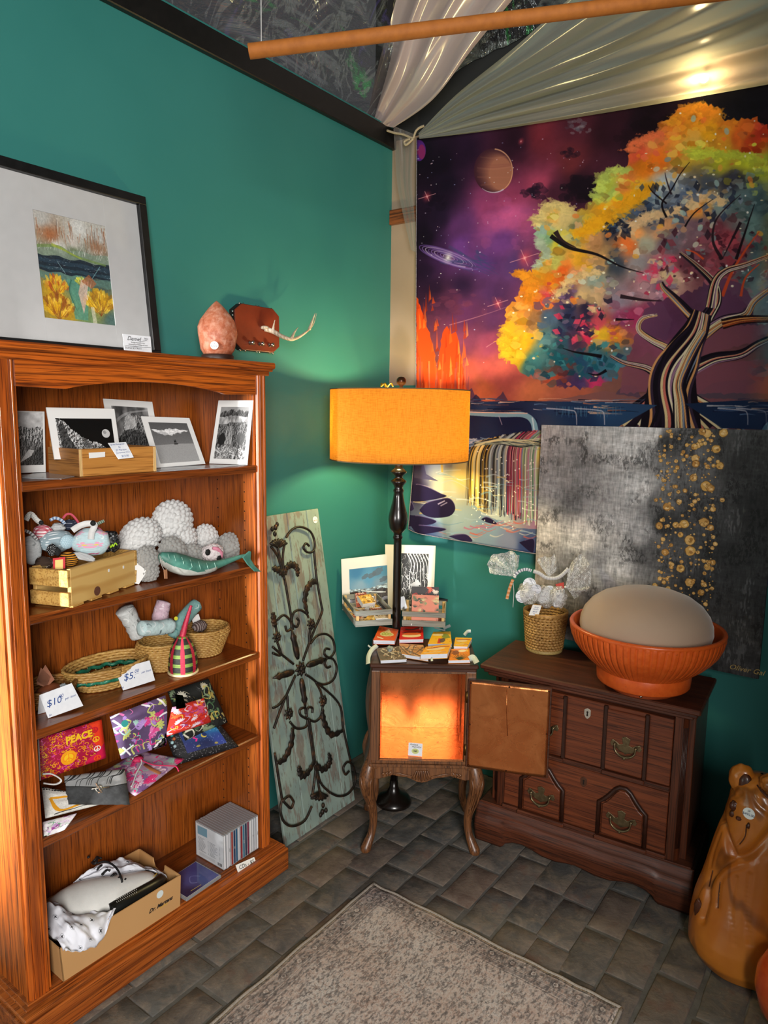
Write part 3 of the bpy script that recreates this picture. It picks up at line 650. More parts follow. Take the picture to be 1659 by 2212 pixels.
# the maker's card in front of the frame
cq = quad([(265, 721), (325, 727), (324, 760), (264, 757)], (-1.850, 0, zt), (1, 0, .1))
cb = (cq[1]-cq[0]).normalized(); cu_ = V((-.1, 0, 1)).normalized(); wC = (cq[1]-cq[0]).length; cq = [cq[0], cq[0]+cb*wC, cq[0]+cb*wC-cu_*(cq[0].z-zt), cq[0]-cu_*(cq[0].z-zt)]
ac = thing('artist_card', 'small white printed card leaning on the black picture frame', 'card', cq[3])
obj('card', MB().slab(cq, .001, (1, 0, .1), 0, 0), CARD, ac)
o_ = cq[0]+V((.0015, 0, 0))
obj('printed_lines', join(text_mesh('Denwl', .017, o_+cb*wC*.36-cu_*.012, cb, cu_, .4), text_mesh('Beaty', .006, o_+cb*wC*.82-cu_*.008, cb, cu_), text_mesh('fantagomstudio.com', .0058, o_+cb*wC*.5-cu_*.022, cb, cu_), text_mesh('denwalpaper00@gmail.com', .0058, o_+cb*wC*.5-cu_*.028, cb, cu_),
    MB().slab([o_+cb*.004-cu_*.033, o_+cb*(wC-.004)-cu_*.033, o_+cb*(wC-.004)-cu_*.034, o_+cb*.004-cu_*.034], .0002, (1, 0, 0), 0, 0), text_mesh('DUNA BOTRA II', .0075, o_+cb*wC*.32-cu_*.039, cb, cu_), MB().tube(spline([o_+cb*wC*.55-cu_*.017, o_+cb*wC*.65-cu_*.017, o_+cb*wC*.85-cu_*.012]), .0004, 4)), INK, ac)
# salt lamp
def salt():
    t = NT('pink_salt'); n = t.noise(22, 6, .7, None, 1.2); n2 = t.noise(60, 4, .6)
    t.col(t.mix(t.ramp(n2, [(.45, 0.0), (.75, .7)]), t.ramp(n, [(.3, '#8a3f26'), (.5, '#b06344'), (.7, '#c48468')]), '#d8a890')); t.set(rough=.5, sss=.1, spec=.4); t.b.inputs['Subsurface Radius'].default_value = (.03, .012, .006); t.bump(n, .5, .004); return t.m
sb = at(470, 760, x=-1.815); sl = thing('salt_lamp', 'pink salt crystal lamp on a dark wooden base on top of the bookcase', 'lamp', (sb.x, sb.y, zt))
m_ = mpp(sb); sR = 42*m_; hS = at(470, 650, x=-1.815).z-zt
obj('wooden_base', MB().lathe([(sR*.8, 0), (sR*.82, .004), (sR*.82, .02), (sR*.76, .024)], 28, (sb.x, sb.y, zt)), flat('dark_base', '#2a140c', .5), sl)
pr = [(0.7, .024), (.86, .04), (.97, .065), (1.0, .085), (.97, .105), (.86, .125), (.68, .143), (.45, .16), (.25, .172), (.1, .18), (0.001, .184)]; kz = (hS-.024)/.16
sc_ = MB().lathe([(r*sR, .024+(z-.024)*kz) for r, z in pr], 36, (sb.x, sb.y, zt))
sc_.v = [p+V((p.x-sb.x, p.y-sb.y, 0))*.13*noise.noise(p*22) for p in sc_.v]
obj('salt_crystal', sc_, salt(), sl)
sd = (EYE-V((sb.x, sb.y, zt+.06))); sd.z = 0; sd.normalize(); st_c = onp(463, 746, V((sb.x, sb.y, zt))+sd*(sR*1.03), sd)
sticker(sl, st_c, sd, (0, 0, 1), .0125, 'SP', '$20.00')
# antler plaque on the wall
pq = [at(*p, x=WX+.03) for p in ((509, 655), (606, 664), (602, 768), (510, 752))]; c0 = sum(pq, V())/4; hw = abs(pq[1].y-pq[0].y)/2; hh = (pq[0].z-pq[3].z)/2+.004
LEA = NT('brown_leather'); ln_ = LEA.noise(26, 4); LEA.col(LEA.mix(ln_, '#5a1d0d', '#7d2f16')); LEA.set(rough=.4); vo = LEA.new('ShaderNodeTexVoronoi'); vo.inputs['Scale'].default_value = 420; LEA.link(LEA.co(), vo.inputs[0]); LEA.bump(vo.outputs['Distance'], .35, .0008)
ap = thing('antler_plaque', 'brown leather octagonal plaque with an antler hook fixed to the teal wall', 'hook rack', (WX, c0.y, c0.z))
ck = .3; oc = [(-1, -1+ck), (-1+ck, -1), (1-ck, -1), (1, -1+ck), (1, 1-ck), (1-ck, 1), (-1+ck, 1), (-1, 1-ck)]
obj('wooden_back', MB().prism([(p[0]*hw, p[1]*hh) for p in oc], (WX, c0.y, c0.z), (0, 1, 0), (0, 0, 1), (.022, 0, 0)), flat('plaque_edge', '#1c0c08', .6), ap)
obj('leather_face', MB().prism([(p[0]*hw*.985, p[1]*hh*.985) for p in oc], (WX+.022, c0.y, c0.z), (0, 1, 0), (0, 0, 1), (.006, 0, 0)), LEA.m, ap, bevel=.002)
STL = flat('nickel', '#b9b6b0', .22, metal=1); 
for i, p in enumerate([(-.72, -1), (-.5, -1.0), (0, -1), (.12, -1), (.6, -1), (.75, -1), (1, -.45), (1, .55), (.7, .98), (0, 1), (.12, 1), (-.55, 1), (-.72, 1), (-1, .45), (-1, .62)]):
    obj('upholstery_nail', MB().blob((WX+.018, c0.y+p[0]*hw, c0.z+p[1]*hh), .0045, 2), STL, ap)
for k in (-.38, .05, .5):
    cc = V((WX+.028, c0.y+k*hw, c0.z-.66*hh)); t = MB().lathe([(.001, 0), (.0075, .001), (.0078, .004), (.005, .006), (.004, .012), (.0075, .014), (.0075, .02), (.001, .023)], 14, (0, 0, 0)); t.v = [cc+V((p.z, p.x, p.y)) for p in t.v]; obj('brass_knob', t, STL, ap)
def bone():
    t = NT('antler'); n = t.noise(40, 5, .7, t.mapped((6, 1, 1))); t.col(t.ramp(n, [(.3, '#7b6450'), (.5, '#b7a48c'), (.7, '#ded3c0')])); t.set(rough=.5); t.bump(n, .4, .003); return t.m
BONE = bone()
def apx(px, py, dx): return at(px, py, x=WX+dx)
beam = [apx(572, 710, .034), apx(590, 716, .055), apx(610, 727, .08), apx(632, 733, .1), apx(655, 722, .105), apx(675, 703, .1), apx(684, 677, .095)]
an = MB().tube(spline(beam, 5), [.0095*(1-.02*i) if i < 12 else .0095*.76*max(.12, 1-(i-12)/20) for i in range(31)], 12)
obj('antler', an, BONE, ap)
for q in ([apx(590, 716, .055), apx(591, 704, .06), apx(594, 691, .06)], [apx(630, 731, .1), apx(636, 718, .098), apx(644, 707, .096)], [apx(668, 712, .104), apx(675, 692, .11), apx(681, 676, .115)]):
    obj('tine', MB().tube(spline(q, 5), [.0062*(1-i/11.5) for i in range(11)], 9), BONE, ap)
obj('burr', MB().lathe([(.001, -.004), (.014, -.002), (.016, .004), (.012, .009), (.001, .01)], 18, beam[0], fn=lambda a, i: 1+.1*math.sin(9*a)), BONE, ap)
# ================================================================== second shelf: crate of fabric ornaments, crocheted plushes
z2 = SH[1]+.0008
PINE_Y = wood('pine_crate', '#9a6a2c', '#cfa052', '#ddb468', 'x', .7, rough=.6, coat=0, ring=.4, bump=.05)
def bclamp(p): return V((max(p.x, -1.905), min(max(p.y, .85), 1.588), p.z))
cA = at(155.5, 1314.5, z=z2); e1 = at(293, 1263, z=z2)-cA; L1 = e1.length; e1.normalize(); e2 = V((-e1.y, e1.x, 0)); e2 = e2 if e2.x < 0 else -e2
hC = at(150, 1230, x=cA.x).z-z2; UP = V((0, 0, 1)); L2 = .117
L1 = min(L1, (1.9+cA.x)/max(1e-6, -e1.x) if e1.x < 0 else L1)
cr = thing('wooden_crate', 'slatted pine crate full of small fabric ornaments on the second shelf', 'crate', cA+e1*L1/2+e2*L2/2, math.atan2(e1.y, e1.x))
T = .011
def bd_(o, a, la, b, lb, z0, z1_, bev=.0012): return MB().obox(V((o.x, o.y, 0))+a*la/2+b*lb/2+UP*((z0+z1_)/2), a*la/2, b*lb/2, UP*((z1_-z0)/2), bev)
t = NT('pine_board'); wv = t.new('ShaderNodeTexWave'); wv.wave_type = 'RINGS'; wv.inputs['Scale'].default_value = 9; wv.inputs['Distortion'].default_value = 4; wv.inputs['Detail'].default_value = 2
t.link(t.mapped((.35, 1, 1.6), loc=(.02, 0, -.03)), wv.inputs[0]); kn = t.new('ShaderNodeVectorMath', operation='LENGTH'); t.link(t.mapped((1, 1, 1.2), loc=(.055, 0, -.018)), kn.inputs[0])
t.col(t.mix(t.ramp(t.noise(9, 3), [(.55, 0.0), (.8, .3)]), t.mix(t.ramp(wv.outputs['Fac'], [(0, .6), (.4, 0.0)]), '#d9b26a', '#b98640'), '#c9984c')); t.set(rough=.6); PB = t.m
obj('side_board', bd_(cA, e1, L1, e2, T, z2+.006, z2+hC), PB, cr)
obj('side_board', bd_(cA+e2*(L2-T), e1, L1, e2, T, z2+.006, z2+hC), PB, cr)
for k in (0, L1-T):
    for a, b in ((.006, hC*.41), (hC*.55, hC*.98)): obj('slat', bd_(cA+e1*(k-T if k == 0 else k+T), e1, T, e2, L2, z2+a, z2+b), PINE_Y, cr)
for k in range(4): obj('bottom_slat', bd_(cA+e1*(.004+k*(L1-.05)/3), e1, .042, e2, L2, z2+.0003, z2+.006), PINE_Y, cr)
obj('knot', disc(MB(), cA+e1*L1*.37-e2*.0002+UP*.022, .0125, -e2, .0006, 16), flat('knot', '#5a3526', .7, c2='#6d4432', scale=200), cr)
for f_, h_ in ((.56, .66), (.8, .62)): obj('paper_scrap', MB().obox(cA+e1*L1*f_+UP*hC*h_-e2*.0006, e1*.003, e2*.0004, UP*.004, .0001), PAPER, cr)
# fabrics
def fabric(name, bg, seed=1, flowers=(), leaves=(), dots=None, n=20, size=.07, check=None, stripes=None, w=200, h=200, marks=None):
    a = Art(w, h, bg, seed=seed); r = a.r; a.a *= .92+.16*a.fbm(30, 30, 2)[..., None]
    if check:
        for k in range(0, 12, 2): a.poly([(k/12, 0), ((k+1)/12, 0), ((k+1)/12, 1), (k/12, 1)], check, .55); a.poly([(0, k/12), (1, k/12), (1, (k+1)/12), (0, (k+1)/12)], check, .55)
    if stripes:
        for k in range(0, 16, 2): a.poly([(k/16, 0), ((k+1)/16, 0), ((k+1)/16, 1), (k/16, 1)], stripes, 1)
    if leaves:
        for k in range(n): x, y, t_ = r.random(), r.random(), r.random()*6.28; a.line([(x, y), (x+size*math.cos(t_), y+size*math.sin(t_)), (x+size*1.8*math.cos(t_+.6), y+size*1.8*math.sin(t_+.6))], size*.5, r.choice(leaves), .9, size*.08)
    if flowers:
        for k in range(n):
            x, y, c, s_ = r.random(), r.random(), r.choice(flowers), size*r.uniform(.5, 1.1)
            for q in range(6): t_ = q*PI/3+k; a.ell(x+s_*.7*math.cos(t_), y+s_*.7*math.sin(t_), s_*.45, s_*.28, c, .95, rot=t_, n=8)
            a.ell(x, y, s_*.25, s_*.25, '#e9c85a', 1, n=8)
    if dots:
        for j in range(9):
            for i in range(9): a.ell((i+.5*(j % 2))/8.5, j/8.5, .025, .025, dots, 1, n=8)
    if marks: marks(a)
    return printmat(name, a, .85, .25, .2)
# ornaments heaped in the crate; px centre, radii in px, how far along the crate, shape
mid = cA+e1*L1*.5+e2*L2*.5; en = V((.78, -.62, 0))
def orn(name, label, px, py, rx, ry, dep, mat, cat='ornament', amp=.12, seed=0, rz=.8, extra=None, zt_=None, sub=3, rot=0):
    c = onp(px, py, mid+en*dep, en); k = mpp(c); c = bclamp(c); rt = V((.62, .78, 0)); R = Matrix((rt, V((0, 0, 1)), -en)).transposed()
    if rot: R = R @ Matrix.Rotation(rot, 3, 'Z')
    o = tag(obj(name, shift(MB().blob((0, 0, 0), (rx*k, ry*k, min(rx, ry)*k*rz), sub, amp, 2.2, 0, seed, R=R), c), mat, loc=c), label, cat, 'stuffed fabric ornaments in the pine crate')
    return o, c, k, R
def shift(mb, c): mb.v = [p+V(c) for p in mb.v]; return mb
def ribbon(parent, pts, w_, mat, name='ribbon', nrm=None):
    P = spline(pts, 6); nrm = V(nrm) if nrm else V(en); mb = MB(); vs, fs, uv = [], [], []
    for i, p in enumerate(P):
        d = (P[min(i+1, len(P)-1)]-P[max(i-1, 0)]).normalized(); b = d.cross(nrm); b = b.normalized()*w_/2 if b.length > 1e-6 else V((0, 0, w_/2)); vs += [p-b, p+b]; uv += [(i/(len(P)-1), 0), (i/(len(P)-1), 1)]
    n_ = len(vs); vs += [v-nrm*.0008 for v in vs]; uv += uv
    for i in range(len(P)-1): a = 2*i; fs += [[a, a+1, a+3, a+2], [n_+a, n_+a+2, n_+a+3, n_+a+1], [a, a+2, n_+a+2, n_+a], [a+1, n_+a+1, n_+a+3, a+3]]
    mb.add(vs, fs, 0, True, uv); return obj(name, mb, mat, parent)
FWHITE = flat('white_cloth', '#e4e4e2', .85, c2='#cfcfce', bump=.2); FBLK = flat('black_cloth', '#141414', .8)
F_GREY = fabric('grey_floral_cloth', '#b9bcbd', 3, leaves=['#5c6062', '#e4e6e6', '#8b8f90'], n=26, size=.1); F_BLUE = fabric('blue_floral_cloth', '#bcd3d8', 4, flowers=['#d9679a', '#c2477f', '#e7a2bd'], leaves=['#9aa85a', '#5f9fb0', '#e8efee'], n=9, size=.09)
F_POLK = fabric('polka_cloth', '#8fa1a9', 5, dots='#e6ecee'); F_GING = fabric('red_gingham', '#e7dada', 6, check='#a51f33'); F_BPOL = fabric('black_polka', '#121214', 7, dots='#e8e8e8'); F_TIGR = fabric('orange_black_cloth', '#d08a2a', 8, stripes='#241a10'); F_SLV = fabric('silver_ribbon', '#b7b9ba', 9, leaves=['#e8e8e8', '#77797b'], n=30, size=.06)
F_SEQ = NT('black_sequins'); vo = F_SEQ.new('ShaderNodeTexVoronoi'); vo.inputs['Scale'].default_value = 260; F_SEQ.link(F_SEQ.co(), vo.inputs[0]); F_SEQ.col(F_SEQ.ramp(vo.outputs['Color'], [(.3, '#141516'), (.75, '#3c3f42'), (.9, '#9a9c9e')])); F_SEQ.set(rough=.35); F_SEQ = F_SEQ.m
G2 = None
o, c, k, R = orn('fabric_heart', 'grey floral fabric ornament at the far left of the pine crate', 68, 1188, 21, 33, .03, F_GREY, seed=1)
ribbon(o, [onp(p[0], p[1], mid+en*.06, en) for p in ((52, 1146), (66, 1152), (80, 1166))], .008, fabric('black_gingham', '#f0f0f0', 16, check='#1a1a1a'), 'gingham_ribbon')
o, c, k, R = orn('fabric_heart', 'red gingham fabric ornament tied with a white ribbon in the crate', 93, 1152, 20, 20, .0, F_GING, seed=2)
ribbon(o, [onp(p[0], p[1], mid+en*.02, en) for p in ((56, 1124), (66, 1110), (80, 1124), (90, 1130))], .013, fabric('white_dotted_ribbon', '#ecebe4', 17, dots='#2a2a2a'), 'white_ribbon')
obj('bead', MB().blob(onp(89, 1129, mid+en*.03, en), 5*k, 2), FBLK, o)
o, c, k, R = orn('fabric_bird', 'blue grey polka dot fabric bird in the middle of the crate', 122, 1170, 38, 24, .01, F_POLK, seed=3, amp=.1, rot=.12)
obj('wing_patch', MB().blob(onp(145, 1170, mid+en*.03, en), (.012, .02, .02), 3, .05, 2), fabric('blue_net', '#a9c6d2', 18, dots='#cfe1e8'), o)
ribbon(o, [onp(p[0], p[1], mid-en*.0, en) for p in ((108, 1124), (120, 1119), (134, 1125), (140, 1132))], .008, fabric('blue_gingham', '#dfe6ee', 19, check='#2c4b7a'), 'blue_ribbon')
o, c, k, R = orn('silver_flower', 'crumpled silver ribbon flower behind the polka dot bird', 124, 1140, 14, 10, -.02, F_SLV, amp=.5, seed=4)
o, c, k, R = orn('fabric_pouch', 'dark blue printed pouch with a red ribbon loop at the crate back', 150, 1134, 18, 12, -.04, fabric('navy_print', '#2b2f40', 20, leaves=['#8f95a8', '#c8ccd8'], n=20, size=.06), seed=5, amp=.2)
ribbon(o, [onp(p[0], p[1], mid-en*.03, en) for p in ((136, 1120), (144, 1111), (155, 1112), (166, 1124), (172, 1135))], .006, flat('red_ribbon', '#c3485c', .7), 'red_ribbon')
o, c, k, R = orn('fabric_heart', 'pale blue floral fabric heart with a white bow in the crate', 197, 1171, 40, 31, .02, F_BLUE, seed=6, amp=.12, rz=.7)
ribbon(o, [onp(p[0], p[1], mid+en*.05, en) for p in ((156, 1146), (172, 1136), (190, 1131), (204, 1134), (198, 1150), (196, 1165))], .016, FWHITE, 'white_bow')
obj('bead', MB().blob(onp(201, 1130, mid+en*.05, en), 6*k, 2), FBLK, o)
ribbon(o, [onp(p[0], p[1], mid+en*.04, en) for p in ((206, 1135), (214, 1130), (225, 1125))], .008, fabric('green_check', '#a9b8a4', 22, check='#2c3a30'), 'checked_ribbon')
o, c, k, R = orn('sequin_bird', 'black sequined ornament with a white button and lime zigzag at crate right', 237, 1170, 22, 25, -.035, F_SEQ, seed=7, amp=.25, rot=.6)
obj('button', disc(MB(), onp(232, 1168, mid+en*.0, en), .0075, en, .002, 18), FWHITE, o)
zz = [onp(p[0], p[1], mid+en*.005, en) for p in ((233, 1181), (237, 1176), (239, 1183), (243, 1176), (245, 1181), (249, 1173), (253, 1178))]; ribbon(o, zz, .0028, flat('lime_trim', '#a8d422', .7), 'lime_zigzag')
ribbon(o, [onp(p[0], p[1], mid-en*.01, en) for p in ((203, 1145), (212, 1142), (219, 1148))], .008, flat('pink_ribbon', '#e07a96', .7), 'pink_ribbon')
o, c, k, R = orn('fabric_ball', 'orange and black striped fabric ball with a black polka bow', 147, 1210, 20, 18, .055, F_TIGR, seed=8, amp=.1)
for q, sz in (((112, 1188), 13), ((124, 1192), 9)): obj('polka_bow', MB().blob(onp(*q, mid+en*.075, en), (sz*k*.7, sz*k*.8, sz*k), 3, .25, 2, seed=sz), F_BPOL if sz == 13 else FBLK, o)
lab_ = obj('red_tag', MB().slab(quad([(114, 1206), (141, 1203), (141, 1228), (115, 1230)], mid+en*.092, en), .001, en, 0, 0), flat('tag_red', '#c8202c', .6), o)
obj('yellow_label', MB().slab(quad([(119, 1210), (136, 1208), (136, 1229), (119, 1230)], mid+en*.0935, en), .001, en, 0, 0), flat('tag_yellow', '#f0d27a', .6), lab_)
o, c, k, R = orn('ribbon_bow', 'grey striped ribbon bow at the front of the crate', 182, 1203, 24, 8, .05, F_SLV, seed=9, amp=.3, rot=-.35)
o, c, k, R = orn('fabric_pouch', 'dark patterned fabric ornament low at the crate front left', 96, 1216, 20, 14, .06, fabric('brown_print', '#3a2c24', 23, leaves=['#c8b070', '#d8d4cc', '#121212'], n=26, size=.08), seed=10, amp=.25)
nw = thing('price_card', 'blank white price card standing behind the pine crate corner', 'card', at(300, 1262, z=z2))
obj('card', MB().slab(quad([(291, 1212), (318, 1234), (300, 1262), (291, 1260)], at(300, 1262, z=z2), (.9, -.4, .1)), .0008, (.9, -.4, .1), 0, 0), PAPER, nw)

# crocheted plushes: rows of puffy stitches
def stitches(rows, cols, depth=.2):
    def f(p):
        th = math.acos(max(-1, min(1, p.x))); ph = math.atan2(p.z, p.y); r_ = th/PI*rows; i = int(r_); c_ = max(4, round(cols*math.sin((i+.5)/rows*PI)))
        a = abs(math.sin((r_-i)*PI))**.5; b = abs(math.sin((ph/(2*PI)*c_+.5*(i % 2))*PI))**.5
        return 1+depth*(a*b-.6)
    return f
CW = flat('white_chenille', '#dcdcda', .95, c2='#cfcfce', sheen=.3); CG = flat('grey_chenille', '#a3a29e', .95, c2='#94938f', sheen=.3)
def plush(name, label, lobes, mat, px_base, rows=13, cols=22, group='crocheted chenille plushes on the second shelf'):
    c0 = None; out = []
    for (px, py, rx, ry, xx) in lobes:
        c = at(px, py, x=xx); k = mpp(c); out.append((c, rx*k, ry*k))
    zmin = min(c.z-r for c, _, r in out); base = V((sum(c.x for c, _, _ in out)/len(out), sum(c.y for c, _, _ in out)/len(out), z2))
    t_ = thing(name, label, 'plush toy', base, 0, group)
    for i, (c, rx, ry) in enumerate(out):
        dx = min(rx*.8, c.x+1.912); mb = MB().blob(c, (dx, rx, ry), 5, 0, 1, 0, i, fn=stitches(rows, cols), R=Matrix.Rotation(.5+.3*i, 3, 'X'))
        mb.v = [V((max(p.x, -1.911), min(p.y, 1.592), max(p.z, z2+.0018))) for p in mb.v]
        obj('body' if i == 0 else 'lobe', mb, mat, t_)
    return t_
plush('crochet_plush', 'large white crocheted plush mound on the left beside the crate', [(303, 1160, 48, 38, -1.845), (272, 1180, 32, 26, -1.85)], CW, 0)
plush('crochet_plush', 'tall white crocheted plush, highest of the pile on second shelf', [(373, 1126, 45, 45, -1.85), (388, 1166, 40, 36, -1.845)], CW, 0)
plush('crochet_plush', 'small white crocheted plush behind the spotted piglet face', [(446, 1162, 27, 31, -1.86)], CW, 0, 10, 16)
plush('crochet_plush', 'grey crocheted plush with two lobes behind the whale head', [(374, 1195, 31, 38, -1.775), (410, 1206, 32, 30, -1.785)], CG, 0, 11, 18)
plush('crochet_plush', 'small grey crocheted plush standing at the right end of the crate', [(319, 1208, 25, 30, -1.765), (322, 1236, 23, 22, -1.765)], CG, 0, 10, 16)
plush('crochet_plush', 'round grey crocheted plush at the right end of the second shelf', [(497, 1182, 30, 32, -1.80)], CG, 0, 11, 18)
pg = thing('piglet_plush', 'small white plush face with black eye patches and a pink nose', 'plush toy', at(460, 1215, z=z2))
pgc = at(460, 1194, x=-1.745); kk = mpp(pgc); FUZZ = flat('white_fuzz', '#e8dfdf', .95, c2='#d8cccc', scale=200, bump=.6, bscale=300)
mbp = MB().blob(pgc, (18*kk, 25*kk, 20*kk), 5, 0, 1, fn=stitches(10, 14, .1)); obj('head', mbp, FUZZ, pg)
pb = MB().blob(pgc-V((.03, 0, .012)), (.022, 22*kk, 20*kk), 4, fn=stitches(9, 12, .1)); pb.v = [V((p.x, p.y, max(p.z, z2+.0005))) for p in pb.v]; obj('body', pb, FUZZ, pg)
for q in ((449, 1193), (473, 1205)): obj('eye_patch', MB().blob(at(*q, x=-1.722), (.005, 6.5*kk, 6.5*kk), 3, .2, 3), FBLK, pg)
obj('nose', MB().tube([at(*p, x=-1.722) for p in ((460, 1184), (470, 1186), (478, 1194), (479, 1205))], [.005, .007, .006, .004], 8), flat('pink_felt', '#d98aa0', .9), pg)
# whale figure
wt = NT('whale_teal'); wt.col(wt.mix(wt.ramp(wt.noise(60, 4), [(.4, 0.0), (.7, .6)]), '#3f7467', '#5d9484')); wt.set(rough=.5); WT = wt.m; WB = flat('whale_belly', '#b6b8b1', .55, c2='#9c9f98', scale=60)
wh = thing('whale_figure', 'teal finback whale figure with a pale belly lying before the grey plushes', 'figurine', at(430, 1240, z=z2))
spn = [(346, 1197, 5), (356, 1205, 14), (372, 1212, 19), (395, 1219, 20), (420, 1223, 17), (445, 1224, 13), (470, 1219, 9), (495, 1211, 6), (515, 1204, 4.5), (530, 1199, 3)]
def wpos(p): 
    f = (p[0]-346)/184; c = at(p[0], p[1], x=-1.715+.046*f); return c
body = spline([wpos(p) for p in spn], 4); rr_ = []
for i in range(len(body)):
    f = i/(len(body)-1)*(len(spn)-1); j = min(int(f), len(spn)-2); rr_.append((spn[j][2]*(1-(f-j))+spn[j+1][2]*(f-j))*kk)
wbm = MB().tube(body, rr_, 16, 0, True); wbm.v = [V((p.x, p.y, max(p.z, z2+.001))) for p in wbm.v]
obj('body', wbm, WT, wh)
bel = MB().tube([p-V((-.002, 0, r*.28)) for p, r in zip(body[:24], rr_)], [r*.86 for r in rr_[:24]], 14); bel.v = [V((p.x, p.y, max(p.z, z2+.0006))) for p in bel.v]; obj('belly', bel, WB, wh)
for k_ in range(7): q = body[4+k_*3]; r_ = rr_[4+k_*3]; obj('stripe', MB().tube([q+V((r_*.75, 0, r_*.7)), q+V((r_*1.01, 0, r_*.1)), q+V((r_*.98, .004, -r_*.3))], .0009, 5), flat('whale_stripe', '#8fb3a6', .6), wh)
obj('flipper', MB().prism([(0, 0), (.012, .008), (.05, -.006), (.062, -.016), (.03, -.014)], body[12]+V((rr_[12]*.9, 0, -rr_[12]*.4)), (0, 1, 0), (0, 0, 1), (.004, 0, 0)), WT, wh, bevel=.001)
tail = MB(); tq = [at(*p, x=-1.668) for p in ((522, 1203), (530, 1196), (537, 1190), (540, 1191), (539, 1207), (548, 1222), (563, 1235), (548, 1234), (533, 1219))]
tail.prism([((p-tq[0]).y, p.z-tq[0].z) for p in tq], tq[0], (0, 1, 0), (0, 0, 1), (.006, 0, 0)); obj('tail_fluke', tail, WT, wh, bevel=.0015)
obj('tag_string', MB().tube(spline([at(*p, x=-1.70) for p in ((345, 1200), (348, 1218), (356, 1232), (364, 1224), (362, 1208))], 5), .0006, 4), FWHITE, wh)
obj('kraft_tag', MB().slab(quad([(354, 1231), (361, 1230), (362, 1250), (355, 1250)], (-1.679, 0, 0), (1, 0, 0)), .001, (1, 0, 0), 0, 0), flat('kraft', '#9a6a48', .8), wh)

# ================================================================== third shelf: baskets, shaker, price tents
z3 = SH[2]+.0008
def wick(name, c1, c2, c3, hor=120, ver=26):
    """woven cane colour: strands over and under, varied along the length"""
    t = NT(name); n = t.noise(90, 3, .6, t.mapped((1, 1, 3))); n2 = t.noise(12, 3)
    t.col(t.mix(t.ramp(n2, [(.4, 0.0), (.75, .6)]), t.mix(t.ramp(n, [(.35, 0.0), (.7, 1.0)]), c1, c2), c3)); t.set(rough=.5, spec=.4); t.bump(n, .4, .001); return t.m
CANE = wick('pale_cane', '#a87a3c', '#d9b36a', '#8a5f2c'); CANED = wick('brown_cane', '#7a4d22', '#b98644', '#5a3517')
def woven(name, label, c, prof, sx, sy, rot, mat, parent_group=None, rows=11, staves=30, amp=.0018, gap=None, cat='basket', base=True, floor_mat=None):
    """basket of woven cane: wavy strands passing in front of and behind the staves, a rolled rim"""
    t_ = thing(name, label, cat, c, rot, parent_group); Rm = Matrix.Translation(V(c)) @ Matrix.Rotation(rot, 4, 'Z'); H_ = prof[-1][1]
    def rad(z):
        for (r0, z0), (r1, z1_) in zip(prof, prof[1:]):
            if z <= z1_: return r0+(r1-r0)*(z-z0)/max(1e-9, z1_-z0)
        return prof[-1][0]
    wv_ = MB(Rm); dz = H_/rows
    for j in range(rows):
        z = dz*.66+(H_-dz*.66)*j/(rows-1)
        if gap and gap[0] < z < gap[1]: continue
        P = []
        for k in range(staves*4):
            a = 2*PI*k/(staves*4); r = rad(z)+amp*math.sin(a*staves+(PI if j % 2 else 0)); P.append(V((r*math.cos(a)*sx, r*math.sin(a)*sy, z)))
        P.append(P[0]); wv_.tube(P, dz*.62, 5, flatk=1)
    o = obj('weave', wv_, mat, t_, kind='stuff')
    sv = MB(Rm)
    for k in range(staves):
        a = 2*PI*k/staves; P = [V((rad(H_*q/6)*math.cos(a)*sx, rad(H_*q/6)*math.sin(a)*sy, max(.002, H_*q/6))) for q in range(7)]; sv.tube(P, .0016, 4)
    obj('staves', sv, mat, t_, kind='stuff')
    rm = MB(Rm); P = [V((rad(H_)*math.cos(2*PI*k/48)*sx, rad(H_)*math.sin(2*PI*k/48)*sy, H_+.0012*math.sin(k*2))) for k in range(49)]; rm.tube(P, .0042, 7); obj('rim', rm, mat, t_)
    bt = MB(Rm); bt.lathe([(.0005, .001), (prof[0][0], .001), (prof[0][0], .004), (.0005, .004)], 32, (0, 0, 0), sx=sx, sy=sy, cap=False); obj('bottom', bt, floor_mat or mat, t_); return t_
# round basket, left
rb = at(118, 1530, z=z3); rb = V((-1.80, at(118, 1530, x=-1.80).y, z3)); rb.x = -1.82; rb.y = .945
b1 = woven('wicker_basket', 'small round wicker basket holding a wooden egg, left end of shelf', rb, [(.045, 0), (.058, .015), (.068, .035), (.073, .055)], .95, 1, 0, CANED, 'wicker baskets on the middle shelf', 9, 26)
eg = at(104, 1474, x=-1.765); single('wooden_egg', MB().blob(V((-1.80, .94, z3+.042)), (.024, .036, .022), 4), flat('egg_wood', '#6d3c26', .4, c2='#83492e', scale=14), 'brown wooden egg lying in the small round basket', 'egg')
single('glass_bead_bundle', MB().blob(V((-1.785, .972, z3+.046)), .012, 3, .4, 4), flat('silver_glass', '#9fb0b8', .2, c2='#d8e2e6', scale=80), 'small silvery glass trinket beside the wooden egg', 'trinket')
lp = MB(); 
for k_, (a0, a1) in enumerate((((88, 1442), (110, 1462)), ((98, 1436), (118, 1468)))):
    q = [onp(*p, (-1.80, .92, z3+.06), (.9, -.3, .3)) for p in ((78, 1478-8*k_), (a0[0], a0[1]), (a1[0], a1[1]), (100, 1485))]; lp.slab(q, .0015, (.9, -.3, .3), 0, 0)
single('leather_pouch', lp, flat('tan_leather', '#8a5030', .6), 'folded tan leather pieces standing in the small round basket', 'pouch')
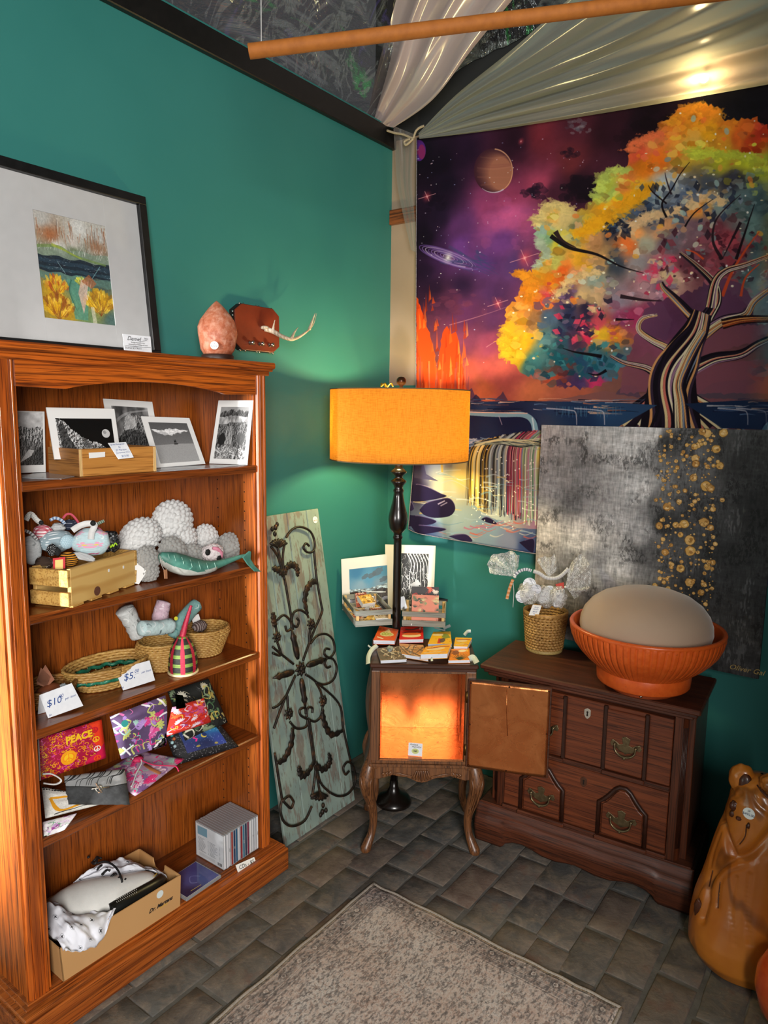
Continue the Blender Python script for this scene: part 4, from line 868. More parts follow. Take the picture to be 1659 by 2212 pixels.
# oval basket with green ribbon
ob = V((-1.825, 1.128, z3))
b2 = woven('wicker_basket', 'oval wicker basket with green ribbon woven through its open middle band', ob, [(.062, 0), (.074, .018), (.084, .03), (.092, .05), (.098, .066)], .8, 1.27, -.05, CANE, 'wicker baskets on the middle shelf', 9, 28, gap=(.022, .042))
gr_ = MB(Matrix.Translation(ob) @ Matrix.Rotation(-.05, 4, 'Z')); P = [V(((.083+.004*math.sin(14*2*PI*k/112))*math.cos(2*PI*k/112)*.8, (.083+.004*math.sin(14*2*PI*k/112))*math.sin(2*PI*k/112)*1.25, .033+.002*math.sin(k*.9))) for k in range(113)]
gr_.tube(P, .0065, 5, flatk=1.0); obj('green_ribbon', gr_, flat('green_satin', '#17604a', .35, c2='#2f8a6a', scale=80), b2)
SPOT = ['front left', 'front', 'front right', 'left side', 'centre', 'right side', 'back left', 'back', 'back right']; METL = ['dull brass', 'bright brass', 'dark bronze']
for k_ in range(9):
    r_ = random.Random(k_); single('trinket', MB().blob(V((ob.x+.03-.03*(k_//3), ob.y+(k_ % 3-1)*.05+r_.uniform(-.01, .01), z3+.018)), (.011, .014, .010), 2, .5, 3, seed=k_), flat('trinket%d' % (k_ % 3), ['#7a5a2a', '#b08a3c', '#4a3a2c'][k_ % 3], .3, metal=.5), 'small %s trinket lying at the %s of the oval basket' % (METL[k_ % 3], SPOT[k_]), 'trinket', 'trinkets in the oval basket')
# price tents
def tent(px, flap, label, lines):
    zq = sum(p[1] for p in px)/4; P0 = at(*px[3], z=z3); n = V((.96, -.2, .2)).normalized()
    q = quad(px, P0, n); lo = min(p.z for p in q); q = [p+V((0, 0, max(0, z3+.0006-lo))) for p in q]
    t_ = thing('price_tent', label, 'price card', q[3]); obj('front_flap', MB().slab(q, .0008, n, 0, 0), CARD, t_)
    u_ = (q[1]-q[0]).normalized(); W_ = (q[1]-q[0]).length; d_ = V((-.35*.85, .1, -1)); hb = (q[0].z-z3)/1.0
    bk_ = [q[1]-n*.0009, q[0]-n*.0009, q[0]+V((-.03, .008, -(q[0].z-z3-.0006))), q[1]+V((-.03, .008, -(q[1].z-z3-.0006)))]; obj('back_flap', MB().slab(bk_, .0008, (-.8, .2, .3), 0, 0), CARD, t_)
    v_ = n.cross(u_).normalized(); v_ = v_ if v_.z > 0 else -v_; H_ = (q[0]-q[3]).length; c = sum(q, V())/4+n*.0008
    obj('handwriting', join(*[text_mesh(s_, H_*k_, c+u_*W_*dx+v_*H_*dy, u_, v_, .25) for s_, k_, dx, dy in lines]), PENB, t_)
tent([(85, 1502), (155, 1476), (180, 1525), (104, 1552)], 0, 'folded white price tent reading $10.00 per item at the shelf front', [('$10', .38, -.22, .05), ('00', .18, .03, .17), ('__', .16, .03, .13), ('per item', .125, .29, .0), ('50', .1, -.42, -.4)])
tent([(248, 1447), (323, 1427), (335, 1470), (266, 1492)], 0, 'folded white price tent reading $5.00 per item before the oval basket', [('$5.', .42, -.2, .02), ('00', .2, .03, .17), ('__', .17, .03, .12), ('per item', .13, .3, .05), ('45', .1, -.42, -.38)])
# deep baskets
b3c = V((-1.815, 1.316, z3)); b3 = woven('wicker_basket', 'deep pale wicker basket holding fabric bundles behind the red shaker', b3c, [(.052, 0), (.066, .02), (.076, .045), (.078, .07), (.072, .085)], .95, 1.05, 0, CANE, 'wicker baskets on the middle shelf', 13, 30)
b4c = V((-1.815, 1.478, z3)); b4 = woven('wicker_basket', 'empty looking pale wicker basket at the right end of the middle shelf', b4c, [(.05, 0), (.058, .02), (.07, .05), (.08, .075), (.077, .088)], .95, 1.05, 0, CANE, 'wicker baskets on the middle shelf', 13, 30)
def bundle(label, pts, wid, mat, depth, name='fabric_bundle'):
    P = spline([at(p[0], p[1]+5, x=depth) for p in pts], 5); k = mpp(P[0]); n_ = len(P); rs = [wid[0]*k+(wid[1]-wid[0])*k*i/(n_-1) for i in range(n_)]; rs[0] *= .6; rs[-1] *= .35
    mb = MB().tube(P, rs, 12, flatk=1); mb.v = [V((max(p.x, -1.908), p.y, max(p.z, z3+.006)))+V((1, 1, 1))*.0025*noise.noise(p*70) for p in mb.v]
    n0 = len(mb.v); mb.uv = [((i % 12)/12, i/12/n_) for i in range(n0)]; return single(name, mb, mat, label, 'fabric bundle', 'fabric bundles in the deep basket')
fb1 = fabric('grey_toile', '#c4c6c4', 31, leaves=['#6b6e6c', '#e8e9e6', '#8e918e'], n=30, size=.09, marks=lambda a: a.line([(.2, .75), (.26, .7), (.3, .76), (.36, .7)], .03, '#e2b520', 1))
bundle('grey floral fabric bundle leaning left out of the deep basket', [(300, 1372), (288, 1345), (275, 1322), (268, 1310)], (17, 20), fb1, -1.83)
bundle('pale pink fabric bundle standing up in the deep basket', [(340, 1365), (345, 1335), (350, 1310), (355, 1292)], (18, 16), fabric('pink_toile', '#c9aebb', 32, leaves=['#a48a98', '#e8dde2', '#8f7c88'], n=34, size=.07), -1.84)
tb = bundle('teal fabric bundle with a yellow sticker leaning right in the basket', [(372, 1372), (388, 1345), (408, 1318), (428, 1298)], (16, 15), fabric('teal_toile', '#7fa8a4', 33, leaves=['#a9c8c4', '#4f7c7a', '#c8d8d4'], n=26, size=.07), -1.82)
obj('yellow_sticker', disc(MB(), at(380, 1336, x=-1.79), .0062, (1, -.2, .2), .0006, 16), flat('sticker_yellow', '#d8d23a', .5), tb)
bundle('pale blue printed fabric bundle lying across the deep basket rim', [(302, 1352), (325, 1352), (350, 1350), (372, 1346)], (17, 17), fabric('blue_toile', '#b9cfcf', 34, leaves=['#7d9296', '#dfe8e8', '#5f6c70'], n=22, size=.09), -1.785)
dk = single('striped_pouch', MB().blob(at(432, 1353, x=-1.80), (.02, .026, .018), 3, .3, 3, seed=3), fabric('brown_stripe', '#4a3a36', 35, stripes='#8a7c78'), 'dark striped pouch with a small white tag in the right basket', 'pouch')
obj('white_tag', MB().slab(quad([(413, 1332), (429, 1326), (434, 1342), (417, 1346)], (-1.785, 0, 0), (1, -.1, .2)), .0008, (1, -.1, .2), 0, 0), PAPER, dk)
single('wooden_ball', MB().blob(V((b4c.x, b4c.y+.01, z3+.035)), .03, 3, .05), flat('ball_wood', '#8a6a4a', .5), 'dull wooden ball lying inside the right wicker basket', 'ball')
# red woven shaker
sk = V((-1.727, 1.322, z3)); kS = mpp(sk); t_ = thing('woven_shaker', 'red and green woven shaker with a tall wrapped handle', 'shaker', sk)
def straw():
    t = NT('woven_straw'); a = t.new('ShaderNodeTexWave'); a.bands_direction = 'Z'; a.inputs['Scale'].default_value = 22; t.link(t.co(), a.inputs[0])
    se = t.new('ShaderNodeSeparateXYZ'); t.link(t.co(), se.inputs[0]); at2 = t.new('ShaderNodeMath', operation='ARCTAN2'); t.link(se.outputs[1], at2.inputs[0]); t.link(se.outputs[0], at2.inputs[1])
    m1 = t.new('ShaderNodeMath', operation='MULTIPLY'); t.link(at2.outputs[0], m1.inputs[0]); m1.inputs[1].default_value = 7; s1 = t.new('ShaderNodeMath', operation='SINE'); t.link(m1.outputs[0], s1.inputs[0])
    mz = t.new('ShaderNodeMath', operation='MULTIPLY'); t.link(se.outputs[2], mz.inputs[0]); mz.inputs[1].default_value = 230; s2 = t.new('ShaderNodeMath', operation='SINE'); t.link(mz.outputs[0], s2.inputs[0])
    dk_ = t.mix(t.ramp(s2.outputs[0], [(.3, 0.0), (.45, 1.0)]), '#1c1f1a', '#6f8a3c'); t.col(t.mix(t.ramp(s1.outputs[0], [(.42, 0.0), (.5, 1.0)]), dk_, '#b81f3c')); t.set(rough=.55)
    n = t.noise(300, 2, .5, t.mapped((1, 1, 4))); t.bump(n, .6, .002); return t.m
STRAW = straw(); bw = 31*kS
rows_ = [(bw*r, z) for r, z in ((.95, .006), (1.0, .02), (.97, .05), (.88, .075), (.7, .095), (.48, .11), (.34, .12))]
fine = []
for i in range(60):
    z = .006+(.114)*i/59
    for (r0, z0), (r1, z1_) in zip(rows_, rows_[1:]):
        if z0 <= z <= z1_+1e-9: fine.append((r0+(r1-r0)*(z-z0)/(z1_-z0)+.0008*math.sin(i*2.1), z)); break
kz = (at(400, 1372, x=sk.x).z-z3)/.12
obj('bell', MB().lathe([(r, z*kz) for r, z in fine], 36, sk), STRAW, t_)
hd = spline([V((sk.x, sk.y, z3+.118*kz)), at(400, 1350, x=sk.x), at(406, 1330, x=sk.x+.003), at(413, 1308, x=sk.x+.005)], 8); obj('handle', MB().tube(hd, [.0105-.0065*i/(len(hd)-1)+.0007*math.sin(i*2.2) for i in range(len(hd))], 10), flat('red_raffia', '#a81c3a', .5, c2='#c8324e', scale=200, bump=.5, bscale=400), t_)
obj('base_disc', MB().lathe([(bw*1.02, 0), (bw*1.06, .003), (bw*1.02, .007), (.001, .007)], 36, sk), flat('gourd', '#d9c49a', .6), t_)
# ================================================================== fourth shelf: pouches and pillows
z4 = SH[3]+.0008
def pillow(name, label, px, P0, n, th, mat, cat='pillow', group=None, edge=None, puff=1.0, nx=14, ny=14, wrinkle=.004, seed=0, zmin=None, jagged=0):
    """a stuffed four-cornered cloth: bilinear between the corners, swelling in the middle"""
    n = V(n).normalized(); q = quad(px, P0, n); zm = z4 if zmin is None else zmin
    def f(side):
        def g(u, v):
            v = 1-v; p = q[0]*(1-u)*(1-v)+q[1]*u*(1-v)+q[2]*u*v+q[3]*(1-u)*v; b = (max(0, 16*u*(1-u)*v*(1-v)))**.45*puff
            w_ = wrinkle*noise.noise(V((u*6+seed*7, v*6, side+3)))*(1.2-b*.6)
            p = p+n*((b*th*.5+.0015)*side+w_*b**.3)
            if jagged and min(u, 1-u, v, 1-v) < .01: p = p+V((0, .003, .003))*noise.noise(V((u*50, v*50, seed)))
            return V((min(max(p.x, -1.909), -1.625), min(max(p.y, .8), 1.59), max(p.z, zm)))
        return g
    mb = MB().grid(f(1), nx, ny); N = len(mb.v); mb.grid(f(-1), nx, ny); mb.f[-nx*ny:] = [x[::-1] for x in mb.f[-nx*ny:]]
    W = nx+1; rim = [i for i in range(nx+1)]+[j*W+nx for j in range(1, ny+1)]+[ny*W+i for i in range(nx-1, -1, -1)]+[j*W for j in range(ny-1, 0, -1)]
    k = len(rim)
    for i in range(k): mb.f.append([rim[i], rim[(i+1) % k], N+rim[(i+1) % k], N+rim[i]][::-1]); mb.mi.append(0); mb.sm.append(True)
    o = single(name, mb, mat, label, cat, group); o['_n'] = list(n); return o, q, n
def peace(a, x, y, r, c, w_=None):
    w_ = w_ or r*.28; a.line([(x+r*math.cos(t*PI/20), y+r*math.sin(t*PI/20)*1.25) for t in range(41)], w_, c)
    a.line([(x, y-r*1.2), (x, y+r*1.2)], w_*.8, c, smooth=False)
    for s_ in (-1, 1): a.line([(x, y), (x+s_*r*.7, y+r*.85)], w_*.8, c, smooth=False)
def art_peace():
    a = Art(420, 330, '#a8123a', seed=41); r = a.r
    for k in range(420):
        x, y, t_, s_ = r.random(), r.random(), r.random()*6.28, r.uniform(.02, .045); c = r.choice(['#f04a1f', '#f89a1c', '#e02f6a', '#f8b822', '#f8901f', '#f06a1f', '#c0143e', '#f050a0'])
        P = [(x+s_*(1-.1*i)*math.cos(t_+i*.6), y+s_*(1-.1*i)*1.2*math.sin(t_+i*.6)) for i in range(8)]; a.line(P, .024, '#5a0a24', .9, .012); a.line(P, .018, c, 1, .008)
    a.poly([(.78, 0), (1, 0), (1, .62), (.9, .7), (.82, .5), (.86, .2)], '#f0401f', .95); a.poly([(1, .6), (1, 1), (.66, 1), (.72, .85), (.85, .8)], '#d8184f', .95)
    a.ell(.42, .67, .12, .17, '#f0a012', 1, n=30); a.ell(.42, .67, .085, .12, '#f6c21a', 1, n=30); peace(a, .42, .67, .08, '#f08a10', .018)
    for x, y, c in ((.86, .2, '#c01a2a'), (.865, .44, '#f7c21e'), (.87, .68, '#f4ece4'), (.86, .92, '#f0541c')): a.ell(x, y, .062, .08, '#d8261f', .8); peace(a, x, y, .05, c, .018)
    return a
def art_paisley(bg, cols, seed, n=46, size=.1, w=300, h=300):
    a = Art(w, h, bg, seed=seed); r = a.r; a.a = a.a*(.85+.3*a.fbm(6, 6, 3)[..., None])
    for k in range(n):
        x, y, t_, s_, c = r.random(), r.random(), r.random()*6.28, size*r.uniform(.5, 1.2), r.choice(cols)
        if k % 3 == 0:
            for q in range(7): b = t_+q*.5; a.ell(x+s_*.55*math.cos(b), y+s_*.55*math.sin(b), s_*.5, s_*.2, c, .9, rot=b, n=9); a.line([(x, y), (x+s_*math.cos(b), y+s_*math.sin(b))], .006, '#ffffff' if k % 2 else '#3a1540', .5, .002)
        else: a.line([(x, y), (x+s_*math.cos(t_), y+s_*math.sin(t_)), (x+s_*1.5*math.cos(t_+.9), y+s_*1.5*math.sin(t_+.9)), (x+s_*1.3*math.cos(t_+1.6), y+s_*1.3*math.sin(t_+1.6))], s_*.35, c, .9, .004)
    return a
# back row first
pk, q, n = pillow('drawstring_pouch', 'black leaf printed fabric pouch at the back right of the fourth shelf', [(362, 1494), (450, 1466), (492, 1560), (400, 1600)], (-1.875, 0, z4), (.95, -.1, .15), .05, printmat('dark_leaf_print', art_paisley('#1d1f1c', ['#c8b45a', '#5f8a5a', '#e6e2cc', '#3a5a3c', '#8aa07a', '#d8d0b0', '#121311'], 51, 70, .12), .85), 'pouch', seed=1)
lf, q, n = pillow('leaf_sachet', 'small green quilted leaf sachet at the far right of the fourth shelf', [(462, 1532), (484, 1536), (497, 1566), (470, 1568)], (-1.80, 0, z4), (.9, -.3, .2), .03, printmat('leaf_print', art_paisley('#4f6b42', ['#c8c46a', '#2c4428', '#9ab070', '#d8d29a'], 52, 40, .1), .85), 'sachet', seed=2)
rd, q, n = pillow('floral_pouch', 'red floral fabric pouch leaning behind the starry pouch', [(372, 1528), (440, 1508), (456, 1560), (358, 1592)], (-1.84, 0, z4), (.92, -.15, .25), .045, printmat('red_floral_print', art_paisley('#c02818', ['#e0662a', '#d898c0', '#8a3a7a', '#e8b83a', '#c8487a', '#e0d0dc', '#b01a14'], 53, 60, .13), .85), 'pouch', seed=3)
am = art_paisley('#5a4468', ['#c93a8a', '#9fd0c0', '#e070b0', '#c8d06a', '#b08ad0', '#d82f80', '#8ac4b4'], 54, 60, .12)
for k in range(7): x = .0+k*.17; am.line([(x, 0), (x-.12, .5)], .03, '#eeeaf0', .0, smooth=False)
for p in (((.0, .04), (.16, .0)), ((.02, .1), (.12, .3)), ((.84, .0), (.98, .2)), ((1, .32), (.86, .4)), ((.06, .75), (.2, .98)), ((0, .9), (.3, .8)), ((.72, .99), (.97, .84)), ((.55, 0), (.66, .08))): am.line(list(p), .035, '#ece8ee', 1, smooth=False)
pp, q, n = pillow('floral_pillow', 'purple pillow with a pink and aqua paisley panel on the fourth shelf', [(237, 1548), (357, 1502), (376, 1618), (262, 1640)], (-1.80, 0, z4), (.92, -.2, .3), .06, printmat('purple_paisley', am, .85), 'pillow', seed=4)
tq_ = onp(268, 1562, V((-1.77, 0, z4)), (.92, -.2, .3)); obj('button', disc(MB(), onp(269, 1563, (-1.768, 0, z4), n), .009, n, .003, 16), flat('teal_button', '#2f8a84', .4), pp)
# peace pouch
pc, q, n = pillow('peace_pouch', 'red and orange printed flat pouch with PEACE lettering and peace signs', [(82, 1596), (219, 1554), (229, 1637), (86, 1686)], (-1.872, 0, z4), (.96, -.1, .2), .012, printmat('peace_print', art_peace(), .5), 'pouch', puff=1, wrinkle=.001, seed=5)
# seat the pouch on the shelf and letter it
u_ = (q[1]-q[0]).normalized(); v_ = (q[0]-q[3]).normalized(); obj('lettering', text_mesh('PEACE', .026, q[0]*.27+q[1]*.48+q[2]*.0+q[3]*.0+(q[0]*.5+q[1]*.5)*.25-v_*.028+n*.0085, u_, v_, .0, bold=.0012), flat('peace_yellow', '#f2c01c', .5), pc)
obj('white_piping', MB().tube([q[3]+n*.002, (q[0]*.5+q[3]*.5)+n*.002, q[0]+n*.002], .0022, 6), FWHITE, pc)
# starry pouch with lace
al = Art(320, 250, '#17171a', seed=61); r = al.r
for k in range(900): x, y = r.random(), r.random(); al.ell(x, y, .008, .008, r.choice(['#6d6c70', '#8f8d92', '#060607', '#3a393d']), .9, n=6)
al.a[40:205, 60:270] = h2('#1c2a5c'); sub = Art(210, 165, '#1b2858', seed=62); sub.a = sub.field([(.1, .2, '#22356e'), (.5, .3, '#2e5f9e'), (.9, .2, '#2a7aa8'), (.5, .8, '#1a2350'), (.9, .8, '#30408a'), (.1, .9, '#2a2f6a')], 3, .15)
for k in range(110): x, y = sub.r.random(), sub.r.random(); sub.glow(x, y, sub.r.uniform(.006, .02), '#dfe8ff', .9)
sub.ell(.55, .5, .07, .09, '#c8b04a', 1); sub.ell(.58, .46, .06, .08, '#1d2c60', 1); sub.line([(.28, .2), (.34, .26), (.27, .34), (.34, .42), (.28, .5), (.34, .56), (.3, .66)], .045, '#e02a86', 1)
for x, y in ((.15, .45), (.75, .9), (.3, .85)): sub.ell(x, y, .05, .04, '#b8a040', .8, jag=.4)
al.a[40:205, 60:270] = sub.a
sp, q, n = pillow('starry_pouch', 'dark blue starry pouch with black lace border at the shelf front right', [(351, 1572), (464, 1549), (516, 1614), (382, 1653)], (-1.715, 1.36, z4), (.72, -.2, .66), .045, printmat('starry_print', al, .7), 'pouch', seed=6)
for k_, (p, c) in enumerate((((371, 1588), '#4fb0a8'), ((376, 1596), '#c0643a'), ((372, 1604), '#a8d0d4'), ((378, 1612), '#9fb8c0'))): obj('bead', MB().blob(onp(*p, (-1.70, 1.36, z4+.01), n), .0055, 2), flat('bead%d' % k_, c, .25), sp)
# flat floral bag, tied, lying on the shelf
fl, q, n = pillow('gift_bag', 'flat floral bag tied with white cord lying on the fourth shelf front', [(228, 1664), (300, 1622), (398, 1640), (292, 1722)], (-1.72, 1.16, z4+.012), (.25, -.1, .95), .02, printmat('pink_floral_print', art_paisley('#a88aa0', ['#d83a78', '#c8d08a', '#8fb8a8', '#b85fa0', '#e8c8d8', '#7a5a88', '#d8286a'], 63, 70, .12), .4), 'bag', seed=7)
obj('kraft_tag', MB().tube([onp(*p, (-1.71, 1.18, z4+.03), n) for p in ((312, 1651), (328, 1662), (346, 1671))], [.006, .0068, .006], 8, flatk=.25, up=(0, 0, 1)), flat('tan_tag', '#a8663c', .7), fl)
obj('white_cord', MB().tube(spline([onp(*p, (-1.70, 1.18, z4+.03), n) for p in ((286, 1640), (296, 1632), (306, 1645), (301, 1658), (294, 1672), (288, 1690), (283, 1700))], 5), .0022, 6), FWHITE, fl)
obj('red_cord', MB().tube(spline([onp(*p, (-1.70, 1.18, z4+.03), n) for p in ((300, 1640), (330, 1652), (360, 1654), (380, 1656), (386, 1666))], 5), .002, 6), flat('red_cord', '#c8285a', .7), fl)
obj('red_bow', MB().blob(onp(298, 1640, (-1.70, 1.18, z4+.028), n), (.012, .016, .008), 3, .5, 3), flat('red_cord', '#c8285a', .7), fl)
# crocheted cloth, paper, clutch
pf, q, n = pillow('floral_cloth', 'white floral cloth folded at the left front of the fourth shelf', [(92, 1776), (166, 1757), (140, 1792), (95, 1812)], (-1.68, .9, z4+.004), (.4, -.3, .86), .008, printmat('violet_floral', art_paisley('#e6e2e4', ['#a03a9a', '#d0a8d8', '#7ab08a', '#e8d8ea', '#ffffff'], 64, 26, .16), .8), 'cloth', seed=8)
aw = Art(300, 240, '#dcdad2', seed=65); aw.a *= .85+.25*aw.fbm(50, 40, 3, .8)[..., None]
aw.line([(.12, .4), (.5, .32), (.78, .3)], .07, '#d8951a', 1, wob=.5); aw.line([(.12, .4), (.26, .88), (.7, .72)], .07, '#d8951a', 1, wob=.5)
for k in range(60): t_ = k/59; aw.ell(.02+t_*.9, .02+.07*math.sin(k*2), .02, .025, '#1b1b1b', 1, n=7, jag=.5); aw.line([(.15+t_*.8, .97-t_*.12), (.17+t_*.8, .94-t_*.12)], .01, '#1b1b1b', .9)
cw_, q, n = pillow('crochet_doily', 'white crocheted cloth with a gold border under the grey clutch', [(90, 1700), (215, 1722), (222, 1736), (98, 1768)], (-1.72, .95, z4+.014), (.5, -.2, .84), .014, printmat('crochet_print', aw, .9, .6), 'cloth', seed=9, wrinkle=.006)
obj('white_loop', MB().tube(spline([at(*p, x=-1.76) for p in ((92, 1672), (112, 1672), (132, 1685), (120, 1694), (94, 1692))], 5), .0042, 7, flatk=.5), FWHITE, cw_)
ag = Art(320, 180, '#3a3b3c', seed=66); ag.a *= .75+.5*ag.fbm(14, 9, 4)[..., None]; ag.poly([(0, 0), (1, 0), (1, .42), (.6, .5), (0, .36)], '#8b8c8c', 1)
for k in range(16): x = ag.r.random(); ag.line([(x+.1, 0), (x, .15), (x-.14, .2), (x-.2, .4)], .02, '#121213', .95, .006)
ag.line([(0, .38), (.4, .46), (.6, .5), (1, .42)], .02, '#101010', 1); 
ct, q, n = pillow('felt_clutch', 'charcoal and grey felt clutch with a toggle on the fourth shelf', [(138, 1677), (269, 1660), (281, 1738), (148, 1738)], (-1.675, 1.0, z4+.006), (.8, -.25, .5), .026, printmat('felt_print', ag, .95, .5), 'clutch', seed=10, jagged=1)
obj('toggle', MB().tube([onp(*p, (-1.655, 1.0, z4+.02), n) for p in ((198, 1704), (214, 1702), (236, 1701))], .0022, 6), flat('pewter', '#8f8a80', .35, metal=.8), ct)
obj('toggle_ring', MB().tube([onp(214+7*math.cos(t_*.7), 1704+7*math.sin(t_*.7), (-1.654, 1.0, z4+.02), n) for t_ in range(10)], .0016, 5), flat('pewter', '#8f8a80', .35, metal=.8), ct)
obj('thong', MB().tube([onp(*p, (-1.655, 1.0, z4+.02), n) for p in ((207, 1692), (212, 1700), (220, 1712), (212, 1712))], .0016, 5), flat('thong', '#9a7a60', .7), ct)

# ================================================================== bottom shelf: shoe box, compact discs
z5 = SH[4]+.0008
KR = NT('cardboard'); KR.col(KR.mix(KR.noise(3, 3), '#b98a55', '#c89a64')); KR.set(rough=.75); KR.bump(KR.noise(200, 2), .1, .0006); KRM = KR.m
bA, bB = at(137, 2121, z=z5), at(389, 1957, z=z5); d1 = (bB-bA); Lb = d1.length; d1.normalize(); d2 = V((-d1.y, d1.x, 0)); Hb = at(411, 1889, x=bB.x-.002).z-z5
Hb = min(max(Hb, .1), .15); Wb = .215
sbx = thing('shoe_box', 'open brown cardboard shoe box with a white boot in tissue paper', 'box', bA+d1*Lb/2+d2*Wb/2, math.atan2(d1.y, d1.x))
fl_ = .02                                              # the walls flare a little
def wall_(a0, a1, b0, b1, out, name, notch=False):
    """a box wall from floor line a0-a1 to rim line b0-b1"""
    mb = MB(); nrm = V(out); 
    if not notch: mb.add([a0, a1, b1, b0, a0-nrm*.003, a1-nrm*.003, b1-nrm*.003, b0-nrm*.003], [[0, 1, 2, 3], [7, 6, 5, 4], [3, 2, 6, 7], [0, 3, 7, 4], [2, 1, 5, 6], [1, 0, 4, 5]])
    else:
        T_ = [b0+(b1-b0)*t_-V((0, 0, dz)) for t_, dz in ((0, 0), (.36, 0), (.37, .012), (.40, .026), (.5, .031), (.6, .026), (.63, .012), (.64, 0), (1, 0))]
        B_ = [a0+(a1-a0)*t_ for t_ in (0, .36, .37, .40, .5, .6, .63, .64, 1)]; k = len(T_); vs = B_+T_+[p-nrm*.003 for p in B_+T_]; fs = []
        for i in range(k-1): fs += [[i, i+1, k+i+1, k+i], [2*k+i, 3*k+i, 3*k+i+1, 2*k+i+1], [k+i, k+i+1, 3*k+i+1, 3*k+i]]
        mb.add(vs, fs)
    return obj(name, mb, KRM, sbx)
c00, c10, c11, c01 = bA, bB, bB+d2*Wb, bA+d2*Wb; up_ = V((0, 0, Hb)); ex = d1*.006
r00, r10, r11, r01 = c00+up_-ex, c10+up_+ex, c11+up_+ex, c01+up_-ex
fr_w = wall_(c00, c10, r00, r10, -d2, 'front_wall'); wall_(c01, c11, r01, r11, d2, 'back_wall'); wall_(c00, c01, r00, r01, -d1, 'end_wall'); wall_(c10, c11, r10, r11, d1, 'end_wall', True)
obj('box_floor', MB().obox((c00+c11)/2+V((0, 0, .002)), d1*(Lb/2-.004), d2*(Wb/2-.004), V((0, 0, .0015))), KRM, sbx)
cs = c10*.28+c00*.04+r10*.62+r00*.06
obj('round_sticker', disc(MB(), c00*.045+c10*.155+r00*.15+r10*.65-d2*.0006, .0115, -d2, .0006, 20), flat('sticker_pale', '#d8e2e0', .5), fr_w)
lc = c00*.11+c10*.44+r00*.08+r10*.37-d2*.0006
obj('printed_logo', text_mesh('Dr. Martens', .0165, lc, d1, (0, 0, 1), .45, bold=.0006), INK, fr_w)
obj('printed_accent', text_mesh('AirWair', .009, lc-V((0, 0, .0085))+d1*.01, d1, (0, 0, 1), .3), flat('logo_yellow', '#d8b01c', .6), fr_w)
# tissue paper: crumpled sheets with small plus marks
at_ = Art(300, 300, '#e3e4ec', seed=71); at_.a *= .95+.08*at_.fbm(8, 8, 3)[..., None]
for i in range(5):
    for j in range(5):
        x, y = (i+.5+.25*(j % 2))/5, (j+.5)/5; at_.line([(x-.022, y), (x+.022, y)], .009, '#17181c', 1, smooth=False); at_.line([(x, y-.022), (x, y+.022)], .009, '#17181c', 1, smooth=False); at_.line([(x+.033*math.cos(t_), y+.033*math.sin(t_)) for t_ in np.linspace(0, 6.3, 14)], .003, '#6a6c74', .8)
TISS = printmat('tissue_print', at_, .6, .0)
bc = lambda u, v, h: bA+d1*(Lb*u)+d2*(Wb*v)+V((0, 0, h))
def tissue(ctrl, amp, seed, nu=34, nv=34):
    """sheet over a 4x4 net of box points, creased by ridged noise"""
    def f(u, v):
        def cub(p, t): 
            t *= 3; i = min(int(t), 2); t -= i; a, b, c, d = p[max(i-1, 0)], p[i], p[i+1], p[min(i+2, 3)]
            return .5*((2*b)+(c-a)*t+(2*a-5*b+4*c-d)*t*t+(3*b-a-3*c+d)*t**3)
        p = cub([cub([V(q) for q in row], u) for row in ctrl], v)
        r1 = abs(noise.noise(V((u*3.4+seed, v*3.4, seed)))); r2 = abs(noise.noise(V((u*8+seed*2, v*8, seed*3)))); p = p+V((.4, -.2, 1)).normalized()*((r1-.25)*amp+(r2-.2)*amp*.55)
        return V((min(max(p.x, -1.905), -1.645), max(p.y, .79), max(p.z, z5+.006)))
    return MB().grid(f, nu, nv, thick=.0008)
tp = thing('tissue_paper', 'crumpled white tissue paper with small plus marks around the white boot', 'tissue paper', bc(.5, .5, .01))
H = Hb
obj('tissue_sheet', tissue([[bc(.3, .98, H*.7), bc(.5, .97, H*.95), bc(.72, .96, H*.9), bc(.93, .95, H*.6)], [bc(.36, .9, H*1.1), bc(.52, .86, H*1.4), bc(.75, .84, H*1.25), bc(.95, .8, H*.75)], [bc(.42, .84, H*1.25), bc(.58, .7, H*1.4), bc(.8, .58, H*1.2), bc(.965, .5, H*.8)], [bc(.5, .72, H*1.1), bc(.66, .56, H*1.15), bc(.86, .46, H*1.08), bc(.97, .2, H*.85)]], .03, 1), TISS, tp)
obj('tissue_sheet', tissue([[bc(.02, .96, H*.7), bc(.06, .95, H*1.0), bc(.16, .92, H*1.05), bc(.26, .9, H*.7)], [bc(.01, .6, H*1.0), bc(.07, .6, H*1.35), bc(.16, .55, H*1.25), bc(.28, .5, H*.9)], [bc(-.005, .12, H*1.15), bc(.08, .06, H*1.4), bc(.2, .06, H*1.3), bc(.36, .12, H*1.15)], [bc(.0, -.1, H*.98), bc(.13, -.15, H*.74), bc(.27, -.13, H*.8), bc(.44, .03, H*1.14)]], .035, 2), TISS, tp)
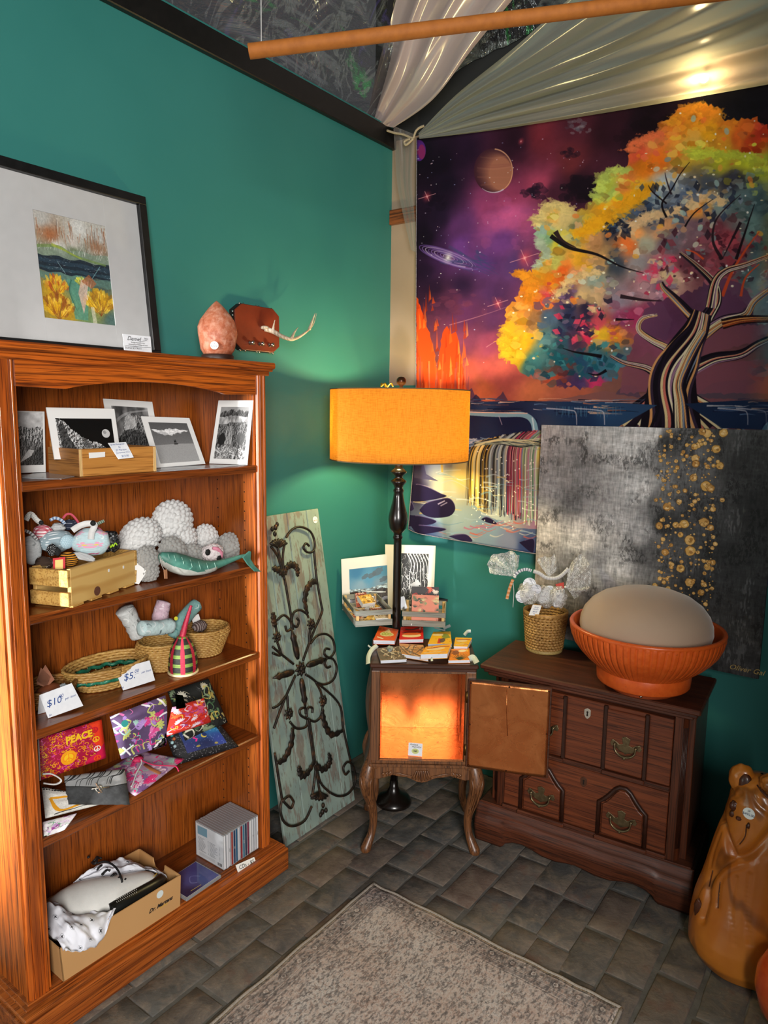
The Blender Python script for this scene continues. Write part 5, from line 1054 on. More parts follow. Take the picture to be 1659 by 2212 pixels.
# the boot: upper, sole, laces
bt = thing('boot', 'white leather lace-up boot with black sole lying in the shoe box', 'boot', bc(.5, .35, .01))
WL = flat('white_leather', '#e2e1dc', .35, c2='#d8d7d2', bump=.15, bscale=300)
cross = []
secs = [(.03, .6, H*.86, .07, .03), (.18, .6, H*1.0, .08, .042), (.36, .58, H*1.1, .082, .052), (.53, .46, H*1.05, .068, .052), (.66, .38, H*.98, .054, .046), (.79, .34, H*.92, .047, .042), (.885, .32, H*.86, .036, .034), (.925, .32, H*.8, .008, .008)]
mbb = MB(); vs, fs = [], []; NS = 20
for u, v, h, ra, rb_ in secs:
    c = bc(u, v, h)
    for k in range(NS): a = 2*PI*k/NS; vs.append(c+d2*(ra*math.cos(a))+V((0, 0, 1))*(rb_*math.sin(a))-V((0, 0, .01)))
for i in range(len(secs)-1):
    for k in range(NS): fs.append([i*NS+k, i*NS+(k+1) % NS, (i+1)*NS+(k+1) % NS, (i+1)*NS+k])
fs += [list(range(NS))[::-1], [(len(secs)-1)*NS+k for k in range(NS)]]
mbb.add(vs, fs, 0, True); obj('upper', mbb, WL, bt, subd=1)
sole = [bc(u, v, h) for u, v, h in ((.44, .17, H*.9), (.55, .15, H*.93), (.7, .145, H*.91), (.83, .16, H*.86), (.905, .22, H*.8))]
obj('sole', MB().tube(spline(sole, 5), .024, 8), flat('black_rubber', '#121210', .35), bt)
wst = [p+V((0, 0, .022))+d2*.014 for p in spline(sole, 5)]
for k in range(0, len(wst)-1): obj('welt_stitch', MB().tube([wst[k], wst[k].lerp(wst[k+1], .6)], .0016, 5), flat('welt_yellow', '#c9a23a', .6), bt)
LAC = flat('black_lace', '#0f0f10', .6)
L5 = lambda X_, Y_, h_=.05: at(60+X_*.3496, 1700+Y_*.3496, z=z5+H+h_)
EY = [(375, 433), (400, 466), (430, 508), (463, 538), (507, 562), (547, 578), (585, 590), (630, 592)]
for k, e in enumerate(EY):
    hh_ = .052-.0045*k; obj('eyelet', MB().blob(L5(*e, hh_), (.0045, .0045, .004), 2), LAC, bt)
    if 1 <= k < 7: obj('lace', MB().tube(spline([L5(*e, hh_), L5(e[0]+16, e[1]-16, hh_+.008), L5(e[0]+40-3*k, e[1]-30+k, hh_+.004), L5(EY[k][0]+62-5*k, EY[k][1]-26+2*k, hh_)], 5), .0034, 7), LAC, bt)
obj('lace_loop', MB().tube(spline([L5(430, 470, .06), L5(480, 460, .066), L5(530, 485, .062), L5(560, 520, .055), L5(578, 565, .045), L5(583, 590, .035)], 6), .003, 7), LAC, bt)
obj('lace', MB().tube(spline([L5(418, 450, .06), L5(430, 432, .066), L5(420, 470, .06), L5(400, 470, .056)], 6), .004, 7), LAC, bt)
for k in range(12):
    for q in range(2): obj('toe_stitch', MB().tube([L5(548+11*k, 690-5.5*k+16*q, .035), L5(553+11*k, 697-5.5*k+16*q, .034)], .0009, 4), flat('stitch_grey', '#a4a29c', .7), bt)
# compact discs standing in a row
cA_, cB_ = at(493, 1882, z=z5), at(569, 1831, z=z5); ncd = 15; step = .0103
CASE = NT('clear_case'); CASE.col('#8d8f92'); CASE.set(rough=.12, spec=.6, coat=.6); CASE = CASE.m
def cd_art(seed, front=False):
    a = Art(240, 210, '#cfd4d8', seed=seed); a.a *= .95+.08*a.fbm(5, 5, 3)[..., None]
    a.poly([(.06, .06), (.42, .04), (.42, .3), (.06, .32)], '#6a94a8', .9)
    for c_ in range(2):
        for k in range(11): x = .08+.42*c_; a.line([(x, .4+.04*k), (x+a.r.uniform(.16, .3), .4+.04*k)], .012, '#5f666c', .8, smooth=False); a.line([(x+.36, .4+.04*k), (x+.39, .4+.04*k)], .012, '#5f666c', .8, smooth=False)
    for k in range(3): a.line([(.1, .88+.03*k), (.7, .88+.03*k)], .008, '#7b8288', .7, smooth=False)
    for k in range(14): a.line([(.8+.011*k, .87), (.8+.011*k, .96)], a.r.choice([.004, .007]), '#1a1c1e', 1, smooth=False)
    return a
cdm = printmat('cd_back_print', cd_art(81), .15, coat=.5); spc = ['#e4e4e6', '#d8d8dc', '#caccd0', '#9a3a34', '#2a3e5e', '#2b5a7c', '#c9ccd2', '#8a2730', '#3a7088', '#26304a', '#7a2a44', '#ddd', '#d4d6da', '#c9cbd0', '#e8e8ea']
spl = ['SONGS OF THE VALLEY', '', 'LIVE', 'HIGH ROAD', '', 'BLUE MESA', '', 'RIVER', '', 'NIGHT SKY', '', '', '', '', '']
SPN = ['white', 'pale grey', 'silver', 'brick red', 'navy', 'steel blue', 'light grey', 'dark red', 'teal', 'midnight blue', 'plum', 'white', 'pearl grey', 'ash grey', 'white']; ORD = 'first second third fourth fifth sixth seventh eighth ninth tenth eleventh twelfth thirteenth fourteenth last'.split()
for i in range(ncd):
    y0 = cA_.y-.007+step*i; xf_ = -1.688-.0025*random.Random(i).random(); t_ = thing('compact_disc', ('compact disc case with track list facing out, first of the row' if i == 0 else 'compact disc case with a %s spine, %s from the left in the row' % (SPN[i], ORD[i])), 'cd', (xf_-.07, y0+.005, z5), 0, 'compact discs on the bottom shelf')
    mb = MB().box(xf_-.142, xf_, y0, y0+.0098, z5, z5+.125, .0012); obj('case', mb, CASE, t_)
    sc_ = spc[i] if len(spc[i]) == 7 else '#dddddd'; so = obj('spine', MB().box(xf_-.002, xf_+.0004, y0+.0016, y0+.0082, z5+.004, z5+.121, .0002), flat('spine%d' % i, sc_, .3), t_)
    if i == 0: obj('track_list', MB().slab([V((xf_-.138, y0-.0005, z5+.121)), V((xf_-.002, y0-.0005, z5+.121)), V((xf_-.002, y0-.0005, z5+.004)), V((xf_-.138, y0-.0005, z5+.004))], .0005, (0, -1, 0)), [cdm, PAPER], t_)
    if i and i % 2 == 0: obj('spine_lettering', text_mesh('TITLE'[:0] or ['', 'MUSIC', 'LIVE', 'SONGS', 'BLUES', 'FOLK', 'SKY', 'HOME'][i//2], .0045, V((xf_+.0006, y0+.005, z5+.06)), (0, 0, -1), (0, 1, 0)), INK if i > 9 or i < 3 else PAPER, so)
cd2 = thing('compact_disc', 'blue compact disc case lying flat beside the shoe box', 'cd', at(440, 1890, z=z5))
q = [at(*p, z=z5+.0105) for p in ((404, 1853), (478, 1890), (408, 1938), (345, 1895))]; c = q[1]; a_ = (q[2]-q[1]).normalized(); b_ = V((-a_.y, a_.x, 0)); b_ = b_ if b_.dot(q[0]-q[1]) > 0 else -b_
cc = c+a_*.0705+b_*.062; ab = Art(200, 180, '#3b3f74', seed=82); ab.a = ab.field([(.1, .1, '#3a3f7c'), (.9, .2, '#2c3060'), (.5, .5, '#47508e'), (.9, .9, '#23264c'), (.1, .9, '#4a4f92')], 3, .1); ab.line([(.3, .6), (.45, .4), (.6, .6), (.5, .75)], .03, '#7f86c0', .6); ab.line([(.5, .9), (.8, .88)], .02, '#c8b45a', .9)
obj('case', MB().obox(V((cc.x, cc.y, z5+.005)), a_*.0705, b_*.062, V((0, 0, .005)), .001), CASE, cd2)
obj('cover', MB().slab([V((p.x, p.y, z5+.0106)) for p in (cc-a_*.066+b_*.058, cc+a_*.066+b_*.058, cc+a_*.066-b_*.058, cc-a_*.066-b_*.058)], .0005, (0, 0, 1)), [printmat('cd_cover', ab, .12, coat=.6), PAPER], cd2)
# shelf label
lq = quad([(509, 1869), (549, 1851), (554, 1865), (515, 1887)], (-1.674, 0, z5), (.8, 0, .6)); ll = thing('price_label', 'white curled paper label reading CDs $5 on the plinth edge', 'label', lq[3])
obj('paper', MB().slab(lq, .0008, (.8, 0, .6), 0, 0), PAPER, ll); u_ = (lq[1]-lq[0]).normalized(); n_ = V((.8, 0, .6)); v_ = n_.cross(u_).normalized(); v_ = v_ if v_.z > 0 else -v_
obj('handwriting', text_mesh('CDs - $5', .017, sum(lq, V())/4+n_*.001, u_, v_, .2), INK, ll)
# ================================================================== leaning board with iron scrollwork
bl, br = at(607, 1832, z=.0), at(773, 1738, z=.0); xbt = (bl.x+br.x)/2; bl.x = br.x = xbt
tR = at(672, 1100, x=-1.93); hv = V((-1.93-xbt, 0, tR.z)); Lh = hv.length; hv.normalize(); bn = V((hv.z, 0, -hv.x)).normalized(); bn = bn if bn.x > 0 else -bn
by0, by1 = bl.y+.004, br.y+.012
bdg = thing('scroll_panel', 'distressed pale green plank panel with wrought iron scrollwork leaning on the wall', 'wall panel', (xbt, (by0+by1)/2, 0))
pt_ = NT('distressed_paint'); n1 = pt_.noise(1, 6, .68, pt_.mapped((26, 26, 4))); n2 = pt_.noise(7, 3); n3 = pt_.noise(1, 5, .7, pt_.mapped((60, 60, 9), loc=(3, 1, 2)))
pc_ = pt_.mix(pt_.ramp(n2, [(.35, 0.0), (.7, 1.0)]), '#7b8c84', '#8c9c92'); pc_ = pt_.mix(pt_.ramp(n1, [(.52, 0.0), (.57, .85)]), pc_, '#756a60'); pc_ = pt_.mix(pt_.ramp(n3, [(.58, 0.0), (.63, .7)]), pc_, '#595248'); pt_.col(pc_); pt_.set(rough=.7); pt_.bump(n1, .35, .002); PAINT = pt_.m
ys = [0, .27, .55, .82, 1]
for k in range(4):
    y0, y1 = by0+(by1-by0)*ys[k]+.0012, by0+(by1-by0)*ys[k+1]-.0012; off = [0, .006, -.004, .002][k]
    obj('plank', MB().obox(V((xbt, (y0+y1)/2, 0))+hv*(Lh/2)-bn*.007+hv*.003, V((0, (y1-y0)/2, 0)), hv*(Lh/2-.004), bn*.0065, .0025), PAINT, bdg)
st_p = V((xbt, by1-.03, 0))+hv*(Lh-.045)+bn*.0002
sticker(bdg, st_p, bn, hv, .014, 'A1', '$65.00', flat('ink_red', '#7a2a22', .6))
IRON = NT('bronzed_iron'); i_n = IRON.noise(40, 4); IRON.col(IRON.mix(IRON.ramp(i_n, [(.5, 0.0), (.75, .6)]), '#2a2420', '#6b4526')); IRON.set(rough=.5, metal=.55); IRON.bump(i_n, .3, .002); IRON = IRON.m
bo_ = V((xbt, 0, 0))
def ip(X, Y, dz=.012): return onp(560+X*.35242, 1080+Y*.35262, bo_+bn*dz, bn)
def rod(pts, r=.0047, name='scroll_rod', r1=None):
    P = spline([ip(*p) for p in pts], 6); n_ = len(P); return obj(name, MB().tube(P, [r+((r1 or r)-r)*i/(n_-1) for i in range(n_)], 8), IRON, bdg)
for pts in (((165, 230), (200, 182), (250, 165), (310, 190), (338, 250), (335, 308), (300, 322), (272, 296), (285, 266), (306, 282)),
            ((335, 300), (352, 480), (380, 640), (384, 690), (340, 790), (305, 882), (268, 985)), ((210, 1005), (135, 945), (82, 900)), ((222, 1075), (165, 1200), (125, 1300), (90, 1400)), ((285, 1070), (345, 1112), (488, 1248), (515, 1400), (560, 1600)),
            ((207, 795), (195, 710), (155, 480)), ((155, 490), (138, 400), (112, 290)), ((152, 470), (115, 350), (72, 285)), ((150, 450), (145, 340), (158, 255)),
            ((112, 735), (150, 706), (190, 740), (196, 785), (170, 803), (160, 772)), ((196, 745), (212, 690), (250, 675), (290, 698), (302, 722)), ((203, 765), (230, 778), (243, 745), (232, 725)),
            ((315, 790), (308, 830), (305, 882)), ((110, 870), (132, 950), (82, 938)), ((82, 700), (100, 770), (108, 815)),
            ((315, 880), (355, 832), (410, 822), (452, 858), (462, 925), (432, 965), (400, 945), (408, 912), (432, 915)), ((410, 970), (452, 975), (475, 1030), (455, 1100), (400, 1130), (345, 1115)), ((415, 970), (402, 1000), (415, 1027), (437, 1020)),
            ((300, 1345), (255, 1320), (250, 1285), (280, 1275), (285, 1310)), ((290, 1330), (298, 1275), (325, 1275), (325, 1305)), ((300, 1340), (340, 1358), (378, 1325), (390, 1260)), ((297, 1345), (285, 1390), (230, 1400), (188, 1360)), ((345, 1115), (375, 1170), (385, 1215)), ((172, 1200), (175, 1250), (178, 1290)), ((165, 1200), (120, 1255), (84, 1275)),
            ((298, 1340), (318, 1480), (332, 1590), (346, 1660)), ((306, 1340), (326, 1480), (340, 1590), (350, 1660)), ((346, 1650), (335, 1750), (322, 1835)), ((350, 1650), (362, 1740), (372, 1790)), ((352, 1640), (378, 1735), (432, 1792)),
            ((95, 1550), (118, 1700), (142, 1845)), ((212, 1850), (195, 1888), (168, 1868), (150, 1840), (185, 1815), (212, 1850)), ((142, 1830), (130, 1900), (152, 1972), (205, 1998), (278, 1965), (322, 1878)), ((432, 1792), (490, 1815), (550, 1795), (588, 1730), (580, 1640), (545, 1605), (516, 1640), (528, 1682), (550, 1662))):
    rod(pts)
def leaf(pts, wd=.0135, name='iron_leaf'):
    P = spline([ip(*p, .016) for p in pts], 7); n_ = len(P); rs = [wd*(.35+.65*math.sin(PI*min(1, (i+1)/n_))**.7)*(1+.28*math.sin(i*1.9)) for i in range(n_)]; rs[-1] = .002
    return obj(name, MB().tube(P, rs, 8, flatk=.4, up=bn), IRON, bdg)
for pts in (((150, 465), (120, 430), (78, 418)), ((160, 460), (165, 420), (195, 395), (228, 412), (236, 450), (230, 466)), ((296, 700), (280, 620), (296, 540), (330, 500), (360, 512)), ((84, 690), (92, 740), (100, 780)), ((388, 1285), (402, 1370), (445, 1438), (515, 1412)), ((205, 1395), (198, 1490), (155, 1585), (106, 1612)),
            ((336, 1605), (300, 1668), (262, 1690), (246, 1650), (248, 1628)), ((346, 1610), (385, 1652), (425, 1625), (435, 1590), (425, 1552))): leaf(pts)
def rosette(X, Y, r, n_=8, ctr=.32):
    c = ip(X, Y, .014); e2_ = hv; e1_ = V((0, 1, 0)); k = mpp(c)*.3524; R_ = r*k; mb = MB()
    for q in range(n_):
        a = 2*PI*q/n_; d = e1_*math.cos(a)+e2_*math.sin(a); mb.tube([c+d*R_*.15+bn*.004, c+d*R_*.6+bn*.007, c+d*R_*1.02+bn*.002], [R_*.14, R_*.3, R_*.1], 6, flatk=.5, up=bn)
    mb.blob(c+bn*.006, R_*ctr, 2); return obj('iron_flower', mb, IRON, bdg, kind='stuff')
rosette(250, 1035, 46, 8); rosette(315, 760, 36); rosette(105, 840, 36); rosette(388, 1230, 36); rosette(178, 1308, 38)
def bud(p0, p1, w0=.013):
    a, b = ip(*p0, .018), ip(*p1, .018); P = [a+(b-a)*t for t in (0, .12, .35, .6, .72, .82, 1)]; return obj('iron_bud', MB().tube(P, [w0*k for k in (.5, .9, 1.05, .85, 1.15, .6, .2)], 10, flatk=.7, up=bn), IRON, bdg)
bud((238, 975), (198, 790)); bud((292, 1015), (412, 972)); bud((258, 1095), (285, 1275)); bud((212, 1052), (84, 1092))
for cx_, cy_, s_ in ((118, 268, 1), (368, 1812, -1)):
    mb = MB()
    for q in range(7):
        a = (-1.25+q*.42); d = (math.sin(a)*52, -s_*math.cos(a)*46); mb.tube(spline([ip(cx_, cy_+s_*22, .013), ip(cx_+d[0]*.55, cy_+s_*10+d[1]*.5, .02), ip(cx_+d[0]*1.1, cy_+s_*10+d[1]*.9, .014)], 4), [.004, .006, .0075, .008, .0085, .008, .007, .005, .003], 7, flatk=.6, up=bn)
    obj('iron_palmette', mb, IRON, bdg, kind='stuff')
    for dx, dy, r in ((-18, -100, .009), (-38, -90, .0075), (-8, -118, .0075), (-22, -60, .008)): obj('iron_berry', MB().blob(ip(cx_+dx*(1 if s_ > 0 else -1.1), cy_+s_*dy, .016), (r*.8, r, r*1.35), 2), IRON, bdg)

# ================================================================== floor lamp in the corner
lx, ly = at(863, 920, y=2.27).x, 2.27; kl = mpp((lx, ly, 1.3))
lampT = thing('floor_lamp', 'tall black turned floor lamp with a glowing linen drum shade', 'lamp', (lx, ly, 0))
def lz(py): return at(858, py, y=ly).z
hx = .2441*kl; prof = [(38, 2140), (36, 1520), (38, 1490), (44, 1482), (44, 1470), (38, 1462), (38, 1440), (56, 1420), (75, 1395), (88, 1320), (84, 1280), (70, 1225), (56, 1170), (47, 1120), (42, 1082), (48, 1068), (48, 1056), (36, 1040), (46, 1015), (68, 988), (68, 976), (44, 960), (34, 945), (44, 925), (70, 905), (70, 893), (45, 872), (34, 860), (36, 835), (30, 810), (26, 720)]
def ly_(Y): return lz(800+Y*.2441)
LBK = NT('lamp_black'); LBK.col('#120b08'); LBK.set(rough=.28, coat=.3); LBK = LBK.m
pole = [(.0001, .0), (.075, 0), (.075, .01), (.07, .017), (.06, .03), (.03, .045), (.018, .07), (36*hx, .1)]+[(r*hx, ly_(Y)) for r, Y in prof if ly_(Y) > .12]
obj('base', MB().lathe(pole[:8], 32, (lx, ly, 0)), LBK, lampT); obj('pole', MB().lathe(pole[7:], 28, (lx, ly, 0)), LBK, lampT)
zs1 = at(863, 842, y=ly).z; rS = abs(at(988, 880, y=ly).x-at(739, 880, y=ly).x)/2*.985
zs0 = 1.432
sh = NT('linen_shade'); a1 = sh.noise(1, 3, .6, sh.mapped((40, 40, 420))); a2 = sh.noise(1, 3, .6, sh.mapped((420, 420, 30))); mxm = sh.new('ShaderNodeMath', operation='MULTIPLY'); sh.link(a1, mxm.inputs[0]); sh.link(a2, mxm.inputs[1])
lc_ = sh.ramp(mxm.outputs[0], [(.12, '#c8964a'), (.3, '#e6b968')]); df = sh.new('ShaderNodeBsdfDiffuse'); tr = sh.new('ShaderNodeBsdfTranslucent'); ms = sh.new('ShaderNodeMixShader'); ms.inputs[0].default_value = .8
sh.link(lc_, df.inputs[0]); sh.link(lc_, tr.inputs[0]); sh.link(df.outputs[0], ms.inputs[1]); sh.link(tr.outputs[0], ms.inputs[2]); sh.link(ms.outputs[0], sh.out.inputs[0])
obj('shade', MB().lathe([(rS, zs0), (rS*1.0, zs1), (rS-.0025, zs1), (rS-.0025, zs0), (rS, zs0)], 72, (lx, ly, 0), cap=False), sh.m, lampT)
RIMM = flat('shade_trim', '#6a5638', .8)
for z in (zs0, zs1-.004): obj('shade_rim', MB().lathe([(rS+.0012, z), (rS+.0012, z+.004), (rS-.0035, z+.004), (rS-.0035, z), (rS+.0012, z)], 72, (lx, ly, 0), cap=False), RIMM, lampT)
for k in range(3): a = 2*PI*k/3+.4; obj('spider_arm', MB().tube([(lx, ly, zs1-.01), (lx+math.cos(a)*(rS-.003), ly+math.sin(a)*(rS-.003), zs1-.006)], .002, 6), flat('brass', '#a8802f', .3, metal=1), lampT)
obj('finial', MB().lathe([(.004, zs1-.012), (.004, zs1+.006), (.009, zs1+.008), (.005, zs1+.013), (.0175, zs1+.024), (.0185, zs1+.032), (.0175, zs1+.04), (.011, zs1+.048), (.001, zs1+.05)], 20, (lx+.005, ly, 0)), flat('bronze_knob', '#4a2a18', .3, metal=.6), lampT)
obj('bulb', MB().blob((lx, ly, 1.585), (.03, .03, .04), 3), flat('bulb_glass', '#fff2d8', .4), lampT)
def warm(name, loc, power, r=.035, col=(1, .84, .38), parent=None):
    l = bpy.data.lights.new(name, 'POINT'); l.energy = power; l.color = col; l.shadow_soft_size = r; o = bpy.data.objects.new(name, l); C.objects.link(o); o.location = loc; return o
warm('lamp_light', (lx, ly, 1.585), 40, .045)
bow = MB()
for q in range(5): a = q*1.2; bow.tube(spline([(lx-.05, ly-.02, zs1+.004), (lx-.05+.02*math.cos(a), ly-.02+.012*math.sin(a), zs1+.025), (lx-.05+.028*math.cos(a+.5), ly-.02+.016*math.sin(a+.5), zs1+.012)], 4), .004, 6, flatk=.4)
ob_ = single('gold_bow', bow, flat('gold_foil', '#b08a2c', .3, metal=.8), 'small crumpled gold foil bow resting on the lamp shade top', 'bow'); 
# unseen corner shelf added behind the nightstand, on both walls, to hold the crates
single('added_corner_shelf', MB().prism([(WX, 2.40), (-1.62, BY), (WX, BY)], (0, 0, .766), (1, 0, 0), (0, 1, 0), (0, 0, .012)), BLACK, 'added black corner shelf to hold up the two small crates behind the nightstand', 'shelf')
# mounted prints in the corner
def art_coast():
    a, b, q = framed(260, 280, (.17, .2, .0, .0), 91, '#e6e0d8', '#2f7fa8'); b.a = b.field([(.2, .05, '#1f6f9c'), (.8, .1, '#3a7fa0'), (.5, .25, '#4a8fb4'), (.3, .4, '#7d9fb4'), (.8, .4, '#6f8ea2')], 3, .08)
    for x, y, s_ in ((.75, .12, .16), (.6, .18, .12), (.42, .2, .1), (.9, .3, .12)): b.ell(x, y, s_, s_*.45, '#4d5a66', .75, jag=.4, rot=-.4)
    ridge(b, [(0, .5), (.5, .47), (1, .4)], grey(b.fbm(20, 30)*1.3, .2, 1)*np.array([.85, .95, 1]), 1, .02); ridge(b, [(0, .56), (.3, .56), (.5, .6), (.7, .5), (1, .52)], rock(b, 9, .02, .35)*np.array([1, .85, .7]), 1, .05)
    b.line([(.3, .52), (.55, .56), (.95, .6)], .03, '#e6ecee', .9, wob=.6); ridge(b, [(0, .74), (.4, .72), (1, .7)], grey(b.fbm(12, 20)*1.2, .25, .8)*np.array([.9, .9, 1]), 1, .03)
    b.poly([(.28, .78), (.28, .68), (.31, .62), (.35, .68), (.35, .78)], '#d8b878', 1)
    for k in range(7): b.poly([(.38+.05*k, .74-.012*k), (.42+.05*k, .73-.012*k), (.42+.05*k, .66-.01*k), (.38+.05*k, .67-.01*k)], '#15120e', 1)
    b.poly([(.55, 1), (.75, .8), (1, .76), (1, 1)], '#14110d', .85); return setin(a, b, q)
def art_roots():
    a, b, q = framed(260, 300, (.26, .13, .13, .06), 92, '#e8dfd2', '#141414'); r = b.r
    for k in range(190):
        x, y = r.random(), r.random(); t_ = 1.3+.5*math.sin(x*9+y*6)+r.uniform(-.9, .9); l = r.uniform(.06, .22); b.line([(x, y), (x+l*.5*math.cos(t_), y+l*.5*math.sin(t_)), (x+l*math.cos(t_+.4), y+l*math.sin(t_+.4))], r.uniform(.006, .022), r.choice(['#d8d8d8', '#f0f0f0', '#a8a8a8', '#8a8a8a']), .9, .003)
    for k in range(7): b.line([(.3+.1*k, 0), (.45+.1*k, .2), (.4+.12*k, .5), (.5+.13*k, 1)], .03, '#e8e8e8', .9, .012, wob=.3); b.line([(.33+.1*k, 0), (.48+.1*k, .2), (.43+.12*k, .5), (.53+.13*k, 1)], .02, '#0b0b0b', .95, .01)
    return setin(a, b, q)
nL = V((.62, -.78, .12)); P_l = V((-1.905, 2.325, .78)); 
qL = quad([(737, 1208), (836, 1197), (838, 1318), (740, 1318)], P_l, nL)
sheet('mounted_print', [(737, 1208), (836, 1197), (838, 1316), (740, 1318)], P_l, nL, .003, art_coast(), 'mounted print of a small house on a dark blue rocky coast in the corner', 'print', 'matted prints in the corner')
sheet('mounted_print', [(832, 1176), (941, 1179), (936, 1318), (833, 1318)], V((-1.72, 2.50, .78)), (.5, -.86, .12), .003, art_roots(), 'mounted black and white print of tangled roots behind the lamp pole', 'print', 'matted prints in the corner')
# two small slatted crates
GRW = wood('grey_wash_wood', '#5f5f58', '#85877e', '#929388', 'x', .8, rough=.7, coat=0, ring=.15); BIR = wood('birch_inner', '#a87d48', '#d0a868', '#dcb87c', 'z', .8, rough=.7, coat=0, ring=.2)
zc = .779
def slat_crate(o, ang, wd, dp, ht, label):
    """open crate: o is the front left bottom corner, two slats per side, four inner posts"""
    t_ = thing('slatted_crate', label, 'crate', o, ang, 'small grey crates on the corner shelf'); M_ = Matrix.Translation(V(o)) @ Matrix.Rotation(ang, 4, 'Z'); T_ = .005  # the corner shelf under these crates is an added support
    for z0, z1_ in ((0, .024), (ht-.02, ht)):
        for x0, x1, y0, y1 in ((0, wd, 0, T_), (0, wd, dp-T_, dp), (0, T_, T_, dp-T_), (wd-T_, wd, T_, dp-T_)): obj('slat', MB(M_).box(x0, x1, y0, y1, z0, z1_, .0008), GRW, t_)
    for x0 in (T_, wd-T_-.011):
        for y0 in (T_, dp-T_-.011): obj('corner_post', MB(M_).box(x0, x0+.011, y0, y0+.011, 0, ht-.002, .0008), BIR, t_)
    obj('bottom', MB(M_).box(T_, wd-T_, T_, dp-T_, 0, .004, .0005), BIR, t_); return t_, M_
c1 = at(768, 1355, z=zc); c1b = at(855, 1352, z=zc); c2 = at(868, 1352, z=zc); c2b = at(962, 1356, z=zc)
a1_ = math.atan2(c1b.y-c1.y, c1b.x-c1.x)+.10; w1_ = .15; h1_ = at(768, 1321, x=c1.x).z-zc
a2_ = math.atan2(c2b.y-c2.y, c2b.x-c2.x); w2_ = (c2b-c2).length; h2_ = at(868, 1321, x=c2.x).z-zc
t1, M1 = slat_crate(c1, a1_, w1_, .262, h1_, 'left small grey slatted crate holding folded patterned papers')
t2, M2 = slat_crate(c2, a2_, w2_, .185, h2_, 'right small grey slatted crate holding tropical print notebooks')
def paperart(seed, bg, cols): return art_paisley(bg, cols, seed, 26, .16, 120, 120)
CM = [printmat('packet_a', paperart(101, '#c9b49c', ['#7a5a44', '#e6dcd0', '#b0784a', '#4a3a34']), .6), printmat('packet_b', paperart(102, '#d8d4d0', ['#8f9aa8', '#5a5f6a', '#eeeeee', '#b89a7a']), .6), printmat('packet_c', paperart(103, '#d8a84a', ['#8a5a20', '#f0d890', '#6a4a2a']), .6), printmat('packet_d', paperart(104, '#9a4a3a', ['#d8a890', '#5a2a24', '#e0c8b8']), .6)]
def booklet(M, x, y, z, w, l, th, rz, m, label, group, tilt=0, name='folded_packet'):
    Mx = M @ Matrix.Translation((x, y, z)) @ Matrix.Rotation(rz, 4, 'Z') @ Matrix.Rotation(tilt, 4, 'X'); mb = MB(Mx).slab([(-w/2, l/2, th), (w/2, l/2, th), (w/2, -l/2, th), (-w/2, -l/2, th)], th, (0, 0, 1), 0, 1)
    return single(name, mb, [m, PAPER], label, 'booklet', group)
r_ = random.Random(4)
PK = ['tan', 'grey floral', 'mustard', 'rust red']; PW = ['front left corner', 'front edge', 'front right corner', 'left side', 'centre', 'right side', 'back left corner', 'back edge', 'back right corner']
for k in range(9): booklet(M1, .04+.037*(k % 3), .045+.08*(k//3), .005+.0075*(k % 3), .05, .075, .006, r_.uniform(-.6, .6), CM[(k*2+k//3) % 4], '%s patterned folded packet lying at the %s of the left crate' % (PK[(k*2+k//3) % 4], PW[k]), 'folded packets in the left crate')
booklet(M1, .075, .15, .055, .06, .05, .02, .3, CM[2], 'mustard patterned thick packet on top of the left crate heap', 'folded packets in the left crate', .5)
booklet(M1, .07, .215, .05, .05, .06, .006, .1, CM[3], 'rust red card standing up at the back of the left crate', 'folded packets in the left crate', 1.25)
booklet(M1, .105, .19, .04, .04, .06, .006, -.4, CM[1], 'grey floral card tilted at the back right of the left crate', 'folded packets in the left crate', 1.0)
TRO = Art(200, 240, '#d0806a', seed=105)
for k in range(26):
    x, y, t_ = TRO.r.random(), TRO.r.random(), TRO.r.random()*6.28; c = TRO.r.choice(['#5f6b50', '#8a9068', '#3f4a3c', '#c8bc8a', '#a86a58'])
    for q in range(7): b_ = t_+(q-3)*.33; TRO.line([(x, y), (x+.16*math.cos(b_), y+.13*math.sin(b_))], .03, c, .95, .004)
TROM = printmat('tropical_print', TRO, .5)
BLO = art_paisley('#2a2426', ['#a83028', '#e8ddd0', '#d86a4a', '#c8c0c8'], 106, 26, .14, 200, 120); BLOM = printmat('blossom_print', BLO, .5)
booklet(M2, w2_*.52, .045, .062, w2_*.62, .105, .012, 0, TROM, 'coral notebook with green tropical leaves standing in the right crate', 'notebooks in the right crate', 1.2, 'notebook')
booklet(M2, w2_*.5, .10, .072, w2_*.64, .125, .01, .04, BLOM, 'dark notebook with red and white blossoms at the back of the right crate', 'notebooks in the right crate', 1.25, 'notebook')
booklet(M2, w2_*.3, .035, .006, .06, .05, .008, .5, CM[2], 'mustard notebook lying at the front left of the right crate', 'notebooks in the right crate', .1, 'notebook')
booklet(M2, w2_*.78, .05, .006, .05, .06, .01, -.3, CM[3], 'rust notebook lying at the right side of the right crate', 'notebooks in the right crate', .1, 'notebook')
lab1 = single('note_card', MB().slab(quad([(862, 1290), (873, 1288), (880, 1314), (866, 1316)], c2+V((-.03, .06, 0)), (.55, -.83, .1)), .001, (.55, -.83, .1), 0, 0), CARD, 'white note card between the lamp pole and the right crate', 'card')
lab2 = single('note_card', MB().slab(quad([(886, 1263), (903, 1252), (909, 1262), (892, 1274)], M2 @ V((.03, .14, .1)), (.55, -.83, .1)), .001, (.55, -.83, .1), 0, 0), CARD, 'tiny white tag against the roots print above the right crate', 'card')

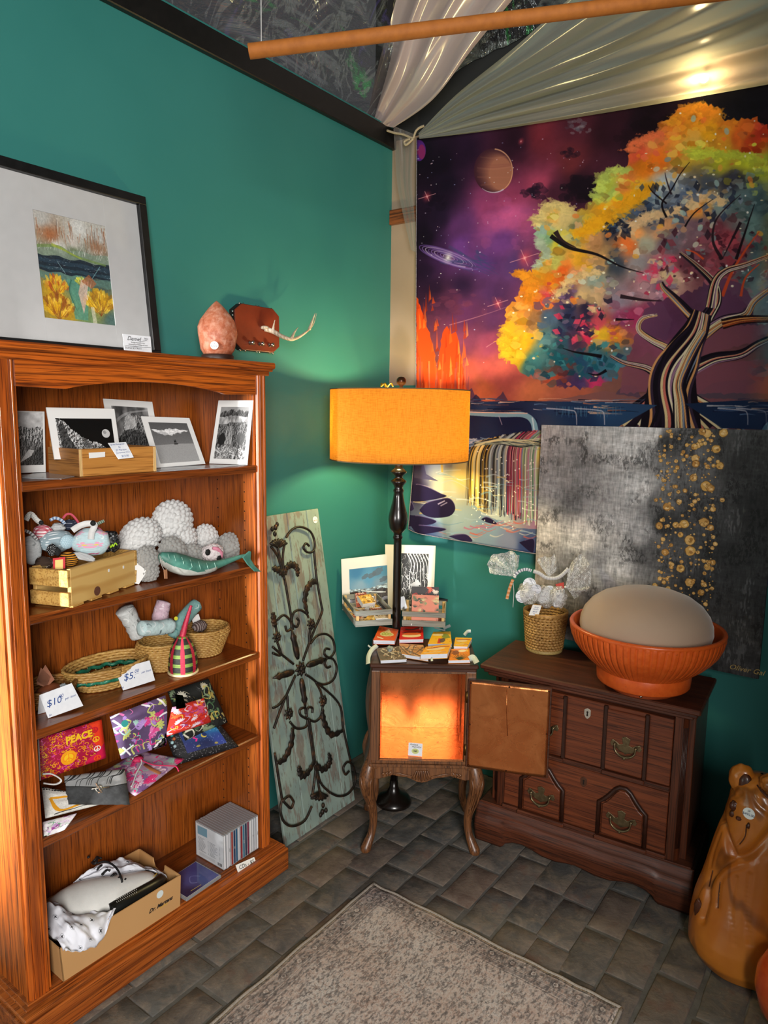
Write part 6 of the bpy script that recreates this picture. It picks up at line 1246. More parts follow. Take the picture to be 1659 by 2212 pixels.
# ================================================================== copper-lined nightstand
NA = math.radians(35.35); nu_, nd = V((math.cos(NA), math.sin(NA), 0)), V((-math.sin(NA), math.cos(NA), 0)); NP = V((-1.474, 1.941, 0)); MN = Matrix.Translation(NP) @ Matrix.Rotation(NA, 4, 'Z')
WAL = wood('carved_walnut', '#2c170d', '#6a4124', '#80522f', 'z', 1.0, rough=.42, coat=.2, ring=.35); WALX = wood('walnut_top', '#1f100a', '#432417', '#55301f', 'x', 1.0, rough=.35, coat=.3, ring=.3)
def copper(name, c1='#c4622c', c2='#d87a3e', c3='#8a3d1c', patch=.45):
    t = NT(name); n = t.noise(9, 5, .65, None, .8); n2 = t.noise(70, 4, .7); v = t.new('ShaderNodeTexVoronoi'); v.inputs['Scale'].default_value = 34; t.link(t.co(), v.inputs[0])
    c = t.mix(t.ramp(n, [(.35, 0.0), (.7, 1.0)]), c1, c2); c = t.mix(t.ramp(n2, [(.6, 0.0), (.72, patch)]), c, c3); t.col(c); t.set(metal=.95)
    t.link(t.ramp(n, [(.3, .22), (.8, .38)]), t.b.inputs['Roughness']); s_ = t.new('ShaderNodeMath', operation='MULTIPLY_ADD'); t.link(v.outputs['Distance'], s_.inputs[0]); s_.inputs[1].default_value = .12; t.link(n, s_.inputs[2]); t.bump(s_.outputs[0], .14, .01); return t.m
COP = copper('beaten_copper', '#cf7c48', '#de9058', '#96522c'); COPD = copper('worn_copper', '#c8784a', '#d8905e', '#4a2414', .8)
ns = thing('nightstand', 'carved walnut nightstand with cabriole legs and copper lined open cabinet', 'nightstand', NP+nu_*.19+nd*.14, NA)
B_ = lambda *a, m=WAL, bev=.002: MB(MN).box(*a, bev)
D = .29
obj('top', MB(MN).box(-.004, .384, -.006, D, .712, .728, .006).box(.002, .378, .0, D, .696, .713, .004), WALX, ns)
obj('front_stile', MB(MN).prism([(.001, .70), (.001, .5), (-.001, .42), (-.008, .36), (-.02, .325), (.03, .325), (.033, .37), (.034, .70)], (0, 0, 0), (1, 0, 0), (0, 0, 1), (0, .022, 0)), WAL, ns, bevel=.003)
obj('front_stile', MB(MN).prism([(.378, .70), (.378, .5), (.380, .42), (.387, .36), (.399, .325), (.347, .325), (.342, .37), (.341, .70)], (0, 0, 0), (1, 0, 0), (0, 0, 1), (0, .022, 0)), WAL, ns, bevel=.003)
for s_, x in ((-1, .004), (1, .374)):
    def side(u, v, s_=s_, x=x):
        z = .30+.40*v; bul = .028*math.sin(PI*u)**.6*math.sin(PI*min(1, (1-v)*1.15))**1.2+max(0, .42-z)*.25; return (MN @ V((x+s_*bul, .02+(D-.03)*(u if s_ > 0 else 1-u), z)))
    obj('side_panel', MB().grid(side, 14, 14, thick=.008), WAL, ns)
obj('back_panel', B_(.004, .374, D-.012, D-.004, .34, .70), WAL, ns)
obj('top_rail', B_(.034, .341, 0, .02, .692, .70, bev=.001), WAL, ns)
obj('sill', MB(MN).box(-.004, .386, -.008, .03, .336, .348, .004).box(.004, .378, -.003, .03, .348, .36, .003), WAL, ns)
obj('cabinet_floor', B_(.01, .37, .02, D-.012, .344, .36, bev=.001), WAL, ns)
obj('copper_floor', B_(.036, .339, .012, D-.016, .3605, .3625, bev=.0004), COPD, ns)
obj('copper_back', B_(.036, .339, D-.019, D-.016, .3625, .693, bev=.0004), COP, ns)
obj('copper_side', B_(.034, .036, .012, D-.016, .3625, .693, bev=.0004), COP, ns); obj('copper_side', B_(.339, .341, .012, D-.016, .3625, .693, bev=.0004), COP, ns)
obj('copper_ceiling', B_(.036, .339, .012, D-.016, .691, .693, bev=.0004), COP, ns)
obj('copper_seam', MB(MN).box(.336, .339, .13, .134, .37, .69, .0008), COP, ns)
apr = [(.0, .34), (.0, .29), (.03, .283), (.06, .292), (.085, .30), (.11, .294), (.135, .292), (.155, .284), (.17, .276), (.19, .272), (.21, .276), (.225, .284), (.245, .292), (.27, .294), (.295, .30), (.32, .292), (.35, .283), (.38, .29), (.38, .34)]
obj('apron', MB(MN).prism(apr, (0, .004, 0), (1, 0, 0), (0, 0, 1), (0, .016, 0)), WAL, ns, bevel=.003)
for k in range(-3, 4): obj('carved_shell_rib', MB(MN).tube(spline([(.19+k*.006, .003, .322), (.19+k*.0095, -.002, .30), (.19+k*.011, .003, .281+abs(k)*.003)], 4), .0034, 6), WAL, ns)
for s_ in (-1, 1):
    for q in range(3): x = .19+s_*(.11+.012*q); obj('carved_leaf', MB(MN).tube(spline([(x, .003, .318-.004*q), (x+s_*.01, -.001, .306), (x+s_*.004, .003, .296)], 4), [.002, .003, .0036, .0036, .003, .0025, .002, .0015, .001], 6), WAL, ns)
    obj('carved_scroll', MB(MN).tube(spline([(.19+s_*.035, .003, .298), (.19+s_*.06, .0, .304), (.19+s_*.09, .002, .31), (.19+s_*.105, .003, .303)], 5), .0022, 6), WAL, ns)
def cab_leg(sx, sy, x0, y0):
    """S-curved leg swelling out at the knee and the toe"""
    S = [(.345, .004, .021), (.315, -.006, .026), (.275, -.012, .029), (.235, -.008, .025), (.19, .003, .020), (.14, .012, .0165), (.095, .014, .0145), (.055, .007, .0145), (.025, -.005, .018), (.008, -.012, .02), (0, -.012, .019)]
    pts = [V((x0+sx*(-o), y0+sy*(-o), z)) for z, o, r in S]; mb = MB(MN); sp_ = spline(pts, 5); rs = []
    for i in range(len(sp_)): f = i/5; j = min(int(f), len(S)-2); rs.append(S[j][2]+(S[j+1][2]-S[j][2])*(f-j))
    mb.tube(sp_, rs, 14); lg = obj('leg', mb, WAL, ns)
    if sy < 0:
        for q in range(4):
            dx = (q-1.5)*.010; fl2 = MB(MN).tube(spline([(x0+dx*1.4+sx*.012, y0-.026, .30), (x0+dx+sx*.012, y0-.038, .27), (x0+dx*.6+sx*.004, y0-.030, .235-.01*q), (x0+dx*.3-sx*.006, y0-.018, .19-.012*q)], 5), [.001+.0028*math.sin(PI*i/15) for i in range(16)], 6); obj('carved_leaf', fl2, WAL, lg)
        for q in range(2): obj('carved_groove', MB(MN).tube(spline([(x0+(q-.5)*.012-sx*.003, y0-.014, .18), (x0+(q-.5)*.01-sx*.012, y0-.0, .12), (x0+(q-.5)*.012-sx*.006, y0-.006, .06), (x0+(q-.5)*.016+sx*.006, y0-.022, .02)], 5), .0022, 6), WAL, lg)
for sx, x0 in ((-1, .0), (1, .38)):
    for sy, y0 in ((-1, .018), (1, D-.02)): cab_leg(sx, sy, x0, y0)
# the open door, copper sheet outwards
DA = math.radians(21.5); du, dn = V((math.cos(DA), math.sin(DA), 0)), V((math.sin(DA), -math.cos(DA), 0)); DH = NP+nu_*.349-nd*.004; DW, DZ0, DZ1 = .292, .347, .679
door = obj('door', MB().obox(DH+du*DW/2+V((0, 0, (DZ0+DZ1)/2)), du*DW/2, dn*.009, V((0, 0, (DZ1-DZ0)/2)), .002), WALX, ns)
def dsh(u, v): return DH+du*(.006+(DW-.012)*u)+V((0, 0, DZ0+.003+(DZ1-DZ0-.008)*v))+dn*(.0105+.003*noise.noise(V((u*2.2, v*2.2, 4)))+.0006*noise.noise(V((u*9, v*8, 1)))+(.004*(max(0, .06-v)/.06)*(.5-abs(u-.5))))
obj('copper_sheet', MB().grid(dsh, 30, 30, thick=.0012), COP, door)
for u in (.02, .5, .98):
    for v in ((.02, .5, .98) if u != .5 else (.02, .98)): obj('copper_nail', MB().blob(V(dsh(u, v))+dn*.0006, .0032, 2), flat('nail_dark', '#4a2412', .4, metal=.7), door)
obj('sheet_crease', MB().tube([V(dsh(.47, .95))+dn*.0004, V(dsh(.475, .7))+dn*.0006, V(dsh(.5, .42))+dn*.0004], .0012, 5), COP, door)
for z in (.41, .61): obj('hinge', MB().lathe([(.004, z-.02), (.004, z+.02)], 10, DH-du*.003+dn*.004), flat('aged_brass', '#6d5228', .4, metal=.9), door)
# price card inside
pq_ = NP+nu_*.165+nd*.03; pc2 = thing('price_card', 'white price card with a green oval inside the copper cabinet', 'card', (pq_.x, pq_.y, .364))
nfc = V((.45, -.89, .25)).normalized(); uu = V((.89, .45, 0)); vv = nfc.cross(uu).normalized(); vv = vv if vv.z > 0 else -vv; o_ = V((pq_.x, pq_.y, .3637))
obj('card', MB().slab([o_-uu*.026+vv*.046, o_+uu*.026+vv*.046, o_+uu*.026, o_-uu*.026], .0008, nfc, 0, 0), CARD, pc2)
ov = MB().prism([(.0135*math.cos(t_), .0095*math.sin(t_)) for t_ in np.linspace(0, 2*PI, 24, endpoint=False)], o_+vv*.017+nfc*.0003, uu, vv, nfc*.0006); ovo = obj('green_oval', ov, flat('oval_green', '#bfc77a', .6), pc2)
obj('handwriting', join(text_mesh('Antique', .0095, o_+vv*.0405+nfc*.0006-uu*.006, uu, vv, .3), text_mesh('Humidor', .0095, o_+vv*.0325+nfc*.0006+uu*.004, uu, vv, .3)), INK, pc2); obj('price', text_mesh('$60', .009, o_+vv*.017+nfc*.0012, uu, vv, .1, bold=.0003), INK, ovo)
# notebooks on top: (cover corners in the photograph, clockwise from back left), thickness, cover art
ztn = .7285
def art_food(bg, kind, seed):
    a = Art(200, 200, bg, seed=seed); r = a.r
    for k in range(10): a.ell(r.random(), r.random(), .05, .03, r.choice(['#e8d8a0', '#c85a28', '#3a2a20']), .5, jag=.5)
    if kind == 'dog':
        a.ell(.5, .7, .4, .14, '#f0d8a0', 1); a.ell(.5, .58, .42, .08, '#d8682a', 1); a.line([(.1, .5), (.4, .44), (.9, .48)], .06, '#3a2a22', 1); a.line([(.2, .2), (.5, .26), (.85, .12)], .09, '#4a3a30', 1); a.line([(.84, .1), (.88, .16), (.84, .22), (.88, .28)], .03, '#f4ece0', 1)
    elif kind == 'taco':
        a.poly([(.3, .5), (.52, .1), (.75, .5)], '#ecd08a', 1); a.ell(.52, .55, .34, .18, '#d8c890', 1)
        for x in (.35, .5, .66): a.ell(x, .55, .08, .1, '#9aa83a', 1); a.ell(x, .55, .05, .06, '#c8d07a', 1)
        for k in range(4): a.ell(.15+.08*k, .78+.03*k, .05, .03, '#f2e2c4', 1)
    elif kind == 'scene':
        for k in range(26): a.line([(r.random(), r.random()), (r.random(), r.random()), (r.random(), r.random())], r.uniform(.03, .08), r.choice(['#3a2e26', '#d8b48a', '#8a6a4a', '#e8ddc8', '#5a4638']), .8, .01)
    elif kind == 'leaf':
        for k in range(12): t_ = -2.6+.2*k; a.line([(.5, .95), (.5+.5*math.cos(t_), .95+.6*math.sin(t_))], .05, '#2c3a1c', .95, .005)
        a.ell(.6, .2, .22, .1, '#f0dcb0', 1); a.line([(.84, .1), (.9, .16), (.84, .22), (.9, .28)], .03, '#f6e84a', 1); a.ell(.25, .35, .18, .2, '#8a4a1c', .9, jag=.4)
    elif kind == 'burger':
        a.ell(.45, .35, .36, .16, '#e8c890', 1); a.line([(.1, .28), (.5, .2), (.95, .22)], .07, '#a8341c', 1); a.line([(.08, .8), (.5, .74), (.7, .66)], .08, '#d8c090', 1); a.ell(.8, .75, .1, .08, '#d89a5a', 1)
    elif kind == 'mix':
        a.poly([(.35, .55), (.55, .55), (.52, .95), (.38, .95)], '#c8341c', 1); a.ell(.7, .4, .24, .2, '#7a8a3a', .9, jag=.5); a.ell(.3, .25, .28, .1, '#e8d0a0', 1, jag=.3); a.ell(.55, .7, .12, .18, '#5a4a44', .9)
    return printmat('cover_%d' % seed, a, .4)
NB = [([(820, 1352), (861, 1360), (853, 1384), (806, 1383)], .016, '#e05a1c', 'taco', 'orange notebook with a lime plate on its cover, back left of the nightstand', .012),
      ([(866, 1354), (914, 1352), (915, 1381), (862, 1382)], .014, '#d81c14', 'dog', 'red notebook with a hot dog on its cover, back centre', .014),
      ([(936, 1365), (973, 1364), (976, 1391), (924, 1391)], .014, '#f0b61c', 'mix', 'yellow notebook with drink and pineapple pictures at the back right', .012),
      ([(984, 1377), (1020, 1378), (1010, 1397), (980, 1396)], .014, '#f2b21a', 'burger', 'small yellow notebook at the right edge of the nightstand top', .006),
      ([(813, 1400), (862, 1396), (879, 1424), (822, 1427)], .012, '#6a5a48', 'scene', 'brown patterned notebook with a scalloped orange hem, front left', .0008),
      ([(862, 1390), (914, 1393), (926, 1422), (868, 1413)], .013, '#c88a4a', 'scene', 'multi coloured collage notebook in the middle of the front row', .003),
      ([(920, 1397), (975, 1391), (967, 1412), (908, 1414)], .018, '#f0a61e', 'burger', 'yellow notebook with a sandwich picture resting on the collage one', .016),
      ([(975, 1402), (1014, 1400), (1016, 1426), (968, 1427)], .011, '#f08a18', 'leaf', 'orange notebook with a palm leaf on its cover, front right', .0008)]
for i, (px, th, bg, kd, lb, lift) in enumerate(NB):
    z_ = ztn+lift+th; q = [at(*p, z=z_) for p in px]; 
    nb_ = thing('notebook', lb, 'notebook', (sum(q, V())/4)-V((0, 0, th)), 0, 'notebooks on the nightstand')
    dn_ = V((0, 0, -1)); pm = MB(); qq = [p+dn_*.0012 for p in q]; cen = sum(qq, V())/4; qi = [p+(cen-p)*.03 for p in qq]; pm.slab(qi, th-.0024, (0, 0, 1), 0, 0); obj('pages', pm, flat('page_edges', '#e2e4ec', .8, c2='#c4c8d4', scale=900, aniso=(.05, .05, 3)), nb_)
    obj('cover', MB().slab(q, .0012, (0, 0, 1), 0, 1), [art_food(bg, kd, 200+i), PAPER], nb_); obj('cover', MB().slab([p-V((0, 0, th-.0012)) for p in q], .0012, (0, 0, 1), 0, 0), flat('cover_%s' % bg[1:], bg, .5), nb_)
RB = [flat('ribbon_pale', '#d4dcd6', .7), flat('ribbon_grey', '#9aa4a2', .7), flat('ribbon_brown', '#7a5a4a', .7)]
for i, (pts, w_, k) in enumerate(((((815, 1394), (803, 1404), (796, 1418), (795, 1434)), .016, 0), (((812, 1396), (802, 1399), (795, 1394)), .006, 0), (((1014, 1424), (1022, 1420), (1030, 1432)), .02, 0), (((958, 1358), (966, 1354), (973, 1351)), .012, 1), (((938, 1356), (952, 1360), (962, 1362)), .005, 1), (((1003, 1372), (1010, 1364), (1017, 1363)), .012, 0), (((846, 1350), (854, 1346), (860, 1352)), .012, 2), (((870, 1352), (880, 1346), (886, 1351)), .01, 1), (((926, 1420), (932, 1422), (933, 1428)), .008, 0), (((838, 1396), (842, 1404), (846, 1396)), .014, 1))):
    c = [at(*p, z=ztn+.02) for p in pts]; f = ribbon(None, c, w_, RB[k], 'ribbon_tie', (.5, -.8, .3)); me_o = f
    o3 = V(c[0]); f.location = o3; f.data.transform(Matrix.Translation(-o3)); tag(f, ['long pale ribbon end hanging off the left of the nightstand top', 'thin pale ribbon wisp at the left edge of the nightstand top', 'wide pale ribbon end at the right front of the notebooks', 'grey ribbon tail sticking up behind the yellow notebook', 'thin grey cord lying behind the yellow notebook', 'pale ribbon tail upright at the far right of the notebooks', 'brown ribbon knot behind the orange notebook', 'grey ribbon loop behind the red notebook', 'short pale ribbon end under the yellow sandwich notebook', 'grey notched ribbon tag between the two left notebooks'][i], 'ribbon', 'ribbon ties of the notebooks')
# ================================================================== chest of drawers
CAh = math.radians(4); cn = V((-math.sin(CAh), math.cos(CAh), 0)); cu = V((math.cos(CAh), math.sin(CAh), 0)); CP = V((-1.188, 2.245, 0))+cn*.03; MC = Matrix.Translation(CP) @ Matrix.Rotation(CAh, 4, 'Z')
CH = ('#1d0c06', '#4d2413', '#63311a')
CHX = wood('chest_wood', *CH, 'x', 1.0, rough=.5, coat=.08, ring=.35); CHZ = wood('chest_upright', *CH, 'z', 1.0, rough=.36, coat=.25, ring=.35); CHD = wood('chest_drawer', '#2c1109', '#5f2c17', '#7a3d20', 'x', .8, rough=.38, coat=.25, ring=.3); CHDK = flat('chest_moulding', '#2a140c', .4, c2='#3a1c10')
ch = thing('chest_of_drawers', 'dark wooden two drawer chest with bat wing brass pulls under the bowl', 'chest', CP+cu*.37+cn*.15, CAh)
b = lambda *a, bev=.002: MB(MC).box(*a, bev)
DC = .315; zT = .7
obj('top_board', MB(MC).box(-.012, .745, -.028, DC, .682, zT, .005).box(-.002, .735, -.016, DC, .668, .683, .005).box(.012, .722, -.006, DC, .655, .669, .004), CHX, ch)
for x0, x1 in ((.03, .052), (.704, .726)): obj('side_panel', b(x0, x1, .03, DC-.01, .1, .656), CHZ, ch)
obj('back_panel', b(.05, .706, DC-.02, DC-.012, .1, .656), CHZ, ch)
obj('carcass', b(.052, .704, .02, DC-.022, .155, .655), flat('chest_inside', '#1a0c07', .7), ch)
def cstile(x0, x1, sgn):
    """corner post, its outer edge cut back and fluted"""
    s = MB(MC); P = [(x0, .0), (x1, .0)] if sgn > 0 else [(x0, 0), (x1, 0)]
    if sgn > 0: P = [(x0, 0), (x1-.014, 0), (x1, .016), (x1, .04), (x0, .04)]
    else: P = [(x0+.014, 0), (x1, 0), (x1, .04), (x0, .04), (x0, .016)]
    s.prism(P, (0, 0, .15), (1, 0, 0), (0, 1, 0), (0, 0, .506)); o = obj('corner_post', s, CHZ, ch, bevel=.0015)
    ex = x1 if sgn > 0 else x0
    for k in range(4): t_ = (k+.5)/4; obj('flute', MB(MC).tube([(ex-sgn*.014*(1-t_)+sgn*.0005, .016*t_-.0006, .20), (ex-sgn*.014*(1-t_)+sgn*.0005, .016*t_-.0006, .62)], .0019, 6), CHDK, o)
cstile(.05, .09, -1); cstile(.667, .707, 1)
BRS = NT('aged_pull'); q_ = BRS.noise(90, 4); BRS.col(BRS.mix(q_, '#5a4d38', '#a08f6c')); BRS.set(rough=.35, metal=.9); BRS = BRS.m
def pull(parent, x, z, y=-.02):
    """bat-wing bail pull: pierced plate, two posts, dropped handle"""
    W_ = .052; pts = [(-W_, .004), (-W_*.86, .018), (-W_*.62, .012), (-W_*.4, .004), (-W_*.18, .008), (-.012, .018), (-.014, .03), (0, .036), (.014, .03), (.012, .018), (W_*.18, .008), (W_*.4, .004), (W_*.62, .012), (W_*.86, .018), (W_, .004), (W_*.9, -.006), (W_*.7, -.004), (W_*.5, -.014), (W_*.2, -.02), (0, -.026), (-W_*.2, -.02), (-W_*.5, -.014), (-W_*.7, -.004), (-W_*.9, -.006)]
    o = obj('drawer_pull', MB(MC).prism(pts, (x, y, z), (1, 0, 0), (0, 0, 1), (0, -.003, 0)), BRS, parent, bevel=.001)
    for s_ in (-1, 1): obj('pull_post', MB(MC).blob((x+s_*W_*.66, y-.009, z+.006), (.0055, .007, .0055), 2), BRS, o)
    ba = spline([(x-W_*.66, y-.012, z+.004), (x-W_*.58, y-.014, z-.016), (x-W_*.3, y-.016, z-.027), (x, y-.017, z-.03), (x+W_*.3, y-.016, z-.027), (x+W_*.58, y-.014, z-.016), (x+W_*.66, y-.012, z+.004)], 5); obj('bail', MB(MC).tube(ba, [.0026+.0022*math.sin(PI*i/30)**2 for i in range(31)], 8), BRS, o)
    obj('bail_drop', MB(MC).blob((x, y-.018, z-.034), (.005, .004, .006), 2), BRS, o)
def keyhole(parent, x, z, m, y):
    k = obj('keyhole_plate', MB(MC).prism([(-.011, .012), (-.006, .016), (0, .019), (.006, .016), (.011, .012), (.011, -.006), (.006, -.015), (0, -.02), (-.006, -.015), (-.011, -.006)], (x, y, z), (1, 0, 0), (0, 0, 1), (0, -.002, 0)), m, parent, bevel=.0006)
    obj('keyhole', MB(MC).prism([(.0035*math.cos(t_), .005+.0035*math.sin(t_)) for t_ in np.linspace(-1, 4.14, 10)]+[(-.003, -.009), (.003, -.009)][::1], (x, y-.002, z), (1, 0, 0), (0, 0, 1), (0, -.0008, 0)), flat('dark_hole', '#1a0d05', .9), k)
d1 = obj('drawer', b(.092, .665, -.004, .03, .413, .645), CHD, ch)
for x0, x1, y in ((.185, .305, -.012), (.455, .578, -.012)): obj('raised_panel', b(x0, x1, y, -.004, .42, .632, bev=.004), CHD, d1)
for x in (.172, .309, .45, .585): obj('batten', MB(MC).box(x-.007, x+.007, -.014, -.003, .413, .643, .004), CHDK, d1)
pull(d1, .24, .515, -.0125); pull(d1, .522, .515, -.0125); keyhole(d1, .386, .597, flat('key_plate', '#c9c3b4', .35, metal=.6), -.0045)
obj('waist_moulding', MB(MC).box(.09, .667, -.012, .02, .4, .412, .004).box(.09, .667, -.006, .02, .392, .402, .003), CHX, ch)
for x0, x1 in ((.172, .312), (.447, .588)): obj('waist_break', MB(MC).box(x0, x1, -.02, -.006, .398, .413, .004), CHX, ch)
d2_ = obj('drawer', b(.092, .665, -.004, .03, .172, .39), CHD, ch)
for cx_ in (.238, .522):
    P = [(-.078, .0), (-.078, .118), (-.062, .13), (-.045, .15), (-.025, .178), (-.01, .189), (.01, .189), (.025, .178), (.045, .15), (.062, .13), (.078, .118), (.078, 0)]
    obj('raised_panel', MB(MC).prism([(p[0]*.86, p[1]*.93) for p in P], (cx_, -.004, .178), (1, 0, 0), (0, 0, 1), (0, -.007, 0)), CHD, d2_, bevel=.003)
    obj('arch_moulding', MB(MC).tube([V((cx_+p[0], -.009, .176+p[1])) for p in P], .0075, 8), CHDK, d2_)
    pull(d2_, cx_, .25, -.0115)
keyhole(d2_, .386, .345, flat('key_plate_dark', '#4a2a18', .45), -.0045)
obj('base_moulding', MB(MC).box(.088, .669, -.012, .02, .158, .171, .004), CHX, ch)
for cx_ in (.238, .522): obj('base_break', MB(MC).box(cx_-.088, cx_+.088, -.022, -.006, .156, .172, .004), CHX, ch)
# plinth with ogee face and scalloped foot line
scal = [(0, 0), (.105, 0), (.12, .022), (.15, .036), (.185, .04), (.22, .034), (.26, .022), (.31, .02), (.35, .028), (.38, .032), (.41, .028), (.45, .02), (.50, .022), (.54, .034), (.575, .04), (.61, .036), (.64, .022), (.655, 0), (.76, 0)]
def scz(x):
    for (xa, za), (xb2, zb2) in zip(scal, scal[1:]):
        if xa <= x <= xb2: return za+(zb2-za)*(x-xa)/max(1e-6, xb2-xa)
    return 0
og = [(0, -.022), (.2, -.03), (.45, -.036), (.6, -.033), (.72, -.022), (.78, -.024), (.86, -.018), (1, -.010)]
def plf(u, v):
    x = -.01+.77*u; z0 = scz(min(.76, max(0, .76*u))); z = z0+(.155-z0)*v
    y = og[0][1]
    for (va, ya), (vb, yb) in zip(og, og[1:]):
        zz = v
        if va <= zz <= vb: y = ya+(yb-ya)*(zz-va)/(vb-va); break
    return MC @ V((x, y, z))
pm_ = MB().grid(plf, 76, 20, thick=.02); obj('plinth_front', pm_, CHX, ch)
for x0, x1 in ((-.01, .012), (.738, .76)): obj('plinth_side', MB(MC).box(x0, x1, -.008, DC, 0, .15, .004), CHX, ch)
obj('plinth_top', MB(MC).box(.0, .75, -.01, DC, .148, .157, .003), CHX, ch)

# ------------------------------------------------------------------ on the chest
ztc = zT+.0008
# bowl with domed cushion
bcx, bcy = at(1388, 1470, y=2.384).x, 2.384; bz = ztc
TER = NT('terracotta'); tn = TER.noise(60, 4); tn2 = TER.noise(160, 2); TER.col(TER.mix(TER.ramp(tn2, [(.68, 0.0), (.76, .6)]), TER.mix(TER.ramp(tn, [(.4, 0.0), (.7, 1.0)]), '#c4501a', '#cf5c20'), '#6a2a10')); TER.set(rough=.33, spec=.5); TER.bump(tn, .15, .002); TERM = TER.m
wl = thing('terracotta_bowl', 'large orange ribbed ceramic bowl standing on the dark chest', 'bowl', (bcx, bcy, bz))
bp_ = [(.105, 0), (.11, .004), (.11, .018), (.105, .022), (.145, .024), (.15, .03), (.152, .06), (.15, .072)]
obj('foot', MB().lathe([(r, z) for r, z in bp_[:4]], 64, (bcx, bcy, bz)), flat('terracotta_dark', '#8a3814', .5), wl)
obj('base_band', MB().lathe([(.105, .0225)]+[(r, z) for r, z in bp_[4:]], 64, (bcx, bcy, bz), cap=False), TERM, wl)
RP = [(.15, .072), (.165, .085), (.19, .105), (.212, .128), (.23, .152), (.241, .178), (.246, .198), (.247, .212)]
NRIB = 72
def ribf(a, i): return 1+(.03 if 0 < i < len(RP2)-1 else 0)*(min(1, abs(math.sin(a*NRIB/2))*2.2)**.5-.9)
RP2 = [(RP[0][0]+0, RP[0][1])]
for (r0, z0), (r1, z1_) in zip(RP, RP[1:]): RP2 += [(r0+(r1-r0)*k/3, z0+(z1_-z0)*k/3) for k in (1, 2, 3)]
obj('ribbed_wall', MB().lathe(RP2, NRIB*6, (bcx, bcy, bz), fn=ribf, cap=False), TERM, wl)
obj('rim', MB().lathe([(.247, .211), (.249, .217), (.246, .222), (.238, .223), (.234, .218), (.226, .19), (.205, .15), (.17, .11), (.11, .09), (.001, .088)], 96, (bcx, bcy, bz), cap=False), TERM, wl)
obj('steel_stud', MB().blob(V((bcx+.028, bcy-.109, bz+.011)), .0052, 2), STL, wl)
SU = NT('beige_suede'); sn = SU.noise(500, 2); SU.col(SU.mix(SU.noise(6, 3), '#a08670', '#ab917a')); SU.set(rough=.9, sheen=.4); SU.bump(sn, .15, .0008)
cush = MB(); dome = [(.001, .345), (.05, .343), (.1, .334), (.145, .317), (.178, .293), (.2, .264), (.21, .236), (.212, .21), (.205, .182), (.18, .152), (.1, .13), (.001, .125)]
cush.lathe(dome[::-1], 72, (bcx-.004, bcy, bz), cap=False); single('round_cushion', cush, SU.m, 'domed beige cushion sitting inside the orange bowl', 'cushion')
# cane basket of cellophane bags
bk2 = V((at(1175, 1400, y=2.545).x, 2.545, ztc))
BAM = wick('bamboo', '#8f6430', '#cfa25c', '#5a3a1a'); 
cb2 = thing('bamboo_basket', 'tall woven bamboo basket of cellophane gift bags on the chest', 'basket', bk2)
hB = .158; rb0, rb1 = .066, .081
wv2 = MB()
for j in range(13):
    z = .012+(hB-.016)*(j+.5)/13; r = rb0+(rb1-rb0)*z/hB
    if j in (4, 9):
        P = [V((bk2.x+(r+.003*math.sin(k*1.9+j))*math.cos(2*PI*k/120), bk2.y+(r+.003*math.sin(k*1.9+j))*math.sin(2*PI*k/120), bk2.z+z+.002*math.sin(k*1.3))) for k in range(121)]
    else: P = [V((bk2.x+(r+.0022*math.sin(k*PI/2+(j % 2)*PI))*math.cos(2*PI*k/128), bk2.y+(r+.0022*math.sin(k*PI/2+(j % 2)*PI))*math.sin(2*PI*k/128), bk2.z+z)) for k in range(129)]
    wv2.tube(P, .0052, 6, flatk=1)
obj('weave', wv2, BAM, cb2, kind='stuff')
sv2 = MB()
for k in range(32): a = 2*PI*k/32; sv2.tube([(bk2.x+rb0*math.cos(a)*1.01, bk2.y+rb0*math.sin(a)*1.01, bk2.z+.008), (bk2.x+rb1*math.cos(a)*1.01, bk2.y+rb1*math.sin(a)*1.01, bk2.z+hB)], .0028, 5)
obj('staves', sv2, BAM, cb2, kind='stuff')
obj('rim_band', MB().lathe([(rb1+.002, hB-.012), (rb1+.0055, hB-.008), (rb1+.0055, hB+.002), (rb1-.001, hB+.004), (rb1-.002, hB-.012)], 48, bk2, cap=False), BAM, cb2)
obj('foot_ring', MB().lathe([(rb0-.004, 0), (rb0+.004, 0), (rb0+.005, .006), (rb0+.003, .014), (.001, .014)], 48, bk2), flat('pale_bamboo', '#a89058', .6, c2='#8a7038', scale=200), cb2)
lbq = [onp(*p, bk2+V((0, -.088, .12)), (.3, -.95, .1)) for p in ((1151, 1306), (1170, 1308), (1163, 1330), (1142, 1329))]
hl_ = obj('price_tag', MB().slab(lbq, .0008, (.3, -.95, .1), 0, 0), PAPER, cb2); nT = V((.3, -.95, .1)).normalized(); uT = (lbq[1]-lbq[0]).normalized(); vT = (lbq[0]-lbq[3]).normalized()
obj('handwriting', join(*[text_mesh(s_, .0075, sum(lbq, V())/4+vT*k_+nT*.0008, uT, vT, .2) for s_, k_ in (('Party', .012), ('Favors', .004), ('$8.00', -.006), ('ea', -.014))]), PENB, hl_)
